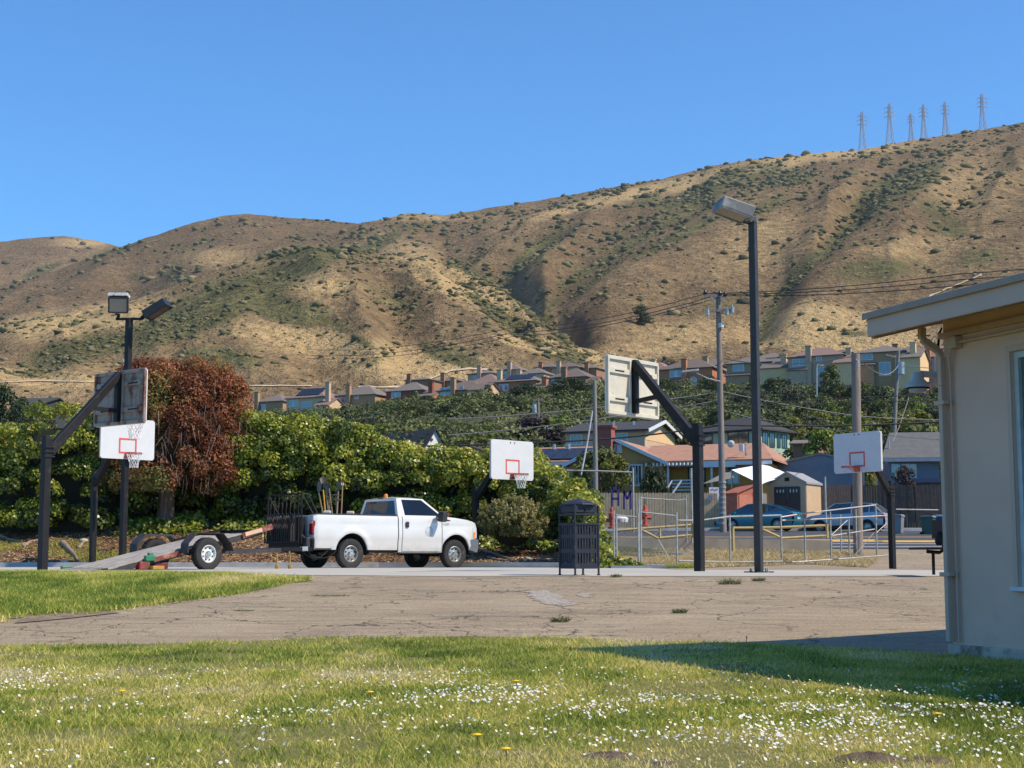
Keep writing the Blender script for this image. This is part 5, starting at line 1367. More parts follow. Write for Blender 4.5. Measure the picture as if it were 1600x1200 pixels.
# weeds growing through the asphalt
M_weed = leafmat('weed_leaves', [(0, (.05, .08, .025)), (.5, (.12, .15, .05)), (1, (.26, .24, .12))], .2)
for k, (a, b, sz, lb_) in enumerate([(1140, 913, .17, 'green weed tuft in the asphalt right of the tall black hoop post'), (962, 902, .09, 'small dark weed in front of the litter bin'), (515, 932, .26, 'flat weed mat left of the middle of the asphalt'), (875, 972, .10, 'low weed in an asphalt crack below the concrete patch'), (1062, 958, .09, 'tiny dry weed in the middle of the cracked slope'), (1185, 908, .1, 'weed at the foot of the floodlight pole'), (380, 955, .12, 'thin weed line by the dirt patch on the left')]):
    p = hit(a, b); n = 130; q = g.random(n) * 6.283; rr = sz * np.sqrt(g.random(n)); flat = k in (2, 6)
    o = blades('weed', rr * np.cos(q), rr * np.sin(q) * .7, sz * (.12 if flat else .6) * (.4 + .7 * g.random(n)), .014 * np.ones(n), g.random(n), M_weed, 1, 30 + k, z=np.zeros(n), lean=1.2)
    o.location = p; tag(o, lb_, 'weed', 'weeds in the asphalt')
# tall dry stalks by the shadow
for k, (a, b, hh, lb_) in enumerate([(1165, 1030, .16, 'tall grass stalk standing in the shadow edge'), (1205, 1040, .07, 'short seeding stalk right of the tall one'), (1505, 1072, .1, 'dry stalk at the right of the shadow'), (130, 1108, .09, 'pale dry stalk at the left of the lawn')]):
    p = hit(a, b); m = MB(); m.tube([(0, 0, 0), (.004, 0, hh * .6), (.012 + .03 * k, 0, hh)], .0022, 4); m.tube([(.010, 0, hh * .95), (.012, 0, hh * 1.1)], .005, 5)
    tag(m.build('grass_stalk', mat('dry_stalk', (.40, .34, .18), .8), loc=p), lb_, 'stalk', 'single stalks in the lawn')

# ================================================================ HEDGES AND THE RED TREE
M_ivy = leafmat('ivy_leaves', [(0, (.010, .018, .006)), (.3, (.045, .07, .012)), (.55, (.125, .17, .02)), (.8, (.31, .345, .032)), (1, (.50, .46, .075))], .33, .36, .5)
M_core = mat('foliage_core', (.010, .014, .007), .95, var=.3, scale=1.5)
M_twig = mat('twig_bark', (.07, .05, .035), .9, var=.3, scale=6)
def hedge(label, profile, depth, seed, leaf=.10, dens=500, mtl=None, zlow=0.0, tintsh=0.0):
    """profile: list of (px, py_top, Y) along the hedge; base follows the ground"""
    mtl = mtl or M_ivy
    g = np.random.default_rng(seed)
    pts = [(P(a, b, Y), Y) for a, b, Y in profile]
    xs = np.array([p.x for p, _ in pts]); tops = np.array([p.z for p, _ in pts]); Ys = np.array([Y for _, Y in pts])
    mid = Vector((float(xs.mean()), float(Ys.mean()), 0)); mid.z = float(gz(mid.x, mid.y))
    root = thing('hedge', label, 'hedge', mid, 0, 'ivy hedges along the bank'); kids[root.name] = []
    C = []; D_ = []; T = []; area = 0
    L = xs[-1] - xs[0]
    ncl = int(L * 26)
    for i in range(ncl):
        x = g.uniform(xs[0], xs[-1]); Y = np.interp(x, xs, Ys); zt_ = np.interp(x, xs, tops); zb_ = float(gz(x, Y)) - .1
        u = g.random() ** .75; z = zb_ + zlow + (zt_ - zb_ - zlow) * u
        r = g.uniform(.28, .55) * (1 - .25 * (u > .9)); z = min(z, zt_ - r * .75)
        bulge = depth * math.sqrt(max(.08, 1 - (max(0, u - .35) / .68) ** 2))
        y = Y - bulge * g.uniform(.55, 1.08) if g.random() < .8 else Y + g.uniform(-.5, .6) * depth
        if u > .85: y = Y + g.uniform(-.7, .5) * depth
        k = int(dens * r * r * 4.6)
        c, d, t = clump_points([(x, y, z)], [r], [k], int(g.integers(1e9)), .8, -.6)
        keep = (d[:, 1] < .45) | (d[:, 2] > .3)
        C.append(c[keep]); D_.append(d[keep] + np.array([0, 0, .25])); T.append(np.clip(t[keep] * .8 + .01 + .42 * u + g.normal(0, .13) + tintsh, 0, 1))  # tint falls towards the foot: shade of the lower half put into leaf colour
    C = np.concatenate(C) - np.array(mid); D_ = np.concatenate(D_); T = np.concatenate(T)
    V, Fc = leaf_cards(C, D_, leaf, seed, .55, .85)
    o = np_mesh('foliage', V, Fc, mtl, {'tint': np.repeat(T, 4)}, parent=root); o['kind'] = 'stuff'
    # inner mass
    m = MB(); nx = max(6, int(L / .5)); px_ = np.linspace(xs[0] + .15, xs[-1] - .15, nx); ring_ = []
    for x in px_:
        Y = np.interp(x, xs, Ys); zt_ = np.interp(x, xs, tops); zb_ = float(gz(x, Y)) - .2
        e = 1 - .35 * abs(2 * (x - xs[0]) / L - 1) ** 6; hh = (zt_ - zb_ - .35) * e
        pr = [(-.45, 0), (-.5, .35), (-.42, .65), (-.1, .85), (.2, .85), (.5, .6), (.5, 0)]
        ring_.append([(x - mid.x, Y + a * depth * (.9 + .25 * random.random()) - mid.y, zb_ + b * hh - mid.z) for a, b in pr])
    vs = [v for r_ in ring_ for v in r_]; k = 7
    fs = [(i * k + j, i * k + j + 1, (i + 1) * k + j + 1, (i + 1) * k + j) for i in range(nx - 1) for j in range(k - 1)] + [tuple(range(k)), tuple((nx - 1) * k + j for j in range(k))]
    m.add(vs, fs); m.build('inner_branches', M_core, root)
    return root
hedge('dark shady ivy hedge behind the far left hoop post', [(-120, 640, 53), (-40, 650, 53), (20, 668, 52.5), (40, 660, 52), (60, 632, 52), (100, 622, 52), (140, 632, 52), (190, 650, 52.5), (250, 668, 53)], 1.5, 101)
hedge('shaded ivy hedge seen under and beside the red tree', [(225, 700, 54.5), (260, 690, 54.5), (300, 690, 54.5), (340, 680, 54.5), (370, 664, 54)], 1.3, 107)
hedge('tall bright green ivy hedge rising right of the red tree', [(355, 660, 53.5), (385, 648, 53), (410, 640, 52.5), (440, 652, 52.5), (470, 648, 52.5), (500, 640, 52.5), (530, 654, 52.5), (560, 662, 52.5), (575, 668, 52.5)], 1.5, 102)
hedge('ivy hedge sloping down behind the white pickup cab', [(560, 664, 52.6), (590, 680, 52.6), (610, 686, 52.5), (640, 690, 52.5), (665, 700, 52.5), (700, 694, 52.4), (740, 706, 52.2), (770, 698, 52), (800, 712, 52)], 1.4, 103)
hedge('rounded ivy mass between the mid hoop and the litter bin', [(790, 722, 52.2), (815, 716, 52), (835, 700, 51.6), (850, 712, 51), (875, 738, 49.6), (900, 748, 48.6), (920, 760, 47.2)], 1.7, 104, tintsh=.03)
hedge('low ivy end growing over the fence post right of the litter bin', [(896, 772, 45.6), (914, 766, 45), (930, 800, 44), (940, 850, 43.2)], 1.0, 105, tintsh=.06)
hedge('trailing ivy runner on the ground at the gate', [(950, 868, 41.8), (966, 872, 41.4), (998, 883, 41.2)], .45, 106, dens=320)

def round_bush(label, cx, cyb, cyt, hw, Y, m, seed, leaf=.07, n=120, per=260, name='bush', cat='bush', squash=1.0):
    g = np.random.default_rng(seed)
    b = P(cx, cyb, Y); tz = P(cx, cyt, Y).z; H = tz - b.z; w = hw / F * Y
    root = thing(name, label, cat, b)
    cs = []; rs = []; ks = []
    for i in range(n):
        d = g.normal(0, 1, 3); d /= np.linalg.norm(d); d[2] = abs(d[2]) * 1.1 - .35 if d[2] < 0 else d[2]
        r = g.uniform(.14, .26) * w; s = g.uniform(.72, .96)
        cs.append((d[0] * (w - r) * s, d[1] * (w - r) * s * squash, H * .46 + d[2] * (H * .54 - r * .7) * s)); rs.append(r); ks.append(per)
    c, d, t = clump_points(cs, rs, ks, seed, .9, -.7)
    sc, sd, st2 = [], [], []                # shoots standing out of the crown
    for i in range(150):
        v = g.normal(0, 1, 3); v /= np.linalg.norm(v); v[2] = abs(v[2]) * .9 - .1; k_ = g.uniform(.12, .32); p0 = np.array([v[0] * w * .92, v[1] * w * .92 * squash, H * .46 + v[2] * H * .5])
        dirv = v * .7 + np.array([0, 0, .6]); u = g.random(46)[:, None]; sc.append(p0 + dirv * k_ * u + g.normal(0, .022, (46, 3))); sd.append(np.tile(v, (46, 1))); st2.append(np.clip(.45 + .45 * u[:, 0] + g.normal(0, .12, 46), 0, 1))
    c = np.concatenate([c] + sc); d = np.concatenate([d] + sd); t = np.concatenate([t + .08] + st2)
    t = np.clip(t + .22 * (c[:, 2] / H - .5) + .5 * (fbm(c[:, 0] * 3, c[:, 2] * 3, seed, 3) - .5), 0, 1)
    keep = c[:, 2] > .02
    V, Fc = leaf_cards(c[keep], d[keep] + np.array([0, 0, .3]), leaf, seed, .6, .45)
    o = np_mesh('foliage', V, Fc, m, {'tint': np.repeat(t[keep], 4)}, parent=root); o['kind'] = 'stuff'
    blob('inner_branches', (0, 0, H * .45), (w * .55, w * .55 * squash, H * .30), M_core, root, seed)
    return root
M_olive = leafmat('olive_bush_leaves', [(0, (.05, .055, .018)), (.4, (.15, .16, .05)), (.7, (.28, .27, .085)), (1, (.40, .33, .14))], .35, .5)
round_bush('round olive-brown bush between the mid hoop post and the litter bin', 800, 868, 772, 54, 46.9, M_olive, 120, .075)
# red-leaved square-topped tree
def red_tree():
    Y = 52.0; base = P(258, 846, Y); base.z = float(gz(base.x, base.y)) - .1
    root = thing('red_leaf_tree', 'broad square-topped tree with red-brown leaves and a fluted trunk behind the trailer', 'tree', base)
    s = Y / F; Hc0 = P(258, 765, Y).z - base.z; Hc1 = P(258, 560, Y).z - base.z
    g = np.random.default_rng(55)
    m = MB()
    for k in range(9):                      # fluted trunk of several stems grown together
        a = k / 9 * 6.283; r0 = .17; x, y = math.cos(a) * r0, math.sin(a) * r0 * .8
        m.tube([(x * 1.7, y * 1.7, 0), (x * 1.1, y * 1.1, .5), (x, y, 1.1), (x * 1.2, y * 1.2, 1.9), (x * 2.2 + .1, y * 2, 2.7)], .1, 9, rs=[.13, .11, .10, .10, .08])
    m.build('trunk', mat('stringy_bark', (.17, .11, .08), .9, var=.4, scale=3, bmp=1.0, bdist=.04, stretch=(4, 4, .5)), root, smooth=True)
    lm = MB()
    for k in range(14):
        a = g.random() * 6.283; e = Vector((math.cos(a) * g.uniform(.8, 2.1), math.sin(a) * g.uniform(.6, 1.6), g.uniform(2.2, Hc1 - .6)))
        p0 = Vector((math.cos(a) * .15, math.sin(a) * .12, 1.8)); lm.tube([p0, p0.lerp(e, .5) + Vector((0, 0, .25)), e], .06, 6, rs=[.09, .05, .02])
    lm.build('limb', mat('stringy_bark2', (.15, .11, .085), .9, var=.4, scale=5), root)['kind'] = 'stuff'
    M_red = leafmat('red_brown_leaves', [(0, (.08, .036, .018)), (.28, (.22, .08, .038)), (.48, (.38, .125, .055)), (.62, (.36, .20, .07)), (.76, (.24, .22, .065)), (1, (.32, .32, .10))], .35, .5, .3)
    hw = 2.75; cs = []; rs = []; ks = []; T0 = []
    for i in range(340):
        u = g.random(); z = Hc0 + .1 + (Hc1 - Hc0 - .35) * u
        wz = np.interp(u, [0, .10, .35, .7, .88, 1], [.90, 1.02, 1.03, .97, .86, .55]); a = g.random() * 6.283; r = g.uniform(.28, .50)
        q = g.uniform(.8, 1.0) if g.random() < .8 else g.uniform(.2, .8)
        if u > .86: q = g.random() ** .5
        cs.append((math.cos(a) * (hw - r * .6) * wz * q + .18, math.sin(a) * (2.0 - r * .6) * wz * q, z)); rs.append(r); ks.append(330)
    c, d, t = clump_points(cs, rs, ks, 56, .9, -.8)
    u = (c[:, 2] - Hc0) / (Hc1 - Hc0)
    nz = fbm(c[:, 0] * .8 + 7, c[:, 2] * .8 + c[:, 1] * .5, 57, 3)
    t = np.clip(.40 + (nz - .5) * .9 + np.where(u < .15, .28, 0) * (c[:, 0] < .4) + g.normal(0, .15, len(c)) + .08 * (u > .6), 0, 1)
    # thin leaf cover low on the right, where bare twigs show
    bareq = (c[:, 0] > .1) & (u < .55) & (g.random(len(c)) < .15)
    V, Fc = leaf_cards(c[~bareq], d[~bareq] + np.array([0, 0, .2]), .10, 58, .7, .5)
    np_mesh('foliage', V, Fc, M_red, {'tint': np.repeat(t[~bareq], 4)}, parent=root)['kind'] = 'stuff'
    # hanging dry twigs
    n = 1000; a = g.random(n) * 6.283; u = g.random(n); wz = np.interp(u, [0, .1, .4, .8, 1], [.8, 1.0, 1.02, .95, .6])
    X0 = np.cos(a) * hw * wz * g.uniform(.86, 1.03, n) + .18; Y0 = np.sin(a) * 2.0 * wz * g.uniform(.86, 1.03, n); Z0 = Hc0 + (Hc1 - Hc0) * u * .92 + .2
    keep = (g.random(n) < np.where(X0 > .0, .95, .15) * np.where(u < .62, 1, .12)) & (Y0 < 1.0)
    X0, Y0, Z0 = X0[keep], Y0[keep], Z0[keep]; n = len(X0); L = g.uniform(.25, .65, n)
    p0 = np.stack([X0, Y0, Z0], -1); p1 = p0 + np.stack([g.normal(0, .14, n), g.normal(-.02, .1, n), -L], -1); w = np.stack([np.full(n, .008), np.zeros(n), g.normal(0, .004, n)], -1)
    V = np.stack([p0 - w, p0 + w, p1 + w * .4, p1 - w * .4], 1).reshape(-1, 3)
    np_mesh('dry_twig', V, np.arange(n * 4).reshape(n, 4), leafmat('dry_twigs', [(0, (.16, .10, .07)), (1, (.36, .27, .20))], 0, .8), {'tint': np.repeat(g.random(n), 4)}, parent=root)['kind'] = 'stuff'
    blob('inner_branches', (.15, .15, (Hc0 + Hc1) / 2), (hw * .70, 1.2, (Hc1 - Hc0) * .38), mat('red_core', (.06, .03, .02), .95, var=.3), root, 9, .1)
red_tree()
# fallen leaves and chips on the bank, ground ivy along the hedge foot, roots
n = 26000; X = g.uniform(-16, 3.2, n); ky = kerb_y(X); Y = ky + .2 + g.random(n) * 6.5
c = np.stack([X, Y, gz(X, Y) + .015], -1); V, Fc = leaf_cards(c, np.tile([0, -.1, 1.0], (n, 1)), .075, 77, .35, .6)
tt = np.clip(fbm(X * .6, Y * .6, 78, 3) + g.normal(0, .22, n), 0, 1)
o = np_mesh('leaf_litter', V, Fc, leafmat('fallen_leaves', [(0, (.07, .04, .025)), (.4, (.20, .12, .07)), (.7, (.38, .25, .14)), (1, (.55, .42, .26))], 0, .85, .1), {'tint': np.repeat(tt, 4)})
tag(o, 'brown fallen leaves and wood chips strewn over the bank', 'leaf litter', kind='stuff')
n = 16000; X = g.uniform(-13, 2.5, n); Yh = kerb_y(X) + np.interp(X, [-13, -9.5, -8, -2, 2.5], [4.2, 4.6, 4.6, 4.4, 4.5]); Y = Yh + g.normal(0, .55, n)
k_ = fbm(X * .9, Y * .9, 79, 3) > .42; X, Y = X[k_], Y[k_]; n = len(X); c = np.stack([X, Y, gz(X, Y) + .06 + .25 * g.random(n) ** 2], -1)
V, Fc = leaf_cards(c, np.tile([.2, -.6, .8], (n, 1)), .13, 80, .4, .85)
o = np_mesh('ground_ivy', V, Fc, M_ivy, {'tint': np.repeat(np.clip(.62 + g.normal(0, .2, n), 0, 1), 4)}); tag(o, 'green ground ivy spreading along the foot of the hedge', 'ivy', kind='stuff')
n = 9000; X = g.uniform(-17, -9.6, n); Y = kerb_y(X) + .25 + g.random(n) * 2.2; k_ = fbm(X * .7, Y * .9, 82, 3) > .45; X, Y = X[k_], Y[k_]; n = len(X)
o = blades('bank_grass', X, Y, .04 + .07 * g.random(n), .02 * np.ones(n), np.clip(.45 + g.normal(0, .2, n), 0, 1), M_grass, 1, 83, lean=1.0); tag(o, 'thin patchy grass on the bank behind the left hoop', 'grass', kind='stuff')
n = 500; rr = .32 * np.sqrt(g.random(n)); q = g.random(n) * 6.283; p = P(353, 838, 50.2); p.z = float(gz(p.x, p.y))
o = blades('grass_tuft', rr * np.cos(q), rr * np.sin(q), .1 + .16 * g.random(n), .02 * np.ones(n), .2 + .2 * g.random(n), M_grass, 1, 84, z=np.zeros(n), lean=.8); o.location = p; tag(o, 'small green tuft on the bank between trailer and truck', 'grass tuft')
M_root = mat('root_bark', (.24, .18, .14), .9, var=.3, scale=4, bmp=.8, bdist=.02)
for k, (pts, r, lb_) in enumerate([([(98, 852), (108, 862), (118, 872), (122, 880)], .09, 'thick bent root between the two left hoop posts'), ([(35, 856), (48, 848), (70, 845)], .05, 'pale curving root left of the front hoop post'), ([(0, 838), (15, 845), (35, 849)], .05, 'root at the far left edge of the bank'),
        ([(122, 860), (130, 850), (136, 846)], .05, 'short forked root beside the second hoop post'), ([(750, 860), (775, 868), (800, 876)], .05, 'long root on the mulch right of the mid hoop post'), ([(762, 872), (780, 877), (812, 880)], .04, 'lower root on the mulch right of the mid hoop post'), ([(838, 878), (860, 883), (870, 884)], .04, 'stone-like root left of the litter bin')]):
    q = []
    for a, b in pts:
        h_ = hit(a, b, 45.0); q.append(h_ + Vector((0, 0, r * .6)))
    c0 = q[0].copy(); m = MB(); m.tube([p - c0 for p in q], r, 9, rs=[r * (1.25 - .35 * i) if i < 3 else r * .3 for i in range(len(q))])
    tag(m.build('tree_root', M_root, smooth=True, loc=c0), lb_, 'root', 'tree roots on the bank')
for k, (a, b, r, lb_) in enumerate([(101, 881, .10, 'pale stone on the bank near the left kerb'), (130, 848, .12, 'grey stone beside the second hoop post'), (436, 882, .06, 'small stone by the kerb behind the trailer tongue'), (826, 881, .09, 'light stone by the kerb right of the round bush')]):
    h_ = hit(a, b, 45.5); o = blob('stone', (0, 0, r * .3), (r * 1.4, r, r * .7), mat('stone_pale', (.40, .33, .26), .9, var=.25), None, k, .2, 14, 8); o.location = h_; tag(o, lb_, 'stone', 'stones on the bank')
# ================================================================ STREET SIDE: railings, gates, poles, cars, bins
def span(label, name, cat, rails, posts, m=None, r=.022, group=None, braces=(), rp=None, part='rail'):
    """pipe fence: rails = [[(px,py,Y)...]], posts = [(px, py_top, py_bottom, Y)]"""
    m = m or M_galv
    a = P(posts[0][0], posts[0][2], posts[0][3]) if posts else P(*rails[0][0])
    o = thing(name, label, cat, a, 0, group)
    for pl in rails:
        q = MB(); q.tube([P(*p) - a for p in pl], r, 7); q.build(part, m, o, smooth=True)
    for (x, t, b, Y) in posts:
        q = MB(); pt, pb = P(x, t, Y), P(x, b, Y); pb.x = pt.x; q.tube([pb - a + Vector((0, 0, -.05)), pt - a], rp or r * 1.25, 8); q.tube([pt - a, pt - a + Vector((0, 0, .03))], (rp or r * 1.25) * 1.25, 8); q.build('post', m, o, smooth=True)
    for pl in braces:
        q = MB(); q.tube([P(*p) - a for p in pl], r * .45, 5); q.build('brace_wire', m, o)
    return o, a
M_galv = mat('galvanised_pipe', (.40, .385, .35), .55, .45, var=.2, scale=10, dirt=(.26, .19, .13), dirt_amt=.2)
M_ypipe = mat('yellow_pipe', (.50, .36, .13), .55, var=.15, scale=8, dirt=(.45, .35, .2), dirt_amt=.2)
def mesh_panel(par, a, p0, p1, p2, p3, m, step=.12, r=.0022):
    """diamond wire between four corners (bottom-left, bottom-right, top-right, top-left)"""
    p0, p1, p2, p3 = [P(*p) - a for p in (p0, p1, p2, p3)]; w = (p1 - p0).length; h = (p3 - p0).length
    nx = max(2, int(w / step)); hn = h / w * nx; q = MB()
    def S(u, v): return (p0 * (1 - u) + p1 * u) * (1 - v) + (p3 * (1 - u) + p2 * u) * v
    for i in range(-int(hn) - 1, nx + 1):
        for s in (1, -1):
            # line through (u0,0) with slope
            u0, u1 = i / nx, (i + hn) / nx
            if s < 0: u0, u1 = u1, u0
            t0, t1 = 0.0, 1.0
            if u1 != u0:
                ta, tb = (0 - u0) / (u1 - u0), (1 - u0) / (u1 - u0); t0, t1 = max(0, min(ta, tb)), min(1, max(ta, tb))
            if t1 - t0 > .02: q.tube([S(u0 + (u1 - u0) * t0, t0), S(u0 + (u1 - u0) * t1, t1)], r, 3, cap=False)
    o = q.build('chain_link', m, par); o['kind'] = 'stuff'
Yg = 41.2
o, a = span('narrow galvanised gate panel beside the ivy, left of the swinging gate', 'chain_link_gate', 'gate', [[(963, 805, Yg), (997, 808, Yg)], [(963, 882, Yg), (997, 884, Yg)]], [(959, 800, 888, Yg), (963, 805, 886, Yg), (997, 803, 888, Yg)], r=.02)
mesh_panel(o, a, (963, 882, Yg), (997, 884, Yg), (997, 808, Yg), (963, 805, Yg), M_galv)
o, a = span('wide swinging chain-link gate in front of the yellow pipe barrier', 'chain_link_gate', 'gate', [[(1001, 800, Yg), (1057, 806, Yg)], [(1001, 882, Yg), (1057, 884, Yg)]], [(1001, 778, 888, Yg), (1057, 802, 886, Yg)], r=.02, braces=[[(1003, 850, Yg), (1056, 810, Yg)], [(1028, 842, Yg), (1050, 880, Yg)]])
mesh_panel(o, a, (1001, 882, Yg), (1057, 884, Yg), (1057, 806, Yg), (1001, 800, Yg), M_galv)
span('tall galvanised frame behind the swinging gate', 'gate_frame', 'gate frame', [[(998, 778, 44), (1062, 782, 44), (1072, 780, 44)]], [(998, 778, 884, 44), (1072, 776, 846, 50)], r=.022)
span('long galvanised railing between the tall black hoop post and the wooden pole', 'pipe_railing', 'railing', [[(1057, 813, 41.5), (1094, 813, 42.5), (1140, 807, 44), (1220, 805, 46)], [(1220, 808, 46.5), (1257, 802, 47), (1300, 797, 48.5), (1368, 789, 50)], [(1060, 876, 41.5), (1140, 878, 44), (1222, 877, 46.5)]],
     [(1140, 806, 886, 44), (1220, 806, 880, 46.5)], r=.022)
span('ramp handrail with cross braces beside the wooden pole', 'ramp_railing', 'railing', [[(1222, 813, 47), (1257, 812, 47.5), (1300, 810, 48.5), (1395, 805, 50.5)], [(1300, 837, 48.5), (1366, 827, 50)], [(1225, 879, 46.8), (1260, 877, 47.2), (1330, 872, 48.5), (1392, 867, 50.5)]],
     [(1257, 811, 878, 47.2), (1297, 798, 872, 48.5), (1313, 805, 860, 51.5), (1326, 812, 870, 49), (1337, 797, 862, 51), (1368, 788, 865, 50.2)], r=.022,
     braces=[[(1297, 838, 48.5), (1325, 812, 49)], [(1297, 838, 48.5), (1336, 850, 51)], [(1297, 838, 48.5), (1286, 850, 48.5)], [(1370, 832, 50.2), (1385, 818, 50.5)], [(1366, 832, 50), (1335, 868, 49)]])
span('yellow pipe barrier behind the chain-link gates', 'yellow_barrier', 'barrier', [[(963, 829, 56), (1003, 826, 56), (1083, 820, 56)], [(1003, 828, 56), (1028, 841, 56), (1083, 836, 56)], [(1031, 824, 56), (1031, 840, 56)]], [(1083, 819, 838, 56)], M_ypipe, r=.05, rp=.055)
span('yellow pipe barrier behind the railing in front of the blue car', 'yellow_barrier', 'barrier', [[(1145, 825, 58), (1220, 824, 58), (1292, 821, 58)], [(1190, 826, 58), (1222, 841, 58), (1292, 837, 58)]], [(1145, 824, 866, 57), (1292, 820, 839, 58)], M_ypipe, r=.05, rp=.055)
span('tall galvanised fence posts with a top rail above the ivy near the purple letters', 'tall_fence', 'fence', [[(885, 735, 58), (940, 736, 58), (989, 738, 58)]], [(989, 732, 830, 58), (1080, 733, 846, 58)], r=.03)
o, a = span('tall wire fence along the far side before the dark plank fence', 'tall_fence', 'fence', [[(1400, 796, 78), (1466, 797, 78)]], [(1289, 746, 815, 78)], r=.04)
# concrete edges
for pts, nm in (([(955, 887, 41), (1060, 890, 40.5), (1060, 893, 40), (955, 890, 40.4)], 'step'),):
    q = MB(); w = [P(*p) for p in pts]; q.add([(p.x, p.y, .09) for p in w] + [(p.x, p.y, -.1) for p in w], [(0, 1, 2, 3), (0, 4, 5, 1), (1, 5, 6, 2), (2, 6, 7, 3), (3, 7, 4, 0)])
    tag(q.build('concrete_step', M_kerb), kind='structure')
q = MB(); q.bar(P(962, 862, 55), P(1110, 866, 55), .22, .14); q.bar(P(1110, 866, 55), P(1230, 871, 55), .2, .1); tag(q.build('kerb', M_kerb), kind='structure')
q = MB(); q.prism([(0, 0), (8.5, 0), (8.5, .5), (0, .62)], 0, .2, 'xz'); o = q.build('retaining_wall', mat('wall_concrete', (.33, .28, .21), .9, var=.15, scale=2, bmp=.5), loc=(PX(962, 60.6), 60.8, .52)); tag(o, 'low tan concrete retaining wall behind the gates', 'wall')
# dry straw on the verge
g = np.random.default_rng(91); n = 30000; X = g.uniform(3.2, 13, n); Y = g.uniform(41, 60, n); k_ = in_poly(X, Y, [(2.9, 41.0), (5.2, 41.0), (8.3, 45.5), (11.5, 50), (13.0, 55), (14.5, 60.5), (3.0, 60.5)]) & (fbm(X * .7, Y * .7, 92, 3) > .44); X, Y = X[k_], Y[k_]; n = len(X)
M_straw = leafmat('straw_blades', [(0, (.16, .17, .06)), (.2, (.38, .29, .13)), (.7, (.60, .47, .24)), (1, (.70, .58, .34))], .3, .7)
o = blades('dry_straw', X, Y, .05 + .11 * g.random(n), .03 * np.ones(n), g.random(n), M_straw, 1, 93, lean=1.5); tag(o, 'dry straw coloured grass on the verge behind the railings', 'dry grass', kind='stuff')
n = 450; rr = .4 * np.sqrt(g.random(n)); t_ = g.random(n) * 6.283; p = hit(1062, 888, 40)
o = blades('grass_tuft', rr * np.cos(t_), rr * np.sin(t_) * .5, .06 + .1 * g.random(n), .02 * np.ones(n), .25 + .2 * g.random(n), M_grass, 1, 94, z=np.zeros(n), lean=1.0); o.location = p; tag(o, 'green tuft at the foot of the swinging gate', 'grass tuft')
# poles
M_wpole = mat('weathered_pole_wood', (.24, .195, .165), .9, var=.25, scale=3, bmp=.8, bdist=.02, stretch=(4, 4, .4))
M_wpole_g = mat('grey_pole_wood', (.22, .205, .19), .9, var=.25, scale=3, bmp=.6, bdist=.02, stretch=(4, 4, .4))
def wpole(label, pxt, pyt, pxb, pyb, Y, rb, rt, m=None, name='utility_pole', cat='utility pole', group='wooden utility poles'):
    a = P(pxb, pyb, Y); b = P(pxt, pyt, Y)
    t = thing(name, label, cat, a, 0, group)
    q = MB(); q.tube([Vector((0, 0, -.3)), (b - a) * .5, b - a], rb, 14, rs=[rb, (rb + rt) / 2, rt]); q.build('pole', m or M_wpole, t, smooth=True)
    return t, a
t, a = wpole('thick cut-off wooden pole behind the blue-white hoop', 1337, 553, 1341, 868, 58, .185, .165)
q = MB(); q.tube([P(1338, 562, 57.7) - a, P(1341, 566, 57.5) - a, P(1341, 574, 57.5) - a], .04, 6); q.build('insulator', M_steel, t)
Yu = 84
t, a = wpole('tall utility pole with two crossarms rising left of the brown floodlight pole', 1122, 457, 1130, 828, Yu, .19, .14)
LP = lambda px, py, dY=0: P(px, py, Yu + dY) - a
for (x0, y0, x1, y1) in ((1101, 463, 1136, 462), (1104, 486, 1144, 484)):
    q = MB(); q.bar(LP(x0, y0, -.2), LP(x1, y1, -.2), .12, .14); q.build('crossarm', M_wpole_g, t)
for (x, y) in ((1102, 458), (1133, 461), (1125, 460)):
    q = MB(); q.lathe([(0, 0), (.10, 0), (.13, .08), (.08, .16), (.05, .26), (0, .28)], 10, c=LP(x, y + 2, -.2)); q.build('insulator', mat('dark_porcelain', (.03, .02, .02), .2), t, smooth=True)
for (x0, y0, x1, y1) in ((1110, 463, 1118, 474), (1132, 466, 1125, 474), (1104, 489, 1107, 498)):
    q = MB(); q.bar(LP(x0, y0, -.25), LP(x1, y1, -.25), .05, .03); q.build('arm_brace', M_steel, t)
for (x, y, s_) in ((1106, 488, .3), (1136, 488, .35), (1144, 484, .42)):
    q = MB(); q.tube([LP(x, y + 5, -.4), LP(x, y - 4, -.4)], .09 * s_ / .3, 8); q.tube([LP(x, y - 4, -.4), LP(x, y - 8, -.4)], .04, 6); q.build('cutout', M_steel, t, smooth=True)
q = MB(); q.tube([LP(1125, 596, -.2), LP(1105, 591, -.8), LP(1088, 583, -1.5)], .035, 6); q.build('lamp_arm', M_steel, t, smooth=True)
q = MB(); q.cbox(LP(1078, 580, -1.7), (.95, .32, .14), rot=Matrix.Rotation(-.12, 3, 'Y')); q.build('lamp_head', M_steel, t, bevel=.05, seg=3)
q = MB(); q.tube([LP(1126.5, 505, -.19), LP(1126.6, 512, -.19)], .16, 10); q.build('band', mat('band_white', (.6, .6, .58), .5), t)
q = MB()
for k in range(9): q.tube([LP(1128.6, 752 + k * 8, 0) , LP(1128.7, 755 + k * 8, 0)], .205, 12)
q.build('steel_band', mat('band_grey', (.30, .29, .28), .5), t)['kind'] = 'stuff'
t, a = wpole('utility pole with transformer can far right in front of the hillside houses', 1404, 548, 1397, 672, 118, .16, .12, M_wpole_g)
q = MB(); q.tube([P(1408, 585, 117.6) - a, P(1408, 566, 117.6) - a], .26, 12); q.build('transformer', M_steel, t, smooth=True)
q = MB(); q.bar(P(1393, 558, 118) - a, P(1414, 553, 118) - a, .14, .14); q.bar(P(1394, 557, 118) - a, P(1384, 555, 118) - a, .3, .14); q.build('crossarm', M_wpole_g, t)
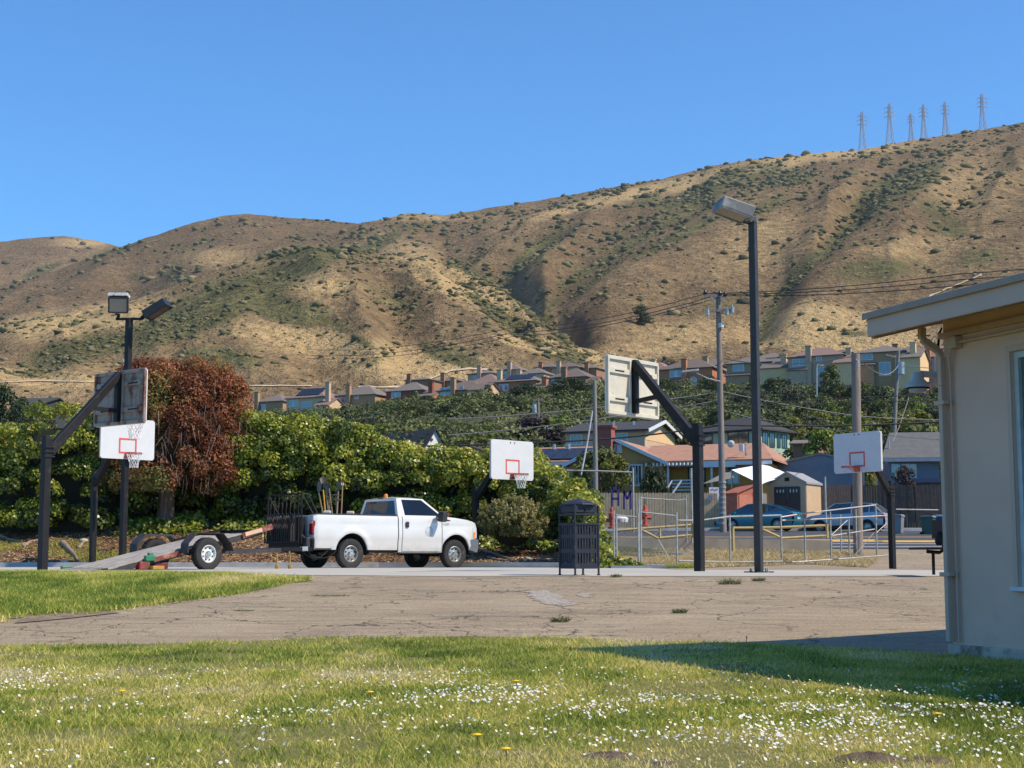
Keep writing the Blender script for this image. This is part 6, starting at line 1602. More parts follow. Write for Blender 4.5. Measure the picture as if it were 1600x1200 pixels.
t, a = wpole('smooth grey pole with guy wire rising from the ivy left of the cream-backed hoop', 929, 594, 931, 800, 66, .115, .085, M_wpole_g)
q = MB(); q.tube([P(926, 640, 66) - a, P(918, 690, 65) - a, P(908, 742, 64) - a], .035, 6); q.build('guy_wire', M_steel, t)
t, a = wpole('distant brown pole with double crossarm among the hillside trees', 841, 622, 842, 690, 190, .16, .13)
q = MB(); q.bar(P(834, 625, 190) - a, P(850, 625, 190) - a, .2, .16); q.bar(P(832, 652, 190) - a, P(848, 652, 190) - a, .14, .12); q.build('crossarm', M_wpole_g, t)
q = MB(); q.tube([P(835, 632, 190) - a, P(836, 645, 190) - a], .3, 8); q.build('transformer', M_steel, t)
def streetlamp(label, px, pyb, pyt, Y, arm, head):
    a = P(px, pyb, Y); t = thing('street_lamp', label, 'street lamp', a, 0, 'distant street lamps')
    q = MB(); top = P(px, pyt, Y) - a; e = P(px + arm, pyt + head, Y) - a
    q.tube([Vector((0, 0, -1)), top * .95, top.lerp(e, .3) + Vector((0, 0, .25)), e], .10, 8, rs=[.13, .10, .07, .06]); q.build('pole', mat('lamp_pole_grey', (.38, .38, .37), .6), t, smooth=True)
    q = MB(); q.cbox(e + Vector((.25 if arm > 0 else -.25, 0, 0)), (.8, .3, .18)); q.build('lamp_head', M_steel, t, bevel=.04)
streetlamp('white street lamp with curved neck on the bushy slope below the grey house', 1276, 626, 572, 250, 5, -1)
streetlamp('small street lamp behind the tiled roof right of the mid hoop', 851, 692, 668, 170, 7, 2)
streetlamp('small curved street lamp beside the white gable', 660, 672, 660, 230, 8, 3)
streetlamp('tiny street lamp behind the two left box lamps', 193, 612, 560, 300, -7, 2)
# wires
M_wire = mat('wire_black', (.02, .02, .022), .6)
M_wire_l = mat('wire_grey', (.22, .21, .20), .6)
def wire(label, pts, r, m=None):
    w = [P(*p) for p in pts]; c0 = w[0].copy(); out = []
    for i in range(len(w) - 1):
        for k in range(8):
            u = k / 8; s = (w[i + 1] - w[i]).length * .012; out.append(w[i].lerp(w[i + 1], u) - Vector((0, 0, s * 4 * u * (1 - u))) - c0)
    out.append(w[-1] - c0); q = MB(); q.tube(out, r, 4); tag(q.build('overhead_wire', m or M_wire, loc=c0), label, 'wire', 'overhead wires')
wire('thick black cable sagging across below the green house roof', [(380, 694, 84), (930, 687, 84), (1127, 664, 84), (1500, 657, 84)], .045)
wire('upper power line from the crossarm across the hill', [(480, 546, 170), (800, 512, 120), (1102, 459, 84), (1500, 428, 74), (1900, 385, 70)], .022)
wire('middle power line from the crossarm across the hill', [(480, 555, 170), (800, 520, 120), (1125, 460, 84), (1500, 437, 74), (1900, 396, 70)], .022)
wire('lower power line from the crossarm across the hill', [(480, 560, 170), (800, 526, 120), (1134, 462, 84), (1500, 446, 74), (1900, 410, 70)], .022)
wire('pale wire from the tall pole to the left behind the cream board', [(1125, 612, 84), (1030, 625, 84), (700, 655, 84)], .025, M_wire_l)
wire('second pale wire below it, left of the tall pole', [(1125, 625, 84), (1030, 640, 84), (700, 680, 84)], .025, M_wire_l)
wire('pale wire crossing the bushes from the tall pole to the right', [(1130, 612, 84), (1340, 650, 84), (1500, 656, 84)], .022, M_wire_l)
wire('thin wire across the green house to the wooden pole', [(1130, 640, 84), (1190, 655, 90), (1480, 688, 84)], .018, M_wire_l)
wire('service drop from the lamp arm down to the green house', [(1127, 574, 84), (1180, 620, 90), (1240, 668, 110)], .018, M_wire_l)
wire('black wire above the camera in front of the bushes', [(1130, 630, 84), (1340, 620, 84), (1500, 612, 84)], .022)
wire('second black wire just below it', [(1130, 634, 84), (1340, 627, 84), (1500, 622, 84)], .022)
wire('pale cable from the cut-off pole up to the transformer pole', [(1130, 560, 84), (1338, 556, 58), (1404, 570, 118), (1500, 578, 118)], .028, M_wire_l)
wire('wire rising from the grey house roof to the cut-off pole', [(1395, 690, 96), (1420, 620, 110)], .02, M_wire_l)

# tan plank fence, in panels
def plank_fence(label, pts, zt, zb_, w, m, pick=True, posts=True):
    """pts: [(px, Y)], zt/zb_: pixel rows of top and bottom"""
    a0 = P(pts[0][0], zb_, pts[0][1]); a0.z = float(gz(a0.x, a0.y)); t = thing('plank_fence', label, 'fence', a0)
    for (p, Yp), (q_, Yq) in zip(pts[:-1], pts[1:]):
        A, B = P(p, zt, Yp), P(q_, zt, Yq); L = math.hypot(B.x - A.x, B.y - A.y); d = Vector((B.x - A.x, B.y - A.y, 0)).normalized(); nn = Vector((d.y, -d.x, 0))
        n_ = int(L / w); m_ = MB()
        for k in range(n_):
            c = Vector((A.x, A.y, 0)) + d * (k + .5) * w; zg = float(gz(c.x, c.y)) - .05; top = lerp(A.z, B.z, (k + .5) / n_) + random.uniform(-.02, .02)
            o_ = random.uniform(-.008, .008); e = w * .45
            c -= a0
            V_ = [c - d * e + nn * o_, c + d * e + nn * o_]; zz = -a0.z
            pts_ = [(V_[0].x, V_[0].y, zg + zz), (V_[1].x, V_[1].y, zg + zz), (V_[1].x, V_[1].y, top + zz - .04), (c.x, c.y, top + zz + (.03 if pick else -.03)), (V_[0].x, V_[0].y, top + zz - .04)]
            bk = [tuple(Vector(v) - nn * .02) for v in pts_]
            m_.add(pts_ + bk, [(0, 1, 2, 3, 4), (9, 8, 7, 6, 5)] + [(i, i + 5, (i + 1) % 5 + 5, (i + 1) % 5) for i in range(5)])
        o = m_.build('plank_panel', m, t); o['kind'] = 'stuff'
        if posts:
            c = Vector((A.x, A.y, 0)) - a0 - nn * .08; q = MB(); q.bar((c.x, c.y, -.3), (c.x, c.y, A.z - a0.z), .1, .1); q.build('post', m, t)
    return t
M_tanf = mat('tan_fence_paint', (.50, .365, .22), .85, var=.12, scale=4, bmp=.2)
M_brnf = mat('dark_brown_fence', (.085, .06, .048), .85, var=.3, scale=4, bmp=.3)
plank_fence('tan plank fence with pointed tops in front of the yellow house', [(930, 93.5), (985, 93.2), (1040, 93), (1095, 92.7), (1180, 92.4)], 770, 825, .16, M_tanf)
plank_fence('dark brown plank fence behind the silver car', [(1283, 94), (1330, 94), (1380, 93.5), (1430, 93), (1500, 92.5)], 757, 820, .15, M_brnf, False)
# sheds
def gable(par, name_, W_, D_, z0, z1, rise, wall, roof, ov=.25, ridge='y', th=.12, openings=()):
    """box with a two-slope roof; front at y=0 facing -y; ridge runs along y (gable seen from the front) or x"""
    q = MB(); hw = W_ / 2
    if ridge == 'y':
        q.prism([(-hw, z0), (hw, z0), (hw, z1), (0, z1 + rise), (-hw, z1)], 0, D_)
        r = MB()
        k = rise / hw
        for s in (-1, 1):
            vs = [(0, -ov, z1 + rise + .01), (s * (hw + ov), -ov, z1 - ov * k + .01), (s * (hw + ov), D_ + ov, z1 - ov * k + .01), (0, D_ + ov, z1 + rise + .01)]
            vs += [(x, y, z + th) for x, y, z in vs]; r.add(vs, [(0, 1, 2, 3), (4, 5, 6, 7), (0, 1, 5, 4), (1, 2, 6, 5), (2, 3, 7, 6), (3, 0, 4, 7)])
    else:
        q.prism([(0, z0), (D_, z0), (D_, z1), (D_ / 2, z1 + rise), (0, z1)], -hw, hw, 'yz')
        r = MB(); k = rise / (D_ / 2)
        for s in (0, 1):
            y0 = -ov if s == 0 else D_ + ov
            vs = [(-hw - ov, D_ / 2, z1 + rise + .01), (-hw - ov, y0, z1 - ov * k + .01), (hw + ov, y0, z1 - ov * k + .01), (hw + ov, D_ / 2, z1 + rise + .01)]
            vs += [(x, y, z + th) for x, y, z in vs]; r.add(vs, [(0, 1, 2, 3), (4, 5, 6, 7), (0, 1, 5, 4), (1, 2, 6, 5), (2, 3, 7, 6), (3, 0, 4, 7)])
    wo = q.build('wall', wall, par); ro = r.build('roof', roof, par); return wo, ro
M_frame_w = mat('white_frame', (.62, .63, .64), .6, var=.05)
M_pane = panemat('window_pane', (.09, .13, .18), .1)
M_pane_d = panemat('window_pane_dark', (.02, .035, .035), .12)
def window(par, x, z, w, h, y=0.0, face='f', frame=None, pane=None, mull=1, arch_=False, curtain=None, fw=.09):
    """window standing 3 cm proud of a wall; face 'f' front (-y) or 'r' right (+x, then x is y)"""
    frame = frame or M_frame_w; pane = pane or M_pane
    if face == 'f': T = lambda u, v, o: (x + u, y - o, z + v)
    else: T = lambda u, v, o: (y + o, x + u, z + v)
    q = MB()
    def bx_(u0, u1, v0, v1, o): 
        vs = [T(u, v, k) for k in (.002, o) for u, v in ((u0, v0), (u1, v0), (u1, v1), (u0, v1))]
        q.add(vs, [(0,1,2,3),(4,5,6,7),(0,1,5,4),(1,2,6,5),(2,3,7,6),(3,0,4,7)])
    bx_(-w/2, w/2, -h/2 - fw, -h/2, .07); bx_(-w/2 - fw, -w/2, -h/2 - fw, h/2 + fw, .06); bx_(w/2, w/2 + fw, -h/2 - fw, h/2 + fw, .06)
    if not arch_: bx_(-w/2, w/2, h/2, h/2 + fw, .06)
    else:
        n_ = 10
        for i in range(n_):
            a0, a1 = math.pi * i / n_, math.pi * (i + 1) / n_
            pts = [( math.cos(a) * r_, h/2 + math.sin(a) * r_) for a, r_ in ((a0, w/2), (a0, w/2 + fw), (a1, w/2 + fw), (a1, w/2))]
            vs = [T(u, v, k) for k in (.002, .06) for u, v in pts]; q.add(vs, [(0,1,2,3),(4,5,6,7),(0,1,5,4),(1,2,6,5),(2,3,7,6),(3,0,4,7)])
    for k in range(mull): u = -w/2 + w * (k + 1) / (mull + 1); bx_(u - fw * .3, u + fw * .3, -h/2, h/2, .05)
    fo = q.build('window', frame, par)
    q = MB(); pts = [(-w/2, -h/2), (w/2, -h/2), (w/2, h/2)] + ([(math.cos(a) * w/2, h/2 + math.sin(a) * w/2) for a in np.linspace(.3, math.pi - .3, 7)] if arch_ else []) + [(-w/2, h/2)]
    q.add([T(u, v, .03) for u, v in pts], [tuple(range(len(pts)))]); q.build('pane', pane, fo)
    if curtain:
        q = MB(); q.add([T(u, v, .034) for u, v in ((-w*.2, -h/2), (w*.12, -h/2), (w*.12, h*.45), (-w*.2, h*.45))], [(0,1,2,3)]); q.build('curtain', mat('curtain_white', (.55, .58, .62), .8), fo)
    return fo
M_tan = mat('tan_shed_lit', (.52, .36, .22), .7, var=.06, scale=3); M_tan_d = mat('tan_shed_shaded', (.42, .31, .21), .7, var=.06)  # one tan plastic; sunlit side and shaded front put into two colours
M_shedroof = mat('shed_roof_grey', (.30, .29, .28), .6, var=.15, scale=5)
def put(name, label, cat, px, pyb, Y, rz, group=None):
    a = P(px, pyb, Y); return thing(name, label, cat, a, rz, group)
s = 92 / F
sh = put('garden_shed', 'tan plastic garden shed with dark double doors behind the cars', 'shed', 1231, 812, 92.5, R(-32))
gable(sh, 'shed', 2.35, 2.5, -.5, 2.15, .62, M_tan_d, M_shedroof, .10)
for k in (-1, 1):
    q = MB(); q.cbox((k * .42, -.03, 1.0), (.80, .05, 1.95)); d_ = q.build('door', mat('door_dark_brown', (.035, .028, .027), .6, var=.15), sh, bevel=.01)
    for j in range(3): q = MB(); q.cbox((k * .42 - .2 + j * .2, -.06, 1.72), (.07, .01, .18)); q.build('door_pane', M_pane, d_)
q = MB(); q.tube([(-.06, -.08, .95), (.06, -.08, 1.05)], .02, 6); q.build('handle', M_black, sh)
q = MB(); q.cbox((0, -.02, 2.42), (.28, .04, .22)); q.build('vent', M_black, sh)
q = MB(); q.box((1.18, .06, -.4), (1.20, 2.44, 2.05)); q.build('lit_side_panel', M_tan, sh)  # paler sheet carries the sunlight on this side
M_redwd = mat('red_shed_wood', (.40, .12, .07), .75, var=.15, scale=5)
rs = put('red_shed', 'small red wooden shed with slanting roof left of the brown pole', 'shed', 1168, 808, 91.5, R(30))
q = MB(); q.prism([(-.75, -.3), (.75, -.3), (.75, 1.95), (-.75, 1.40)], 0, 1.2); q.build('wall', M_redwd, rs)
q = MB(); q.prism([(-.85, 1.38), (.85, 2.0), (.85, 2.06), (-.85, 1.44)], -.12, 1.3); q.build('roof', M_redwd, rs)
q = MB(); q.cbox((-.15, -.02, .7), (.95, .03, 1.2)); q.build('door', mat('red_shed_door', (.50, .17, .10), .7), rs)
q = MB(); q.cbox((.55, -.02, 1.5), (.10, .03, .30)); q.cbox((.35, -.02, 1.3), (.06, .03, .06)); q.build('ornament', M_brnf, rs)
M_bluep = mat('blue_grey_siding', (.16, .19, .24), .7, var=.08, scale=3)
ms = put('metal_garage', 'blue-grey metal garage with a shallow gable behind the tan shed', 'garage', 1284, 800, 101, R(-12))
gable(ms, 'garage', 5.6, 5, -.6, 3.15, .62, M_bluep, mat('blue_grey_trim', (.12, .14, .18), .6), .12)
for k in range(19): q = MB(); q.box((-2.72 + k * .3, -.03, 0), (-2.69 + k * .3, -.001, 3.1)); q.build('siding_rib', M_bluep, ms)
# white shade sail
sail = put('shade_sail', 'white square shade sail stretched beside the tan shed', 'shade sail', 1188, 770, 94, 0)
b_ = Vector(sail.location); cs_ = [P(1143, 734, 93.5), P(1190, 757, 91.5), P(1232, 740, 94), P(1193, 725, 97)]
n_ = 10; vs = []
for i in range(n_ + 1):
    for j in range(n_ + 1):
        u, v = i / n_, j / n_; p = (cs_[0] * (1 - u) + cs_[1] * u) * (1 - v) + (cs_[3] * (1 - u) + cs_[2] * u) * v
        p = p - Vector((0, 0, 1.0 * u * (1 - u) * v * (1 - v) + .03 * math.sin(u * 17) * math.sin(v * 9))); vs.append(p - b_)
q = MB(); q.add(vs, [(i * (n_ + 1) + j, i * (n_ + 1) + j + 1, (i + 1) * (n_ + 1) + j + 1, (i + 1) * (n_ + 1) + j) for i in range(n_) for j in range(n_)]); q.build('sail_cloth', mat('sail_cloth', (.80, .80, .80), .8), sail, smooth=True)
for c_ in (cs_[0], cs_[2]):
    q = MB(); q.tube([Vector((c_.x, c_.y, float(gz(c_.x, c_.y)))) - b_, c_ - b_], .04, 6); q.build('pole', M_steel, sail)
s2 = put('shade_sail', 'grey mesh shade sail left of the white one beside the yellow porch', 'shade sail', 1120, 770, 96, 0); b_ = Vector(s2.location)
q = MB(); c4 = [P(1098, 756, 95), P(1120, 752, 94), P(1148, 746, 95.5), P(1138, 735, 98)]; q.add([p - b_ for p in c4], [(0, 1, 2, 3)]); q.build('sail_cloth', mat('sail_grey', (.20, .19, .17), .9), s2)
# purple letters, standpipes, sign
M_purple = mat('purple_paint', (.05, .02, .15), .5)
for (ch, px, py, lb_) in (('A', 961, 776, 'purple letter A hanging on the tall fence left of the M'), ('M', 980, 781, 'purple letter M hanging on the tall fence beside the galvanised post')):
    q = MB(); W2, H2 = .125, .36; b = lambda x0, z0, x1, z1, w=.085: q.bar((x0, 0, z0), (x1, 0, z1), w, .03, up=(0, 1, 0))
    for sx in (-1, 1): b(sx * W2, -H2, sx * W2, H2)
    if ch == 'A': b(-W2, H2 - .05, W2, H2 - .05, .10); b(-W2, -.08, W2, -.08, .09)
    else: b(-W2, H2 - .03, 0, .02, .09); b(W2, H2 - .03, 0, .02, .09)
    o = q.build('letter_sign', M_purple, loc=P(px, py, 57.9)); tag(o, lb_, 'letter')
M_hyd = mat('hydrant_red', (.45, .06, .03), .5, var=.15)
for (px, pt_, pb_, lb_) in ((956, 792, 826, 'red standpipe behind the narrow gate panel'), (1008, 788, 822, 'red standpipe with side wheel behind the swinging gate')):
    b0 = P(px, pb_, 61.5); t = thing('standpipe', lb_, 'standpipe', b0); H = P(px, pt_, 61.5).z - b0.z
    q = MB(); q.lathe([(0, 0), (.17, 0), (.17, .06), (.09, .08), (.09, H * .45), (.13, H * .5), (.13, H * .7), (.08, H * .75), (.06, H * .95), (0, H)], 12); q.build('body', M_hyd, t, smooth=True)
    q = MB(); q.tube([(-.25, 0, H * .38), (.25, 0, H * .38)], .07, 8); q.build('outlet', M_hyd, t)
    q = MB(); q.tube([(0, 0, H * .9), (0, 0, H * 1.35)], .02, 6); q.build('stem', M_black, t)
for (px, py, lb_) in ((970, 812, 'white pipe cap between the standpipes'),):
    q = MB(); q.lathe([(0, 0), (.28, 0), (.30, .15), (.2, .26), (0, .3)], 12); tag(q.build('white_bollard', M_frame_w, loc=P(px, py + 4, 62), smooth=True), lb_, 'bollard')
sg = put('yard_sign', 'white and red sign hanging on the tan fence left of the utility pole', 'sign', 1116, 770, 92.2, 0)
q = MB(); q.cbox((0, 0, .15), (.62, .04, .36)); q.build('board', M_frame_w, sg)
q = MB()
for k in range(5): q.cbox((-.18 + k * .09, -.025, .18 + .03 * math.sin(k * 2)), (.06, .01, .10))
q.build('red_pattern', M_red, sg)
q = MB(); q.cbox((.22, -.01, -.22), (.14, .05, .42)); q.build('hanging_tag', M_frame_w, sg, bevel=.03)
q = MB(); q.cbox((0, 0, 0), (.26, .03, .30)); tag(q.build('notice', mat('notice_blue', (.13, .16, .30), .6), loc=P(1110, 778, 92.6)), 'small blue notice on the tan fence', 'notice')

# ---------------------------------------------------------------- parked cars
def car(label, px, pyb, Y, rz, L, H, body_m, belt, roofp, hatch_red=True, clad=None, cat='car', name='parked_car', group='cars parked along the far kerb'):
    """roofp: (x_ws_base, x_roof_front, x_roof_rear, x_rear_base); x forward from the rear axle"""
    a = P(px, pyb, Y); t = thing(name, label, cat, a, rz, group)
    xr, xf = 0.0, L * .585; x0, x1 = -L * .19, L * .81; ar_ = .37; wz_ = .33; hw = .90
    def top(x): return float(np.interp(x, *belt))
    def wf(x, z):
        w = hw * float(np.interp(z, [.2, .45, .7, .95, 1.1], [.93, .985, 1.0, .985, .95]))
        e = max(0, (x - (x1 - .7)) / .7); e2 = max(0, ((x0 + .4) - x) / .4); return w * (1 - .22 * e * e - .10 * e2 * e2)
    def ab(x):
        for cx in (xr, xf):
            d = abs(x - cx)
            if d < ar_: return wz_ + math.sqrt(ar_ * ar_ - d * d)
        return .24
    xs = sorted(set([round(v, 3) for v in np.linspace(x0, x1, 40)] + [round(cx + ar_ * math.cos(q), 3) for cx in (xr, xf) for q in np.linspace(0, math.pi, 15)]))
    q = MB(); skin(q, xs, ab, top, wf, 8); deckf(q, xs, top, wf, .03, 8)
    for x, s in ((x0, -1), (x1, 1)):
        zt_ = top(x); vs = []
        for j in range(7):
            z = .24 + (zt_ - .24) * j / 6; vs += [(x + s * .10 * math.sin(j / 6 * math.pi), -wf(x, z), z), (x + s * .12 * math.sin(j / 6 * math.pi), wf(x, z), z)]
        q.add(vs, [(j * 2, j * 2 + 1, j * 2 + 3, j * 2 + 2) for j in range(6)])
    q.build('body', body_m, t, smooth=True, auto=40)
    xa, xb, xc, xd = roofp; zr = H
    zb1, zb2 = top(xa), top(xd)
    A = [(xd, -hw * .93, zb2), (xa, -hw * .93, zb1), (xa, hw * .93, zb1), (xd, hw * .93, zb2)]
    # three-station greenhouse for a curved roof
    st = [(xd, zb2 + .01, .90), (lerp(xd, xc, .55), lerp(zb2, zr, .62), .80), (xc, zr - .03, .70), (lerp(xc, xb, .5), zr + .02, .68), (xb, zr - .02, .70), (lerp(xb, xa, .5), lerp(zr, zb1, .45), .78), (xa, zb1 + .01, .88)]
    rf = MB(); gs = {-1: MB(), 1: MB()}; gr = MB()
    for i in range(len(st) - 1):
        (xA, zA, wA), (xB, zB, wB) = st[i], st[i + 1]
        f_ = gr if i in (0, 1, 4, 5) else rf
        f_.add([(xA, -wA, zA), (xB, -wB, zB), (xB, 0, zB + .03), (xA, 0, zA + .03), (xB, wB, zB), (xA, wA, zA)], [(0, 1, 2, 3), (3, 2, 4, 5)])
        for s in (-1, 1):
            lo = lambda x: top(x) + .01
            gs[s].add([(xA, s * wA, zA), (xB, s * wB, zB), (xB, s * (hw * .935), min(lo(xB), zB)), (xA, s * (hw * .935), min(lo(xA), zA))], [(0, 1, 2, 3)])
            rf.bar((xA, s * wA, zA), (xB, s * wB, zB), .06, .05)
    for x in (lerp(xb, xc, .48), lerp(xb, xc, .98)):
        for s in (-1, 1): rf.bar((x, s * .70, zr - .03), (x, s * hw * .94, top(x)), .07, .04)
    rf.build('roof', body_m, t, smooth=True, auto=50);  gr.build('windscreen', M_glass_d, t, smooth=True)
    for s in (-1, 1): gs[s].build('side_window', M_glass_d, t)
    q = MB(); q.box((x0 + .3, -.7, .22), (x1 - .4, .7, .5)); q.build('underbody', M_darkin, t)
    if clad:
        q = MB(); skin(q, xs, lambda x: ab(x), lambda x: max(ab(x) + .06, .42), lambda x, z: wf(x, z) + .02, 2); q.build('cladding', clad, t)
    for s in (-1, 1):
        q = MB(); zt_ = top(x0); q.add([(x0 - .03, s * .86, zt_ - .30), (x0 - .12, s * .52, zt_ - .28), (x0 - .08, s * .50, zt_ - .10), (x0 + .02, s * .84, zt_ - .06), (x0 + .32, s * .905, zt_ - .16), (x0 + .25, s * .92, zt_ - .28)], [(0, 1, 2, 3), (0, 3, 4, 5)]); q.build('tail_light', M_redlens if hatch_red else M_whitelens, t)
        q = MB(); q.add([(x1 - .05, s * .70, .62), (x1 + .05, s * .45, .60), (x1 + .02, s * .45, .72), (x1 - .35, s * .80, .80)], [(0, 1, 2, 3)]); q.build('headlight', M_whitelens, t)
        for cx in (xr, xf): wheel(t, (cx, s * .80, .33), .33, .2, s, .215, 5, M_hub)
        q = MB(); q.cbox((xa - .35, s * 1.0, top(xa) + .08), (.12, .16, .12)); q.build('mirror', body_m, t, bevel=.03)
    q = MB(); q.box((x0 - .135, -.24, .62 if H < 1.6 else .78), (x0 - .125, .24, .74 if H < 1.6 else .90)); q.build('number_plate', M_frame_w, t)
    return t
M_glass_d = panemat('car_window_dark', (.012, .015, .02), .06)
def cpaint(name, c): 
    m, nt, bs = _new(name); bs.inputs['Base Color'].default_value = (*c, 1); bs.inputs['Metallic'].default_value = .25; bs.inputs['Roughness'].default_value = .32; bs.inputs['Coat Weight'].default_value = .6
    return m
car('teal-blue hatchback with red-rimmed wheels parked by the red shed', 1222, 829, 86.3, R(152), 4.5, 1.48, cpaint('teal_paint', (.015, .20, .27)),
    ([-.9, -.6, 0, .8, 2.0, 2.7, 3.3, 3.64], [1.02, 1.10, 1.05, .98, .94, .90, .80, .60]), (2.75, 1.75, .55, -.75), hatch_red=True)
car('silver-white crossover parked behind the wooden pole', 1362, 833, 86.0, R(152), 4.6, 1.66, cpaint('silver_paint', (.42, .44, .48)),
    ([-.9, -.7, 0, .8, 2.0, 2.7, 3.3, 3.7], [1.10, 1.16, 1.14, 1.08, 1.05, 1.04, .95, .70]), (2.65, 1.85, -.15, -.80), clad=M_plastic)
# wheelie bins
def cart(label, px, pyb, Y, c, rz, lid=None):
    a = P(px, pyb, Y); t = thing('wheelie_bin', label, 'wheelie bin', a, rz, 'wheelie bins by the far kerb')
    m_ = mat('bin_plastic_' + str(c), c, .5, var=.1, scale=3)
    q = MB(); vs = [(x * k, y * k, z) for z, k in ((.08, .80), (.98, 1.0)) for x, y in ((-.30, -.33), (.30, -.33), (.30, .33), (-.30, .33))]
    q.add(vs, [(0,3,2,1),(4,5,6,7),(0,1,5,4),(1,2,6,5),(2,3,7,6),(3,0,4,7)]); q.box((-.33, -.36, .93), (.33, .36, .985)); q.build('body', m_, t, bevel=.02)
    q = MB(); q.prism([(-.36, .99), (.36, .99), (.34, 1.04), (.1, 1.09), (-.30, 1.06)], -.34, .34, 'yz'); q.build('lid', mat('lid_' + str(lid or c), lid or c, .5), t, bevel=.015)
    q = MB(); q.tube([(-.28, .38, .95), (.28, .38, .95)], .02, 6); q.build('handle', m_, t)
    for s in (-1, 1): q = MB(); q.lathe([(0, -.03), (.11, -.03), (.12, 0), (.11, .03), (0, .03)], 14, axis='x', c=(s * .31, .27, .12)); q.build('wheel', M_black, t)
cart('grey wheelie bin, left of the green one, behind the right hoop post', 1402, 835.5, 81.5, (.20, .21, .22), R(60))
cart('large dark green wheelie bin by the far kerb', 1451, 838, 80.5, (.035, .09, .07), R(60), (.16, .19, .19))
cart('blue wheelie bin at the corner of the grey building', 1471, 837, 81.0, (.02, .08, .35), R(40), (.45, .47, .52))
# ================================================================ HOUSES
def stucco(name, c): return mat(name, c, .9, var=.06, scale=1.5, dirt=tuple(x * .8 for x in c), dirt_amt=.1, dirt_scale=.6)
def shingle(name, c, sc_=3.2):
    m, nt, bs = _new(name); v = coords(nt, 'Object')
    n = noise(nt, v, 2.5, 4); wv = N(nt, 'ShaderNodeTexWave', wave_type='BANDS', bands_direction='Z'); wv.inputs['Scale'].default_value = sc_; wv.inputs['Distortion'].default_value = .8; nt.links.new(v, wv.inputs['Vector'])
    f = mth(nt, 'ADD', mth(nt, 'MULTIPLY', n, .7), mth(nt, 'MULTIPLY', wv.outputs['Fac'], .3))
    nt.links.new(ramp(nt, f, [(.25, tuple(x * .72 for x in c)), (.75, tuple(x * 1.2 for x in c))]), bs.inputs['Base Color']); bs.inputs['Roughness'].default_value = .9
    bump(nt, bs, wv.outputs['Fac'], .5, .05); return m
R_brown = shingle('roof_brown', (.16, .12, .095)); R_grey = shingle('roof_grey_tile', (.18, .15, .125)); R_pink = shingle('roof_pink_tile', (.24, .155, .125))
R_tile = shingle('roof_clay_tile', (.40, .21, .135)); R_dark = shingle('roof_dark_shingle', (.05, .05, .05)); R_shing = shingle('roof_grey_shingle', (.12, .12, .115)); R_green = shingle('roof_charcoal', (.05, .047, .045))
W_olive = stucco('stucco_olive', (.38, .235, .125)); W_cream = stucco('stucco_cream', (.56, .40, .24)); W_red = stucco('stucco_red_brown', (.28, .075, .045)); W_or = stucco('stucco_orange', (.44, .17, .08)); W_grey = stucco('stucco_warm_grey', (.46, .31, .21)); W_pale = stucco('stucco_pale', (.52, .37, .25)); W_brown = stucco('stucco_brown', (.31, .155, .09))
W_yel = stucco('stucco_yellow', (.62, .36, .09)); W_yel_sh = stucco('stucco_yellow_shaded', (.42, .27, .09)); W_mint = stucco('stucco_mint', (.36, .47, .34)); W_blue = stucco('siding_blue_grey', (.20, .20, .23)); W_crm2 = stucco('stucco_light_yellow', (.70, .46, .24)); W_white = stucco('siding_white', (.70, .70, .66))
M_blue_pane = panemat('pane_sky_blue', (.09, .13, .17), .2)
M_solar = mat('solar_cell', (.014, .018, .035), .5, var=.1); M_solar_f = mat('solar_frame', (.25, .27, .30), .4)
def hip(par, x0, x1, y0, y1, z, rise, m, ov=.5, th=.14, cut=1.0):
    x0 -= ov; x1 += ov; y0 -= ov; y1 += ov; w, d = x1 - x0, y1 - y0; k = min(w, d) / 2 * cut
    if w >= d: r = [(x0 + k, (y0 + y1) / 2), (x1 - k, (y0 + y1) / 2)]
    else: r = [((x0 + x1) / 2, y0 + k), ((x0 + x1) / 2, y1 - k)]
    c = [(x0, y0), (x1, y0), (x1, y1), (x0, y1)]
    vs = [(x, y, z) for x, y in c] + [(x, y, z + th) for x, y in c] + [(x, y, z + th + rise) for x, y in r]
    fs = [(3, 2, 1, 0), (0, 1, 5, 4), (1, 2, 6, 5), (2, 3, 7, 6), (3, 0, 4, 7)]
    fs += [(4, 5, 9, 8), (5, 6, 9), (6, 7, 8, 9), (7, 4, 8)] if w >= d else [(4, 5, 8), (5, 6, 9, 8), (6, 7, 9), (7, 4, 8, 9)]
    q = MB(); q.add(vs, fs); return q.build('roof', m, par)
def chimney(par, x, y, z0, z1, w, m, cap=True, brick=None):
    q = MB(); q.box((x - w/2, y - w * .4, z0), (x + w/2, y + w * .4, z1)); o = q.build('chimney', m, par)
    if cap: q = MB(); q.box((x - w * .62, y - w * .5, z1), (x + w * .62, y + w * .5, z1 + .16)); q.build('chimney_cap', m, o)
    return o
def solar(par, x0, x1, y, z0, z1, dy, n, m2=2):
    """panels on a front slope: from (y, z0) up to (y+dy, z1)"""
    for i in range(n):
        for j in range(m2):
            a, b = x0 + (x1 - x0) * i / n + .04, x0 + (x1 - x0) * (i + 1) / n - .04; u0, u1 = j / m2 + .02, (j + 1) / m2 - .02
            q = MB(); q.add([(a, y + dy * u0, z0 + (z1 - z0) * u0), (b, y + dy * u0, z0 + (z1 - z0) * u0), (b, y + dy * u1, z0 + (z1 - z0) * u1), (a, y + dy * u1, z0 + (z1 - z0) * u1)], [(0, 1, 2, 3)])
            o = q.build('solar_panel', M_solar, par); md = o.modifiers.new('s', 'SOLIDIFY'); md.thickness = .05
HOUSES = []
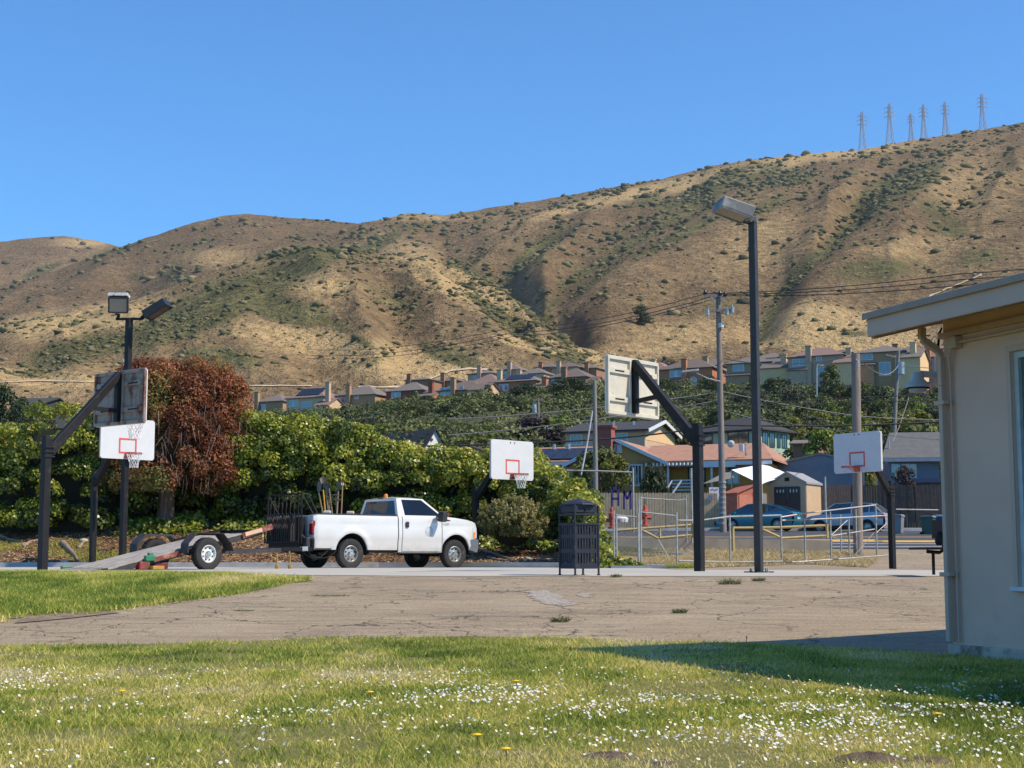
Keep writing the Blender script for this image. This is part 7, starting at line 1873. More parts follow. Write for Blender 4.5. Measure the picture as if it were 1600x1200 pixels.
def house(label, x0, x1, ye, yb, yr, Y, wall, roof, wins=(), chim=None, wing=None, lower=None, sol=0, rz=-27, D_=9.0, bay=None, cat='house', name='hillside_house', group='houses along the hillside', cw=1.1, cm=None, ridge=None):
    """pixel columns x0..x1, rows of eave, base and ridge; wins: (px, py, w_px, h_px, kind)"""
    s = Y / F / 1.0; W_ = (x1 - x0) * s * .98; b = P((x0 + x1) / 2, yb, Y)
    t = thing(name, label, cat, b, R(rz), group); HOUSES.append(((x0 + x1) / 2, label))
    hw = W_ / 2; He = (yb - ye) * s; rise = (ye - yr) * s * 1.15; c_ = math.cos(R(rz))
    hw /= max(.8, c_)
    q = MB(); q.box((-hw, 0, -4), (hw, D_, He)); q.build('wall', wall, t)
    hip(t, -hw, hw, 0, D_, He + .01, rise, roof)
    def lx(px): return (px - (x0 + x1) / 2) * s / c_
    def lz(py): return (yb - py) * s
    for (px, py, w, h, k) in wins:
        window(t, lx(px), lz(py), w * s / c_, h * s, -.0, 'f', M_frame_w if k != 'd' else M_plastic, M_blue_pane, 1 if k != 'a' else 0, k == 'a', 'c' if k == 'c' else None, fw=.13)
    if lower:                               # lean-to roof between the floors on the left part
        a, b2, py = lower; q = MB(); q.prism([(-1.3, lz(py) - .45), (-1.3, lz(py) - .30), (0, lz(py) + .25), (0, lz(py) - .45)], lx(a), lx(b2), 'yz'); q.build('porch_roof', roof, t)
        q = MB(); q.box((lx(a) + .3, -1.0, -4), (lx(b2) - .3, -.003, lz(py) - .46)); bw_ = q.build('porch_wall', wall, t)
    if chim:
        px, pt_ = chim; chimney(t, lx(px), -.35 if not ridge else D_ * .4, -4, lz(pt_), cw, cm or wall)
    if wing:                                # lower gabled wing on the right; its wall colour carries the sunlight on the gable
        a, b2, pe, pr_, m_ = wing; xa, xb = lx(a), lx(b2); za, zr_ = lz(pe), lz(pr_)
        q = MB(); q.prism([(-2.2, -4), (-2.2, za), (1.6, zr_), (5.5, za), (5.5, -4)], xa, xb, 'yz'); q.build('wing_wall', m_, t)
        k = (zr_ - za) / 3.8; q = MB()
        for s_, y0 in ((-1, -2.2 - .4), (1, 5.5 + .4)):
            z0 = za - .4 * k + .02; vs = [(xa + .01, 1.6, zr_ + .02), (xa + .01, y0, z0), (xb + .35, y0, z0), (xb + .35, 1.6, zr_ + .02)]; vs += [(x, y, z + .14) for x, y, z in vs]
            q.add(vs, [(0,1,2,3),(4,5,6,7),(0,1,5,4),(1,2,6,5),(2,3,7,6),(3,0,4,7)])
        q.build('wing_roof', roof, t)
    if sol: solar(t, -hw * .55, hw * .72, .25, He + rise * .16 + .25, He + rise * .16 + .25 + rise * .70, (D_ / 2 + .5) * .70, sol)
    return t
# front row, left to right
house('small hip-roofed olive house just right of the red tree', 396, 444, 628, 645, 616, 380, W_olive, R_grey, [(408, 636, 12, 8, 'n')], (401, 612), None)
house('cream house with six solar panels, leftmost of the hillside row', 444, 508, 622, 650, 605, 365, W_cream, R_pink, [(457, 629, 14, 9, 'c'), (480, 632, 16, 7, 'n')], (516, 600), (500, 523, 636, 624, W_cream), (442, 482, 642), sol=6, cm=W_pale)
house('olive house with tall grey peaked roof right of the solar panel house', 520, 588, 618, 650, 603, 365, W_olive, R_grey, [(530, 624, 14, 9, 'c'), (557, 620, 5, 5, 'n')], (545, 601), None, (520, 548, 634))
house('pale low-roofed house between the grey-peaked house and the red one', 583, 606, 620, 642, 608, 385, W_pale, R_grey, [(596, 628, 8, 6, 'n')], (582, 606), None, D_=7)
house('dark red two-storey house with an orange-lit gable, nearest of its colour', 601, 662, 611, 650, 597, 360, W_red, R_grey, [(618, 616, 14, 9, 'c'), (612, 634, 16, 9, 'c')], (676, 600), (655, 684, 622, 611, W_or), (598, 634, 626), cm=W_red)
house('olive house with arched windows and a central chimney left of the brown solar house', 683, 752, 610, 650, 594, 345, W_olive, R_brown, [(695, 610, 15, 11, 'c'), (721, 606, 5, 5, 'n'), (722, 626, 7, 8, 'a'), (740, 626, 8, 8, 'a')], (709, 590), (738, 765, 612, 600, W_cream), (684, 706, 622))
house('dark red-brown house with solar panels and an orange gable', 772, 838, 596, 650, 583, 345, W_brown, R_grey, [(787, 604, 13, 9, 'c'), (780, 622, 16, 10, 'c')], (852, 592), (830, 860, 612, 597, W_or), (769, 800, 615), sol=5, cm=W_or)
house('brown house with tall chimney just left of the cream-backed hoop', 857, 916, 590, 640, 574, 335, W_brown, R_brown, [(872, 597, 18, 10, 'c'), (896, 594, 5, 5, 'n'), (917, 612, 8, 11, 'a')], (883, 574), (905, 932, 606, 590, W_cream), cm=W_brown)
house('orange-brown house with arched window right of the cream-backed hoop', 1030, 1112, 576, 640, 560, 322, W_or, R_brown, [(1058, 582, 18, 10, 'c'), (1083, 600, 10, 9, 'a'), (1058, 601, 14, 12, 'n')], (1071, 561), None, (1030, 1072, 592))
house('olive house with two white-framed windows left of the brown floodlight pole', 1138, 1204, 567, 640, 553, 315, W_olive, R_grey, [(1156, 573, 15, 9, 'n'), (1153, 593, 18, 10, 'n')], (1223, 558), (1192, 1232, 578, 561, W_crm2), (1137, 1175, 583), cm=W_cream)
house('warm grey house with tall chimney and three-pane window right of the floodlight pole', 1236, 1316, 556, 640, 541, 305, W_grey, R_pink, [(1253, 564, 20, 10, 'n'), (1281, 560, 6, 6, 'n'), (1284, 582, 10, 6, 'a'), (1303, 582, 11, 6, 'a')], (1267, 540), (1304, 1334, 570, 556, W_crm2), (1236, 1266, 574))
house('olive house with balcony behind the cut-off wooden pole', 1342, 1412, 550, 640, 537, 300, W_olive, R_grey, [(1359, 555, 14, 9, 'n'), (1354, 576, 18, 9, 'n'), (1384, 576, 15, 20, 'n')], (1424, 538), (1402, 1436, 562, 547, W_crm2), (1339, 1372, 566), cm=W_crm2)
house('brown-roofed house with blue windows at the edge of the grey building', 1434, 1486, 558, 620, 541, 305, W_grey, R_pink, [(1448, 566, 20, 10, 'n'), (1470, 566, 10, 10, 'n')], (1453, 530), None, cm=W_or)
# second rows behind
back = [('small roof with two windows behind the red house', 632, 672, 594, 588, 425, W_brown, R_grey, 640, 584), ('brown roof behind the gap left of the arched-window house', 672, 716, 596, 588, 430, W_brown, R_brown, 693, 583), ('wide pink roof behind the olive arched house', 732, 778, 600, 584, 400, W_cream, R_pink, 782, 580),
        ('far grey roof with pale chimney above the pink roof', 730, 770, 584, 577, 450, W_grey, R_grey, 750, 572), ('far grey roof with blue window above the solar house', 778, 812, 578, 569, 450, W_grey, R_grey, 797, 565), ('grey roof between the solar house and the brown one', 812, 850, 584, 574, 430, W_pale, R_grey, 812, 577),
        ('small far brown roof with dark chimney near the skyline row', 836, 868, 574, 567, 460, W_brown, R_grey, 846, 566), ('long grey roof behind the chimney of the brown house', 862, 902, 574, 565, 450, W_grey, R_brown, 874, 564), ('far roof with paired chimneys left of the cream board', 896, 932, 576, 568, 450, W_brown, R_grey, 918, 567),
        ('brown house end seen between board and black arm', 1010, 1040, 578, 566, 350, W_cream, R_pink, 1022, 562), ('grey roof with dark chimney left of the utility pole', 1086, 1128, 572, 560, 370, W_olive, R_grey, 1104, 557), ('grey roof behind the floodlight pole', 1176, 1228, 560, 550, 365, W_olive, R_grey, 1222, 556),
        ('brown roof behind the olive balcony house', 1396, 1440, 548, 540, 350, W_brown, R_brown, 1402, 537), ('pink roof high behind the building corner', 1436, 1484, 546, 538, 345, W_pale, R_pink, 1456, 530), ('pale roof with white gable left of the long roof', 1296, 1330, 552, 545, 350, W_pale, R_brown, 1326, 545)]
for (lb_, a, b, ye, yr, Y, w_, r_, cx, ct_) in back:
    house(lb_, a, b, ye, ye + 26, yr, Y, w_, r_, [((a + b) / 2 - 5, ye + 6, 9, 6, 'n')], (cx, ct_), None, D_=8, cw=1.2)
# ---- yellow house across the street
yh = put('yellow_house', 'yellow house with clay tile roof, brick chimney and white-railed porch', 'house', 1040, 812, 99, R(-20)); s = 99 / F; c_ = math.cos(R(20)); b_ = yh.location
lx = lambda px: (px - 1040) * s / c_
lz = lambda py: (812 - py) * s
q = MB(); q.prism([(lx(893), -1), (lx(1037), -1), (lx(1037), lz(724)), (lx(965), lz(688)), (lx(893), lz(724))], 0, 7.5); q.build('wall', W_yel_sh, yh)  # same yellow stucco, with the gable wall's shade put into an olive tone
def slab(pts, th, nm, m_, par):
    q = MB(); q.add([tuple(p) for p in pts] + [(p[0], p[1], p[2] + th) for p in pts], [(0,1,2,3),(4,5,6,7),(0,1,5,4),(1,2,6,5),(2,3,7,6),(3,0,4,7)]); return q.build(nm, m_, par)
slab([(lx(965), -.35, lz(686)), (lx(1045), -.35, lz(726)), (lx(1045), 8, lz(726)), (lx(965), 8, lz(686))], .10, 'roof', R_tile, yh)
slab([(lx(885), -.35, lz(726)), (lx(965), -.35, lz(686)), (lx(965), 8, lz(686)), (lx(885), 8, lz(726))], .10, 'roof', R_tile, yh)
q = MB(); q.bar((lx(965), -.36, lz(685)), (lx(1046), -.36, lz(725.5)), .05, .22); q.bar((lx(965), -.36, lz(685)), (lx(884), -.36, lz(725.5)), .05, .22); q.build('barge_board', M_frame_w, yh)
q = MB(); q.box((lx(1037), 2.2, -1), (lx(1185), 8, lz(724))); q.build('porch_wall', W_yel, yh)
slab([(lx(1000), -.1, lz(723)), (lx(1200), -.1, lz(723)), (lx(1165), 4.6, lz(690)), (lx(992), 4.6, lz(690))], .10, 'roof', R_tile, yh)
slab([(lx(1200), -.1, lz(723)), (lx(1200), 9, lz(723)), (lx(1165), 4.7, lz(690)), (lx(1165), 4.6, lz(690))], .10, 'roof', R_tile, yh)
slab([(lx(992), 4.6, lz(690)), (lx(1165), 4.6, lz(690)), (lx(1200), 9, lz(723)), (lx(1000), 9, lz(723))], .10, 'roof', R_tile, yh)
q = MB(); q.box((lx(1095), -.15, lz(732)), (lx(1145), -.10, lz(723))); q.box((lx(1145), -.15, lz(729)), (lx(1198), -.10, lz(723.5))); q.build('fascia_board', M_frame_w, yh)
fr_ = MB()
for k in range(15): x = lx(1012 + k * 5.6); fr_.prism([(x, lz(729)), (x + .11, lz(729)), (x + .11, lz(724)), (x, lz(724))], -.35, 2.0)
fr_.build('awning_slat', M_frame_w, yh)['kind'] = 'stuff'
chimney(yh, lx(951), -.3, -1, lz(667), 1.05, mat('brick_red', (.30, .085, .06), .85, var=.25, scale=12, bmp=.4), True)
window(yh, lx(995), lz(742), .78, 1.25, -.0, 'f', M_frame_w, M_pane_d, 3); window(yh, lx(969), lz(699), .36, .42, 0, 'f', M_frame_w, M_pane, 0)
window(yh, lx(1076), lz(742), 1.0, 1.3, 2.2, 'f', M_plastic, M_pane_d, 1); window(yh, lx(1130), lz(742), .7, 1.0, 2.2, 'f', M_frame_w, M_pane, 1)
for x in (1043, 1108, 1180):
    q = MB(); q.box((lx(x), -.02, -.5), (lx(x) + .12, .10, lz(727))); q.build('porch_post', M_frame_w, yh)
for z in (752, 757, 762, 767):
    q = MB(); q.bar((lx(1054), -.6, lz(z)), (lx(1090), -.6, lz(z)), .05, .09); q.build('railing_board', M_frame_w, yh)
for (x0, x1) in ((1054, 1042), (1068, 1054)):
    q = MB(); q.bar((lx(x0), -.6, lz(752)), (lx(x1), -.9, lz(775)), .06, .10); q.build('stair_rail', M_frame_w, yh)
q = MB(); q.box((lx(1040), -.6, -.5), (lx(1180), 2.2, lz(772))); q.build('porch_floor', mat('porch_grey', (.2, .19, .17), .9), yh)
q = MB(); q.lathe([(0, .03), (.12, .0), (.22, .06), (.24, .08), (.12, .035), (0, .05)], 18, axis='y', c=(lx(1140), -.4, lz(697))); q.build('satellite_dish', mat('dish_grey', (.5, .48, .45), .5), yh, smooth=True)
q = MB(); q.box((lx(1149), .2, lz(707)), (lx(1155), .5, lz(697))); q.build('roof_box', M_frame_w, yh)
q = MB(); q.tube([(lx(1159), .3, lz(715)), (lx(1159), .3, lz(694))], .06, 6); q.build('vent_pipe', M_steel, yh)
# grey house with pale yellow gable behind it
gh = put('grey_roof_house', 'grey-roofed house with a pale yellow gable behind the brick chimney', 'house', 960, 720, 135, R(-24)); s = 135 / F; c_ = math.cos(R(24))
lx = lambda px: (px - 960) * s / c_
lz = lambda py: (720 - py) * s
q = MB(); q.prism([(0, -3), (0, lz(673)), (4.2, lz(656)), (8.4, lz(673)), (8.4, -3)], lx(885), lx(1006), 'yz'); q.build('wall', W_pale, gh)
q = MB(); q.prism([(0.02, lz(688)), (0.02, lz(673)), (4.2, lz(657)), (8.38, lz(673)), (8.38, lz(688))], lx(1006) + .003, lx(1006) + .03, 'yz'); q.build('gable_face', W_crm2, gh)
slab([(lx(880), -.5, lz(675)), (lx(1014), -.5, lz(675)), (lx(1014), 4.2, lz(655)), (lx(880), 4.2, lz(655))], .15, 'roof', R_dark, gh)
slab([(lx(880), 4.2, lz(655)), (lx(1014), 4.2, lz(655)), (lx(1014), 8.9, lz(675)), (lx(880), 8.9, lz(675))], .15, 'roof', R_dark, gh)
q = MB(); q.bar((lx(1014) + .05, -.5, lz(675)), (lx(1014) + .05, 4.2, lz(654.5)), .08, .3); q.bar((lx(1014) + .05, 8.9, lz(675)), (lx(1014) + .05, 4.2, lz(654.5)), .08, .3); q.build('barge_board', M_frame_w, gh)
for x in (902, 940, 971): window(gh, lx(x), lz(685), 1.0, .8, 0, 'f', M_frame_w, M_pane_d, 1)
for x in (946, 977): q = MB(); q.tube([(lx(x), 2.2, lz(668)), (lx(x), 2.2, lz(655))], .12, 6); q.build('vent_pipe', M_steel, gh)
# long low roof with solar panels behind the ivy
lr = put('solar_roof_house', 'low house with clay roof edge and big dark solar array above the ivy', 'house', 870, 735, 112, R(-18)); s = 112 / F; c_ = math.cos(R(18))
lx = lambda px: (px - 870) * s / c_
lz = lambda py: (735 - py) * s
q = MB(); q.box((lx(770), 0, -2), (lx(945), 8, lz(724))); q.build('wall', W_grey, lr)
slab([(lx(765), -.5, lz(724)), (lx(952), -.5, lz(724)), (lx(952), 4.5, lz(694)), (lx(765), 4.5, lz(694))], .12, 'roof', R_tile, lr)
slab([(lx(765), 4.5, lz(694)), (lx(952), 4.5, lz(694)), (lx(952), 9, lz(724)), (lx(765), 9, lz(724))], .12, 'roof', R_tile, lr)
for i in range(7):
    for j in range(2):
        a, b = lerp(lx(800), lx(940), i / 7) + .03, lerp(lx(800), lx(940), (i + 1) / 7) - .03; u0, u1 = .06 + j * .4, .44 + j * .4
        q = MB(); q.add([(a, -.5 + 5 * u0, lerp(lz(724), lz(694), u0) + .2), (b, -.5 + 5 * u0, lerp(lz(724), lz(694), u0) + .2), (b, -.5 + 5 * u1, lerp(lz(724), lz(694), u1) + .2), (a, -.5 + 5 * u1, lerp(lz(724), lz(694), u1) + .2)], [(0, 1, 2, 3)])
        o = q.build('solar_panel', M_solar, lr); md = o.modifiers.new('s', 'SOLIDIFY'); md.thickness = .05
q = MB(); q.box((lx(765), -.62, lz(727)), (lx(952), -.5, lz(723.5))); q.build('gutter', M_frame_w, lr)
for x, m_ in ((845, M_steel), (865, R_tile), (868, M_frame_w)): q = MB(); q.tube([(lx(x), 3.5, lz(702)), (lx(x), 3.5, lz(688))], .13, 8); q.build('vent_pipe', M_steel, lr)
def lowroof(label, x0, x1, ye, yr, Y, roof, wall, rz=-20, gable_front=False, D_=8, cat='house', win=None):
    s = Y / F; t = put('low_house', label, cat, (x0 + x1) / 2, ye + 22, Y, R(rz), 'low houses behind the hedge'); hw = (x1 - x0) / 2 * s / math.cos(R(rz)); He = 22 * s; rise = (ye - yr) * s
    gable(t, 'h', hw * 2, D_, -2, He, rise, wall, roof, .3, 'y' if gable_front else 'x')
    if win: window(t, 0, He + rise * .3 if gable_front else He * .7, .5, .5, 0, 'f', M_frame_w, M_pane_d, 0)
    return t
lowroof('dusty red roof left end behind the hedge', 636, 690, 706, 697, 118, R_pink, W_brown)
lowroof('grey roofed garage left of the mid hoop board', 690, 775, 712, 697, 122, R_grey, W_grey, -12, True, win=1)
lowroof('tiny sage house gable poking over the tall hedge', 557, 584, 692, 675, 150, R_grey, W_mint, 35, True)
t = lowroof('dark-roofed house with steep white gable above the hedge', 664, 694, 699, 671, 150, R_dark, W_white, 38, True, 9)
lowroof('grey flat-roofed house right of the green house', 1240, 1278, 694, 684, 132, R_grey, W_brown, -15)
lowroof('grey roof with dark red end behind the shade sail', 1168, 1300, 742, 722, 106, R_brown, W_yel_sh, -20, False, 8)
# green house
s = 140 / F; gh2 = put('green_house', 'pale mint two-storey house with dark hipped roof behind the utility pole', 'house', 1190, 722, 138, R(-42))
cw_ = math.cos(R(42)); L1 = 92 * s / cw_; L2 = 60 * s / math.sin(R(42)) * .92; lz = lambda py: (722 - py) * s
q = MB(); q.box((-L1, 0, -3), (0, L2, lz(673))); q.build('wall', W_mint, gh2)
hip(gh2, -L1, 0, 0, L2, lz(673) + .01, (673 - 650) * s, R_green, .5)
M_grn_f = mat('dark_green_frame', (.03, .07, .06), .5)
for (px, w, h_) in ((1112, 20, 24), (1159, 27, 24)): window(gh2, (px - 1190) * s / cw_, lz(685), w * s / cw_, h_ * s, 0, 'f', M_grn_f, M_pane_d, 1)
for (px, w, h_) in ((1198, 10, 20), (1212, 9, 20), (1226, 5, 19), (1238, 9, 19)): window(gh2, (px - 1190) * s / math.sin(R(42)) * .92, lz(686), w * s / math.sin(R(42)) * .9, h_ * s, 0, 'r', M_grn_f, M_pane_d, 1)
# blue-grey house at right with car port
s = 104 / F; bh = put('blue_house', 'blue-grey house with big grey shingle roof beside the grey building', 'house', 1450, 800, 104, R(-8)); lx = lambda px: (px - 1450) * s; lz = lambda py: (800 - py) * s
q = MB(); q.box((lx(1392), 0, -1), (lx(1560), 8, lz(718))); q.build('wall', W_blue, bh)
slab([(lx(1380), -.6, lz(719)), (lx(1570), -.6, lz(719)), (lx(1560), 4, lz(671)), (lx(1404), 4, lz(671))], .14, 'roof', R_shing, bh)
slab([(lx(1404), 4, lz(671)), (lx(1560), 4, lz(671)), (lx(1570), 8.6, lz(719)), (lx(1380), 8.6, lz(719))], .14, 'roof', R_shing, bh)
q = MB(); q.box((lx(1380), -.72, lz(722)), (lx(1570), -.60, lz(717))); q.build('gutter', mat('gutter_blue_grey', (.22, .26, .32), .6), bh)
window(bh, lx(1423), lz(736), .8, .8, 0, 'f', M_frame_w, M_pane, 1); window(bh, lx(1403), lz(736), .4, .8, 0, 'f', M_frame_w, M_pane, 0)
q = MB(); q.box((lx(1412), -2.5, lz(757)), (lx(1560), 0, lz(751))); q.build('carport_roof', mat('navy_fascia', (.03, .045, .10), .6), bh)
for k in range(13): q = MB(); q.box((lx(1424), -2.45, lz(760 + k * 4)), (lx(1490), -2.40, lz(758 + k * 4))); q.build('slat', M_brnf, bh)
for k in range(12):
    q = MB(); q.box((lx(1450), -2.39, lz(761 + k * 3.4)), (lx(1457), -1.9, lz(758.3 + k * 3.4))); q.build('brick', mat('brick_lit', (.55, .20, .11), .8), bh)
q = MB(); q.tube([(lx(1396), 1, lz(712)), (lx(1396), 1, lz(686))], .05, 6); q.build('vent_pipe', M_steel, bh)
q = MB(); q.box((lx(1464), -9, -.5), (lx(1475), -8.9, .9)); tag(q.build('wood_post_frame', mat('fresh_timber', (.45, .27, .15), .8), loc=bh.location), 'light timber fence end behind the wheelie bins', 'fence')
# roof seen at far left
lowroof('low barrel-roofed building behind the far left hedge', 14, 62, 632, 617, 160, R_dark, R_dark, -10)
# ================================================================ TREES OF THE HILLSIDE
def treemat(nm, c0, c1, c2): return leafmat(nm, [(0, tuple(x * .35 for x in c0)), (.3, c0), (.65, c1), (1, c2)], .18, .6, .2)
TM = {'dark green': treemat('crown_dark_green', (0.030, 0.046, 0.024), (0.068, 0.095, 0.038), (0.135, 0.162, 0.061)),
      'olive green': treemat('crown_olive', (0.054, 0.068, 0.024), (0.128, 0.149, 0.047), (0.257, 0.257, 0.081)),
      'bright green': treemat('crown_bright', (0.068, 0.101, 0.020), (0.189, 0.257, 0.041), (0.378, 0.405, 0.068)),
      'purple-brown': treemat('crown_purple', (0.034, 0.027, 0.030), (0.081, 0.057, 0.054), (0.162, 0.115, 0.101)),
      'grey-green': treemat('crown_greygreen', (0.047, 0.057, 0.038), (0.108, 0.121, 0.074), (0.216, 0.223, 0.135)),
      'yellow-green': treemat('crown_yellow', (0.081, 0.095, 0.016), (0.230, 0.230, 0.041), (0.459, 0.405, 0.081))}
M_trunk = mat('tree_trunk', (.09, .07, .055), .9, var=.3, scale=4)
_cm = {}
def crown_mesh(shape, colr, var):
    """unit crown: radius 1, height 2, base at z=0; leaf-sized cards on many clumps"""
    key = (shape, colr, var)
    if key in _cm: return _cm[key]
    g = np.random.default_rng(abs(hash(shape)) % 1000 * 0 + len(shape) * 31 + var * 7 + len(colr)); cs = []; rs = []; ks = []
    n = {'round': 46, 'cone': 44, 'flat': 40, 'broken': 40}[shape]
    for i in range(n):
        u = g.random(); a = g.random() * 6.283
        if shape == 'round': w = math.sqrt(max(.05, 1 - (2 * u - 1) ** 2)) ** .8; z = .15 + 1.75 * u
        elif shape == 'cone': w = np.interp(u, [0, .2, 1], [.75, .95, .12]); z = .1 + 1.85 * u
        elif shape == 'flat': w = np.interp(u, [0, .5, 1], [.85, 1, .6]); z = .1 + 1.1 * u
        else: w = g.uniform(.4, 1.0) * math.sqrt(max(.08, 1 - (2 * u - 1) ** 2)); z = .1 + 1.8 * u + g.uniform(-.1, .15)
        q_ = g.uniform(.55, 1.0); r = g.uniform(.17, .33) * (1 if shape != 'cone' else lerp(1.1, .6, u))
        cs.append((math.cos(a) * (w - r * .5) * q_, math.sin(a) * (w - r * .5) * q_, z)); rs.append(r); ks.append(int(900 * r * r) + 12)
    c, d, t = clump_points(cs, rs, ks, int(g.integers(1e8)), .85, -.5)
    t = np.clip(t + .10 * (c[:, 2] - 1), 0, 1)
    V, Fc = leaf_cards(c, d + np.array([0, 0, .3]), .115, 5 + var, .6, .8)
    o = np_mesh('crown', V, Fc, TM[colr], {'tint': np.repeat(t, 4)}); me = o.data; bpy.data.objects.remove(o)
    _cm[key] = me; return me
_tm = None
def trunk_mesh():
    global _tm
    if _tm is None:
        q = MB(); q.tube([(0, 0, -.8), (.03, 0, .3), (0, .03, 1.2)], .08, 7, rs=[.10, .08, .03])
        for a in range(4): q.tube([(0, 0, .3), (math.cos(a * 1.6) * .45, math.sin(a * 1.6) * .45, 1.0)], .03, 5, rs=[.04, .015])
        o = q.build('trunk', M_trunk); _tm = o.data; bpy.data.objects.remove(o)
    return _tm
NT = 0
def tree(label, px, pyb, pyt, hw, Y, shape, colr, var=0, sink=0, name='tree', group='trees on the slope below the houses', sy=1.0):
    global NT
    b = P(px, pyb, Y); zt_ = P(px, pyt, Y).z; w = hw * Y / F
    if Y > 125: b.z = max(b.z, float(zbase(np.array(b.x), np.array(Y))) - .3)
    H = max(zt_ - b.z, w * .9)
    t = thing(name, label, 'tree', b, random.uniform(0, 6.28), group); NT += 1
    for nm, me, sc3 in (('crown', crown_mesh(shape, colr, var), (w, w * sy, H / (2.05 if shape != 'flat' else 1.35))), ('trunk', trunk_mesh(), (w, w, H * .5))):
        o = bpy.data.objects.new(nm, me); col.objects.link(o); o.parent = t; o.scale = sc3
        if nm == 'crown': o['kind'] = 'stuff'
    return t
# nearer, named trees
tree('citrus-like tree with yellow-green crown in front of the solar roof', 937, 800, 700, 46, 97, 'round', 'olive green', 1, name='garden_tree')
tree('yellow-tinged shrub crown right of the grey pole', 962, 775, 712, 26, 95.5, 'round', 'yellow-green', 3, name='garden_tree')
tree('dark vine mass on the trellis beside the yellow house window', 1024, 800, 728, 24, 95, 'flat', 'dark green', 2, name='garden_tree')
tree('purple-leaved tree in front of the blue-grey house', 1414, 800, 724, 34, 97, 'broken', 'purple-brown', 1, name='garden_tree')
tree('yellow-green tree behind the blue-white hoop board', 1345, 770, 655, 34, 128, 'round', 'yellow-green', 2, name='garden_tree')
tree('bright green tree left of the blue-white hoop board', 1290, 760, 672, 38, 130, 'round', 'bright green', 1, name='garden_tree')
tree('dark tree at the far left edge above the hedge', 4, 700, 605, 34, 78, 'broken', 'dark green', 3, name='garden_tree')
tree('dark shrub crown between the far left tree and the hoop post', 62, 690, 628, 26, 74, 'round', 'olive green', 2, name='garden_tree')
tree('second dark tree behind it at the far left', 32, 690, 622, 20, 88, 'round', 'dark green', 1, name='garden_tree')
tree('dark bush poking out at the grey building corner', 1474, 750, 716, 9, 92, 'round', 'bright green', 3, name='garden_tree')
tree('wide purple-brown tree above the mid hoop board', 838, 720, 655, 52, 158, 'flat', 'purple-brown', 2, name='garden_tree')
tree('tall dark round-topped twin tree under the solar house', 822, 655, 606, 24, 300, 'round', 'dark green', 2)
tree('broad dark green tree left of the cream-backed hoop', 893, 668, 600, 36, 285, 'round', 'dark green', 3)
tree('light green pyramid tree below the broad dark one', 885, 690, 638, 17, 215, 'cone', 'bright green', 2)
tree('dark pyramid tree below the arched-window house', 712, 666, 616, 15, 320, 'cone', 'dark green', 1)
tree('bushy light-topped tree right of the red house', 648, 662, 612, 15, 330, 'broken', 'olive green', 2)
tree('straggly pale tree between arched and solar houses', 762, 665, 600, 12, 320, 'broken', 'grey-green', 4)
tree('dark tree under the chimney of the orange-brown house', 1040, 652, 592, 20, 280, 'round', 'dark green', 4)
tree('dark round tree right of the arched window house', 1108, 655, 588, 22, 285, 'round', 'dark green', 1)
tree('mixed red and dark tree right of the floodlight pole', 1218, 655, 590, 30, 270, 'round', 'dark green', 3)
tree('bright tree at the foot of the warm grey house', 1300, 640, 570, 26, 262, 'broken', 'olive green', 1)
# rows, from the house line down towards the street
_land = [(402, 'the red tree edge'), (440, 'the leftmost solar house'), (480, 'the solar house roof'), (520, 'the grey-peaked house'), (560, 'the grey peak'), (600, 'the low pale house'), (630, 'the dark red house'), (670, 'the orange gable'), (700, 'the arched-window house'), (735, 'the pink roof'), (775, 'the brown solar house'), (810, 'the mid hoop board'), (850, 'the brown distant pole'), (885, 'the tall-chimney house'), (920, 'the smooth grey pole'), (960, 'the cream hoop board'), (1010, 'the board right edge'), (1050, 'the black hoop arm'), (1090, 'the orange-brown house'), (1125, 'the utility pole'), (1155, 'the olive two-window house'), (1185, 'the floodlight pole'), (1225, 'the lit cream gable'), (1265, 'the warm grey chimney'), (1305, 'the street lamp on the slope'), (1340, 'the cut-off pole'), (1375, 'the balcony house'), (1405, 'the transformer pole'), (1440, 'the camera dome'), (1475, 'the building corner')]
_used = {}
def tlabel(px, row, colr, shape):
    lm = min(_land, key=lambda q: abs(q[0] - px)); side = 'in line with' if abs(lm[0] - px) < 8 else ('just left of' if px < lm[0] else 'just right of')
    sh_ = {'round': 'round', 'cone': 'pointed', 'flat': 'spreading', 'broken': 'ragged'}[shape]
    l = f'{sh_} {colr} tree, {row}, {side} {lm[1]}'
    return l
def rowtrees(row, Y0, Y1, step, top, hgt, x0, x1, cols, shapes, hw, seed):
    g = np.random.default_rng(seed); x = x0
    tx, ty = zip(*top)
    while x < x1:
        px = x + g.uniform(-.3, .3) * step; Y = g.uniform(Y0, Y1); c_ = cols[int(g.integers(len(cols)))]; sh_ = shapes[int(g.integers(len(shapes)))]
        pt_ = np.interp(px, tx, ty) + g.uniform(-7, 8); h = hgt * g.uniform(.8, 1.25)
        l = tlabel(px, row, c_, sh_)
        if l not in _used:
            _used[l] = 1; tree(l, px, pt_ + h, pt_, hw * g.uniform(.75, 1.3), Y, sh_, c_, int(g.integers(5)))
        x += step * g.uniform(.8, 1.2)
rowtrees('top row', 285, 330, 17, [(400, 646), (480, 648), (560, 642), (640, 645), (700, 640), (760, 634), (840, 630), (930, 624), (1000, 618), (1060, 616), (1140, 608), (1200, 602), (1260, 596), (1340, 600), (1400, 602), (1480, 598)], 46, 396, 1480,
         ['dark green', 'dark green', 'dark green', 'olive green', 'grey-green', 'purple-brown'], ['round', 'broken', 'cone', 'round'], 14, 201)
rowtrees('second row', 225, 265, 21, [(400, 660), (560, 652), (700, 650), (840, 640), (930, 636), (1060, 630), (1200, 612), (1340, 604), (1480, 606)], 44, 400, 1480,
         ['dark green', 'dark green', 'olive green', 'grey-green', 'dark green'], ['round', 'broken', 'flat', 'round'], 19, 202)
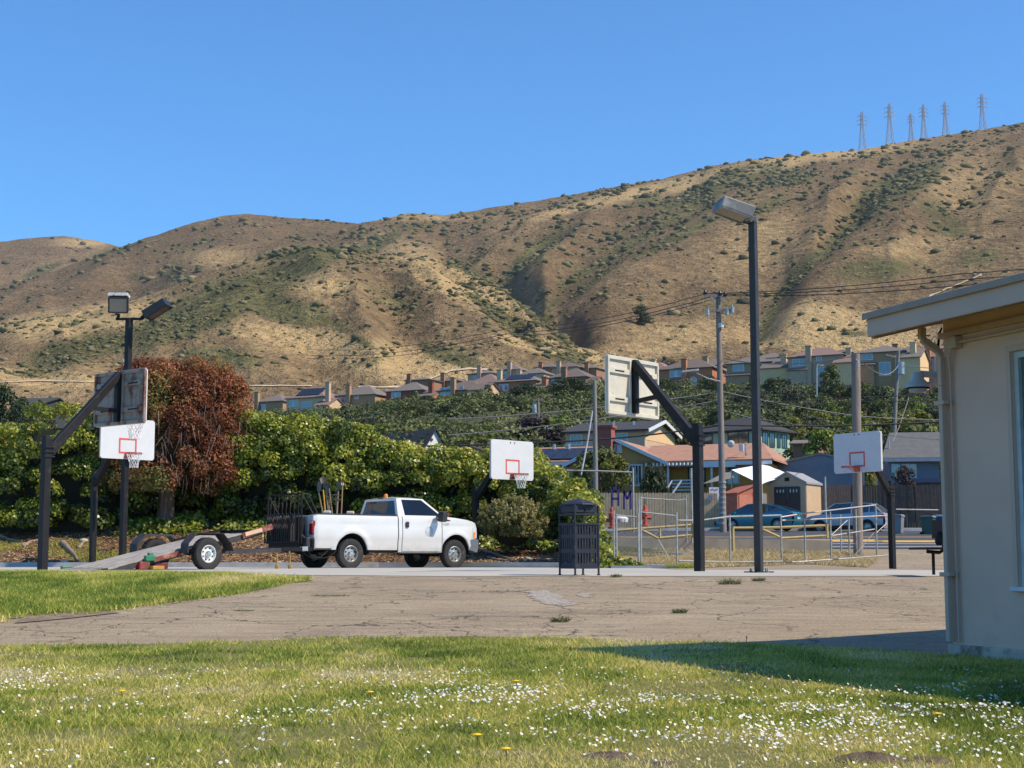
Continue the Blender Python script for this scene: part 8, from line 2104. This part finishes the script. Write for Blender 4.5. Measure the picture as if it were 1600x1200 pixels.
rowtrees('middle row', 175, 205, 26, [(560, 676), (700, 670), (840, 664), (930, 656), (1060, 648), (1200, 630), (1340, 622), (1480, 626)], 46, 545, 1480,
         ['dark green', 'olive green', 'bright green', 'grey-green', 'bright green', 'olive green'], ['round', 'flat', 'round'], 24, 203)
rowtrees('bottom row', 146, 168, 30, [(590, 692), (700, 688), (840, 682), (930, 676), (1060, 664), (1200, 650), (1340, 644), (1480, 650)], 52, 590, 1480,
         ['dark green', 'olive green', 'bright green', 'yellow-green', 'grey-green'], ['round', 'flat', 'round'], 28, 204)
# undergrowth between them
g = np.random.default_rng(210); n = 1300; px = g.uniform(390, 1500, n); Y = g.uniform(128, 345, n); k_ = ~((px < 620) & (Y < 200)); px, Y = px[k_], Y[k_]; n = len(px)
X = PX(px, Y); Z = zbase(X, Y); r = g.uniform(.9, 2.2, n)
c, d, t = clump_points(list(zip(X, Y, Z + r * .35)), list(r), list((r * 60).astype(int)), 211, .7, -.2)
V, Fc = leaf_cards(c, d + np.array([0, -.1, .3]), .42, 212, .6, .8)
o = np_mesh('hillside_undergrowth', V, Fc, TM['olive green'], {'tint': np.repeat(np.clip(t * .9 + .1, 0, 1), 4)}); tag(o, 'dark shrubs and undergrowth covering the slope below the houses', 'undergrowth', kind='stuff')
# lone pine on the hill
def on_hill(px, py, i):
    fn = hill_fns[i][1]; ts = np.linspace(0, 1, 400); X, Y, Z, s_ = fn(np.full(400, px), ts); k = int(np.argmin(np.abs(s_ - py))); return Vector((float(X[k]), float(Y[k]), float(Z[k])))
b = on_hill(1003, 512, 2); sc_ = b.y / F
t = thing('pine_tree', 'lone dark pine standing on the open golden hillside', 'tree', b)
for nm, me, s3 in (('crown', crown_mesh('broken', 'dark green', 1), (19 * sc_, 16 * sc_, 15.5 * sc_)), ('trunk', trunk_mesh(), (6 * sc_, 6 * sc_, 12 * sc_))):
    o = bpy.data.objects.new(nm, me); col.objects.link(o); o.parent = t; o.scale = s3; o['kind'] = 'stuff' if nm == 'crown' else 'thing'
# two hikers' specks beside it are left as small shrubs; footpath on the near hill
def path_on(pts, i, wid, nm, m_):
    w = []
    for (a, b2), (c2, d2) in zip(pts[:-1], pts[1:]):
        for k in range(8): w.append(on_hill(lerp(a, c2, k / 8), lerp(b2, d2, k / 8), i))
    V = []
    for (a, b2), (c2, d2) in zip(pts[:-1], pts[1:]):
        for k in range(8):
            px, py = lerp(a, c2, k / 8), lerp(b2, d2, k / 8); V += [on_hill(px, py + wid * .4, i) + Vector((0, 0, .35)), on_hill(px, py - wid * .4, i) + Vector((0, 0, .35))]
    Fc = [(2 * k, 2 * k + 1, 2 * k + 3, 2 * k + 2) for k in range(len(V) // 2 - 1)]
    o = np_mesh(nm, V, Fc, m_, None, True); o['kind'] = 'structure'
M_trail = mat('trail_dirt', (.52, .40, .26), .95, var=.2, scale=.5)
path_on([(560, 606), (630, 606), (652, 602), (680, 590), (705, 580), (735, 577), (765, 579)], 3, 3.2, 'footpath', M_trail)
path_on([(-20, 600), (60, 596), (150, 598), (240, 604), (400, 604), (500, 604)], 3, 1.6, 'footpath', M_trail)
path_on([(1540, 430), (1500, 446), (1460, 462), (1440, 476)], 2, 2.5, 'footpath', M_trail)

# ================================================================ PYLONS ON THE RIDGE
M_pyl = mat('pylon_steel', (.30, .32, .38), .6, .3, var=.1)
for k, (px, pb_, pt_, lb_) in enumerate([(1348, 232, 174, 'leftmost steel pylon on the ridge'), (1391, 221, 161, 'second pylon from the left on the ridge'), (1424, 216, 177, 'shortest pylon, between the second and fourth'), (1444, 214, 163, 'fourth pylon, right of the shortest one'), (1478, 211, 159, 'fifth pylon from the left on the ridge'), (1536, 204, 146, 'tallest pylon, standing alone at the right')]):
    Y = 1540.0; b = P(px, pb_ + 3, Y); H = P(px, pt_, Y).z - b.z; bw = H * .085; tw = H * .028; zt_ = H * .62
    t = thing('pylon', lb_, 'pylon', b, R(8), 'power pylons on the ridge')
    def wz(z): return np.interp(z, [0, zt_, H], [bw, tw, tw * .7])
    for sx in (-1, 1):
        for sy in (-1, 1):
            q = MB(); q.bar((sx * bw, sy * bw, -3), (sx * tw, sy * tw, zt_), .42); q.bar((sx * tw, sy * tw, zt_), (sx * tw * .7, sy * tw * .7, H), .36); q.build('leg', M_pyl, t)
    q = MB(); z = 0; i = 0
    while z < H * .97:
        z2 = min(H, z + wz(z) * 2.1 + .6); w1, w2 = wz(z), wz(z2)
        for (ax, ay, bx2, by2) in ((-1, -1, 1, -1), (1, -1, 1, 1), (1, 1, -1, 1), (-1, 1, -1, -1)):
            q.bar((ax * w1, ay * w1, z), (bx2 * w2, by2 * w2, z2), .22); q.bar((bx2 * w1, by2 * w1, z), (ax * w2, ay * w2, z2), .22)
        z = z2
    q.build('lattice', M_pyl, t)['kind'] = 'stuff'
    for zz, L in ((.66, .115), (.77, .125), (.88, .115)):
        q = MB()
        for s_ in (-1, 1): q.bar((0, 0, H * zz + .8), (s_ * H * L, 0, H * zz), .45); q.bar((0, 0, H * zz - .8), (s_ * H * L, 0, H * zz), .35)
        q.build('crossarm', M_pyl, t)
        for s_ in (-1, 1): q = MB(); q.tube([(s_ * H * L, 0, H * zz), (s_ * H * L, 0, H * zz - H * .05)], .32, 5); q.build('insulator', M_frame_w if k == 1 and s_ > 0 else M_pyl, t)
# ================================================================ small pieces that cannot be picked apart in the photograph
STUFF = {'bolt', 'bolt_hole', 'slot', 'anchor_bolt', 'clamp', 'latch', 'pipe_strap', 'cable', 'door_gap', 'foliage', 'safety_chain', 'gate_strut', 'bracket', 'conduit'}
for o in bpy.data.objects:
    if o.type == 'MESH' and o.name.split('.')[0] in STUFF and o.parent: o['kind'] = 'stuff'
print('trees', NT, 'tris', sum(len(o.data.loop_triangles) if o.data.loop_triangles else len(o.data.polygons) for o in bpy.data.objects if o.type == 'MESH'))
# ================================================================ thin air between here and the ridge
hm = bpy.data.materials.new('haze_air'); hm.use_nodes = True; hnt = hm.node_tree
hnt.nodes.remove(hnt.nodes['Principled BSDF']); pv = hnt.nodes.new('ShaderNodeVolumePrincipled')
pv.inputs['Color'].default_value = (.86, .92, 1.0, 1); pv.inputs['Density'].default_value = .000045; pv.inputs['Anisotropy'].default_value = .2
hnt.links.new(pv.outputs[0], hnt.nodes['Material Output'].inputs['Volume'])
q = MB(); q.box((-6000, -300, -2500), (6000, 7000, 900)); hz = q.build('haze', hm); hz['kind'] = 'stuff'; hz['label'] = 'thin pale air over the whole place'
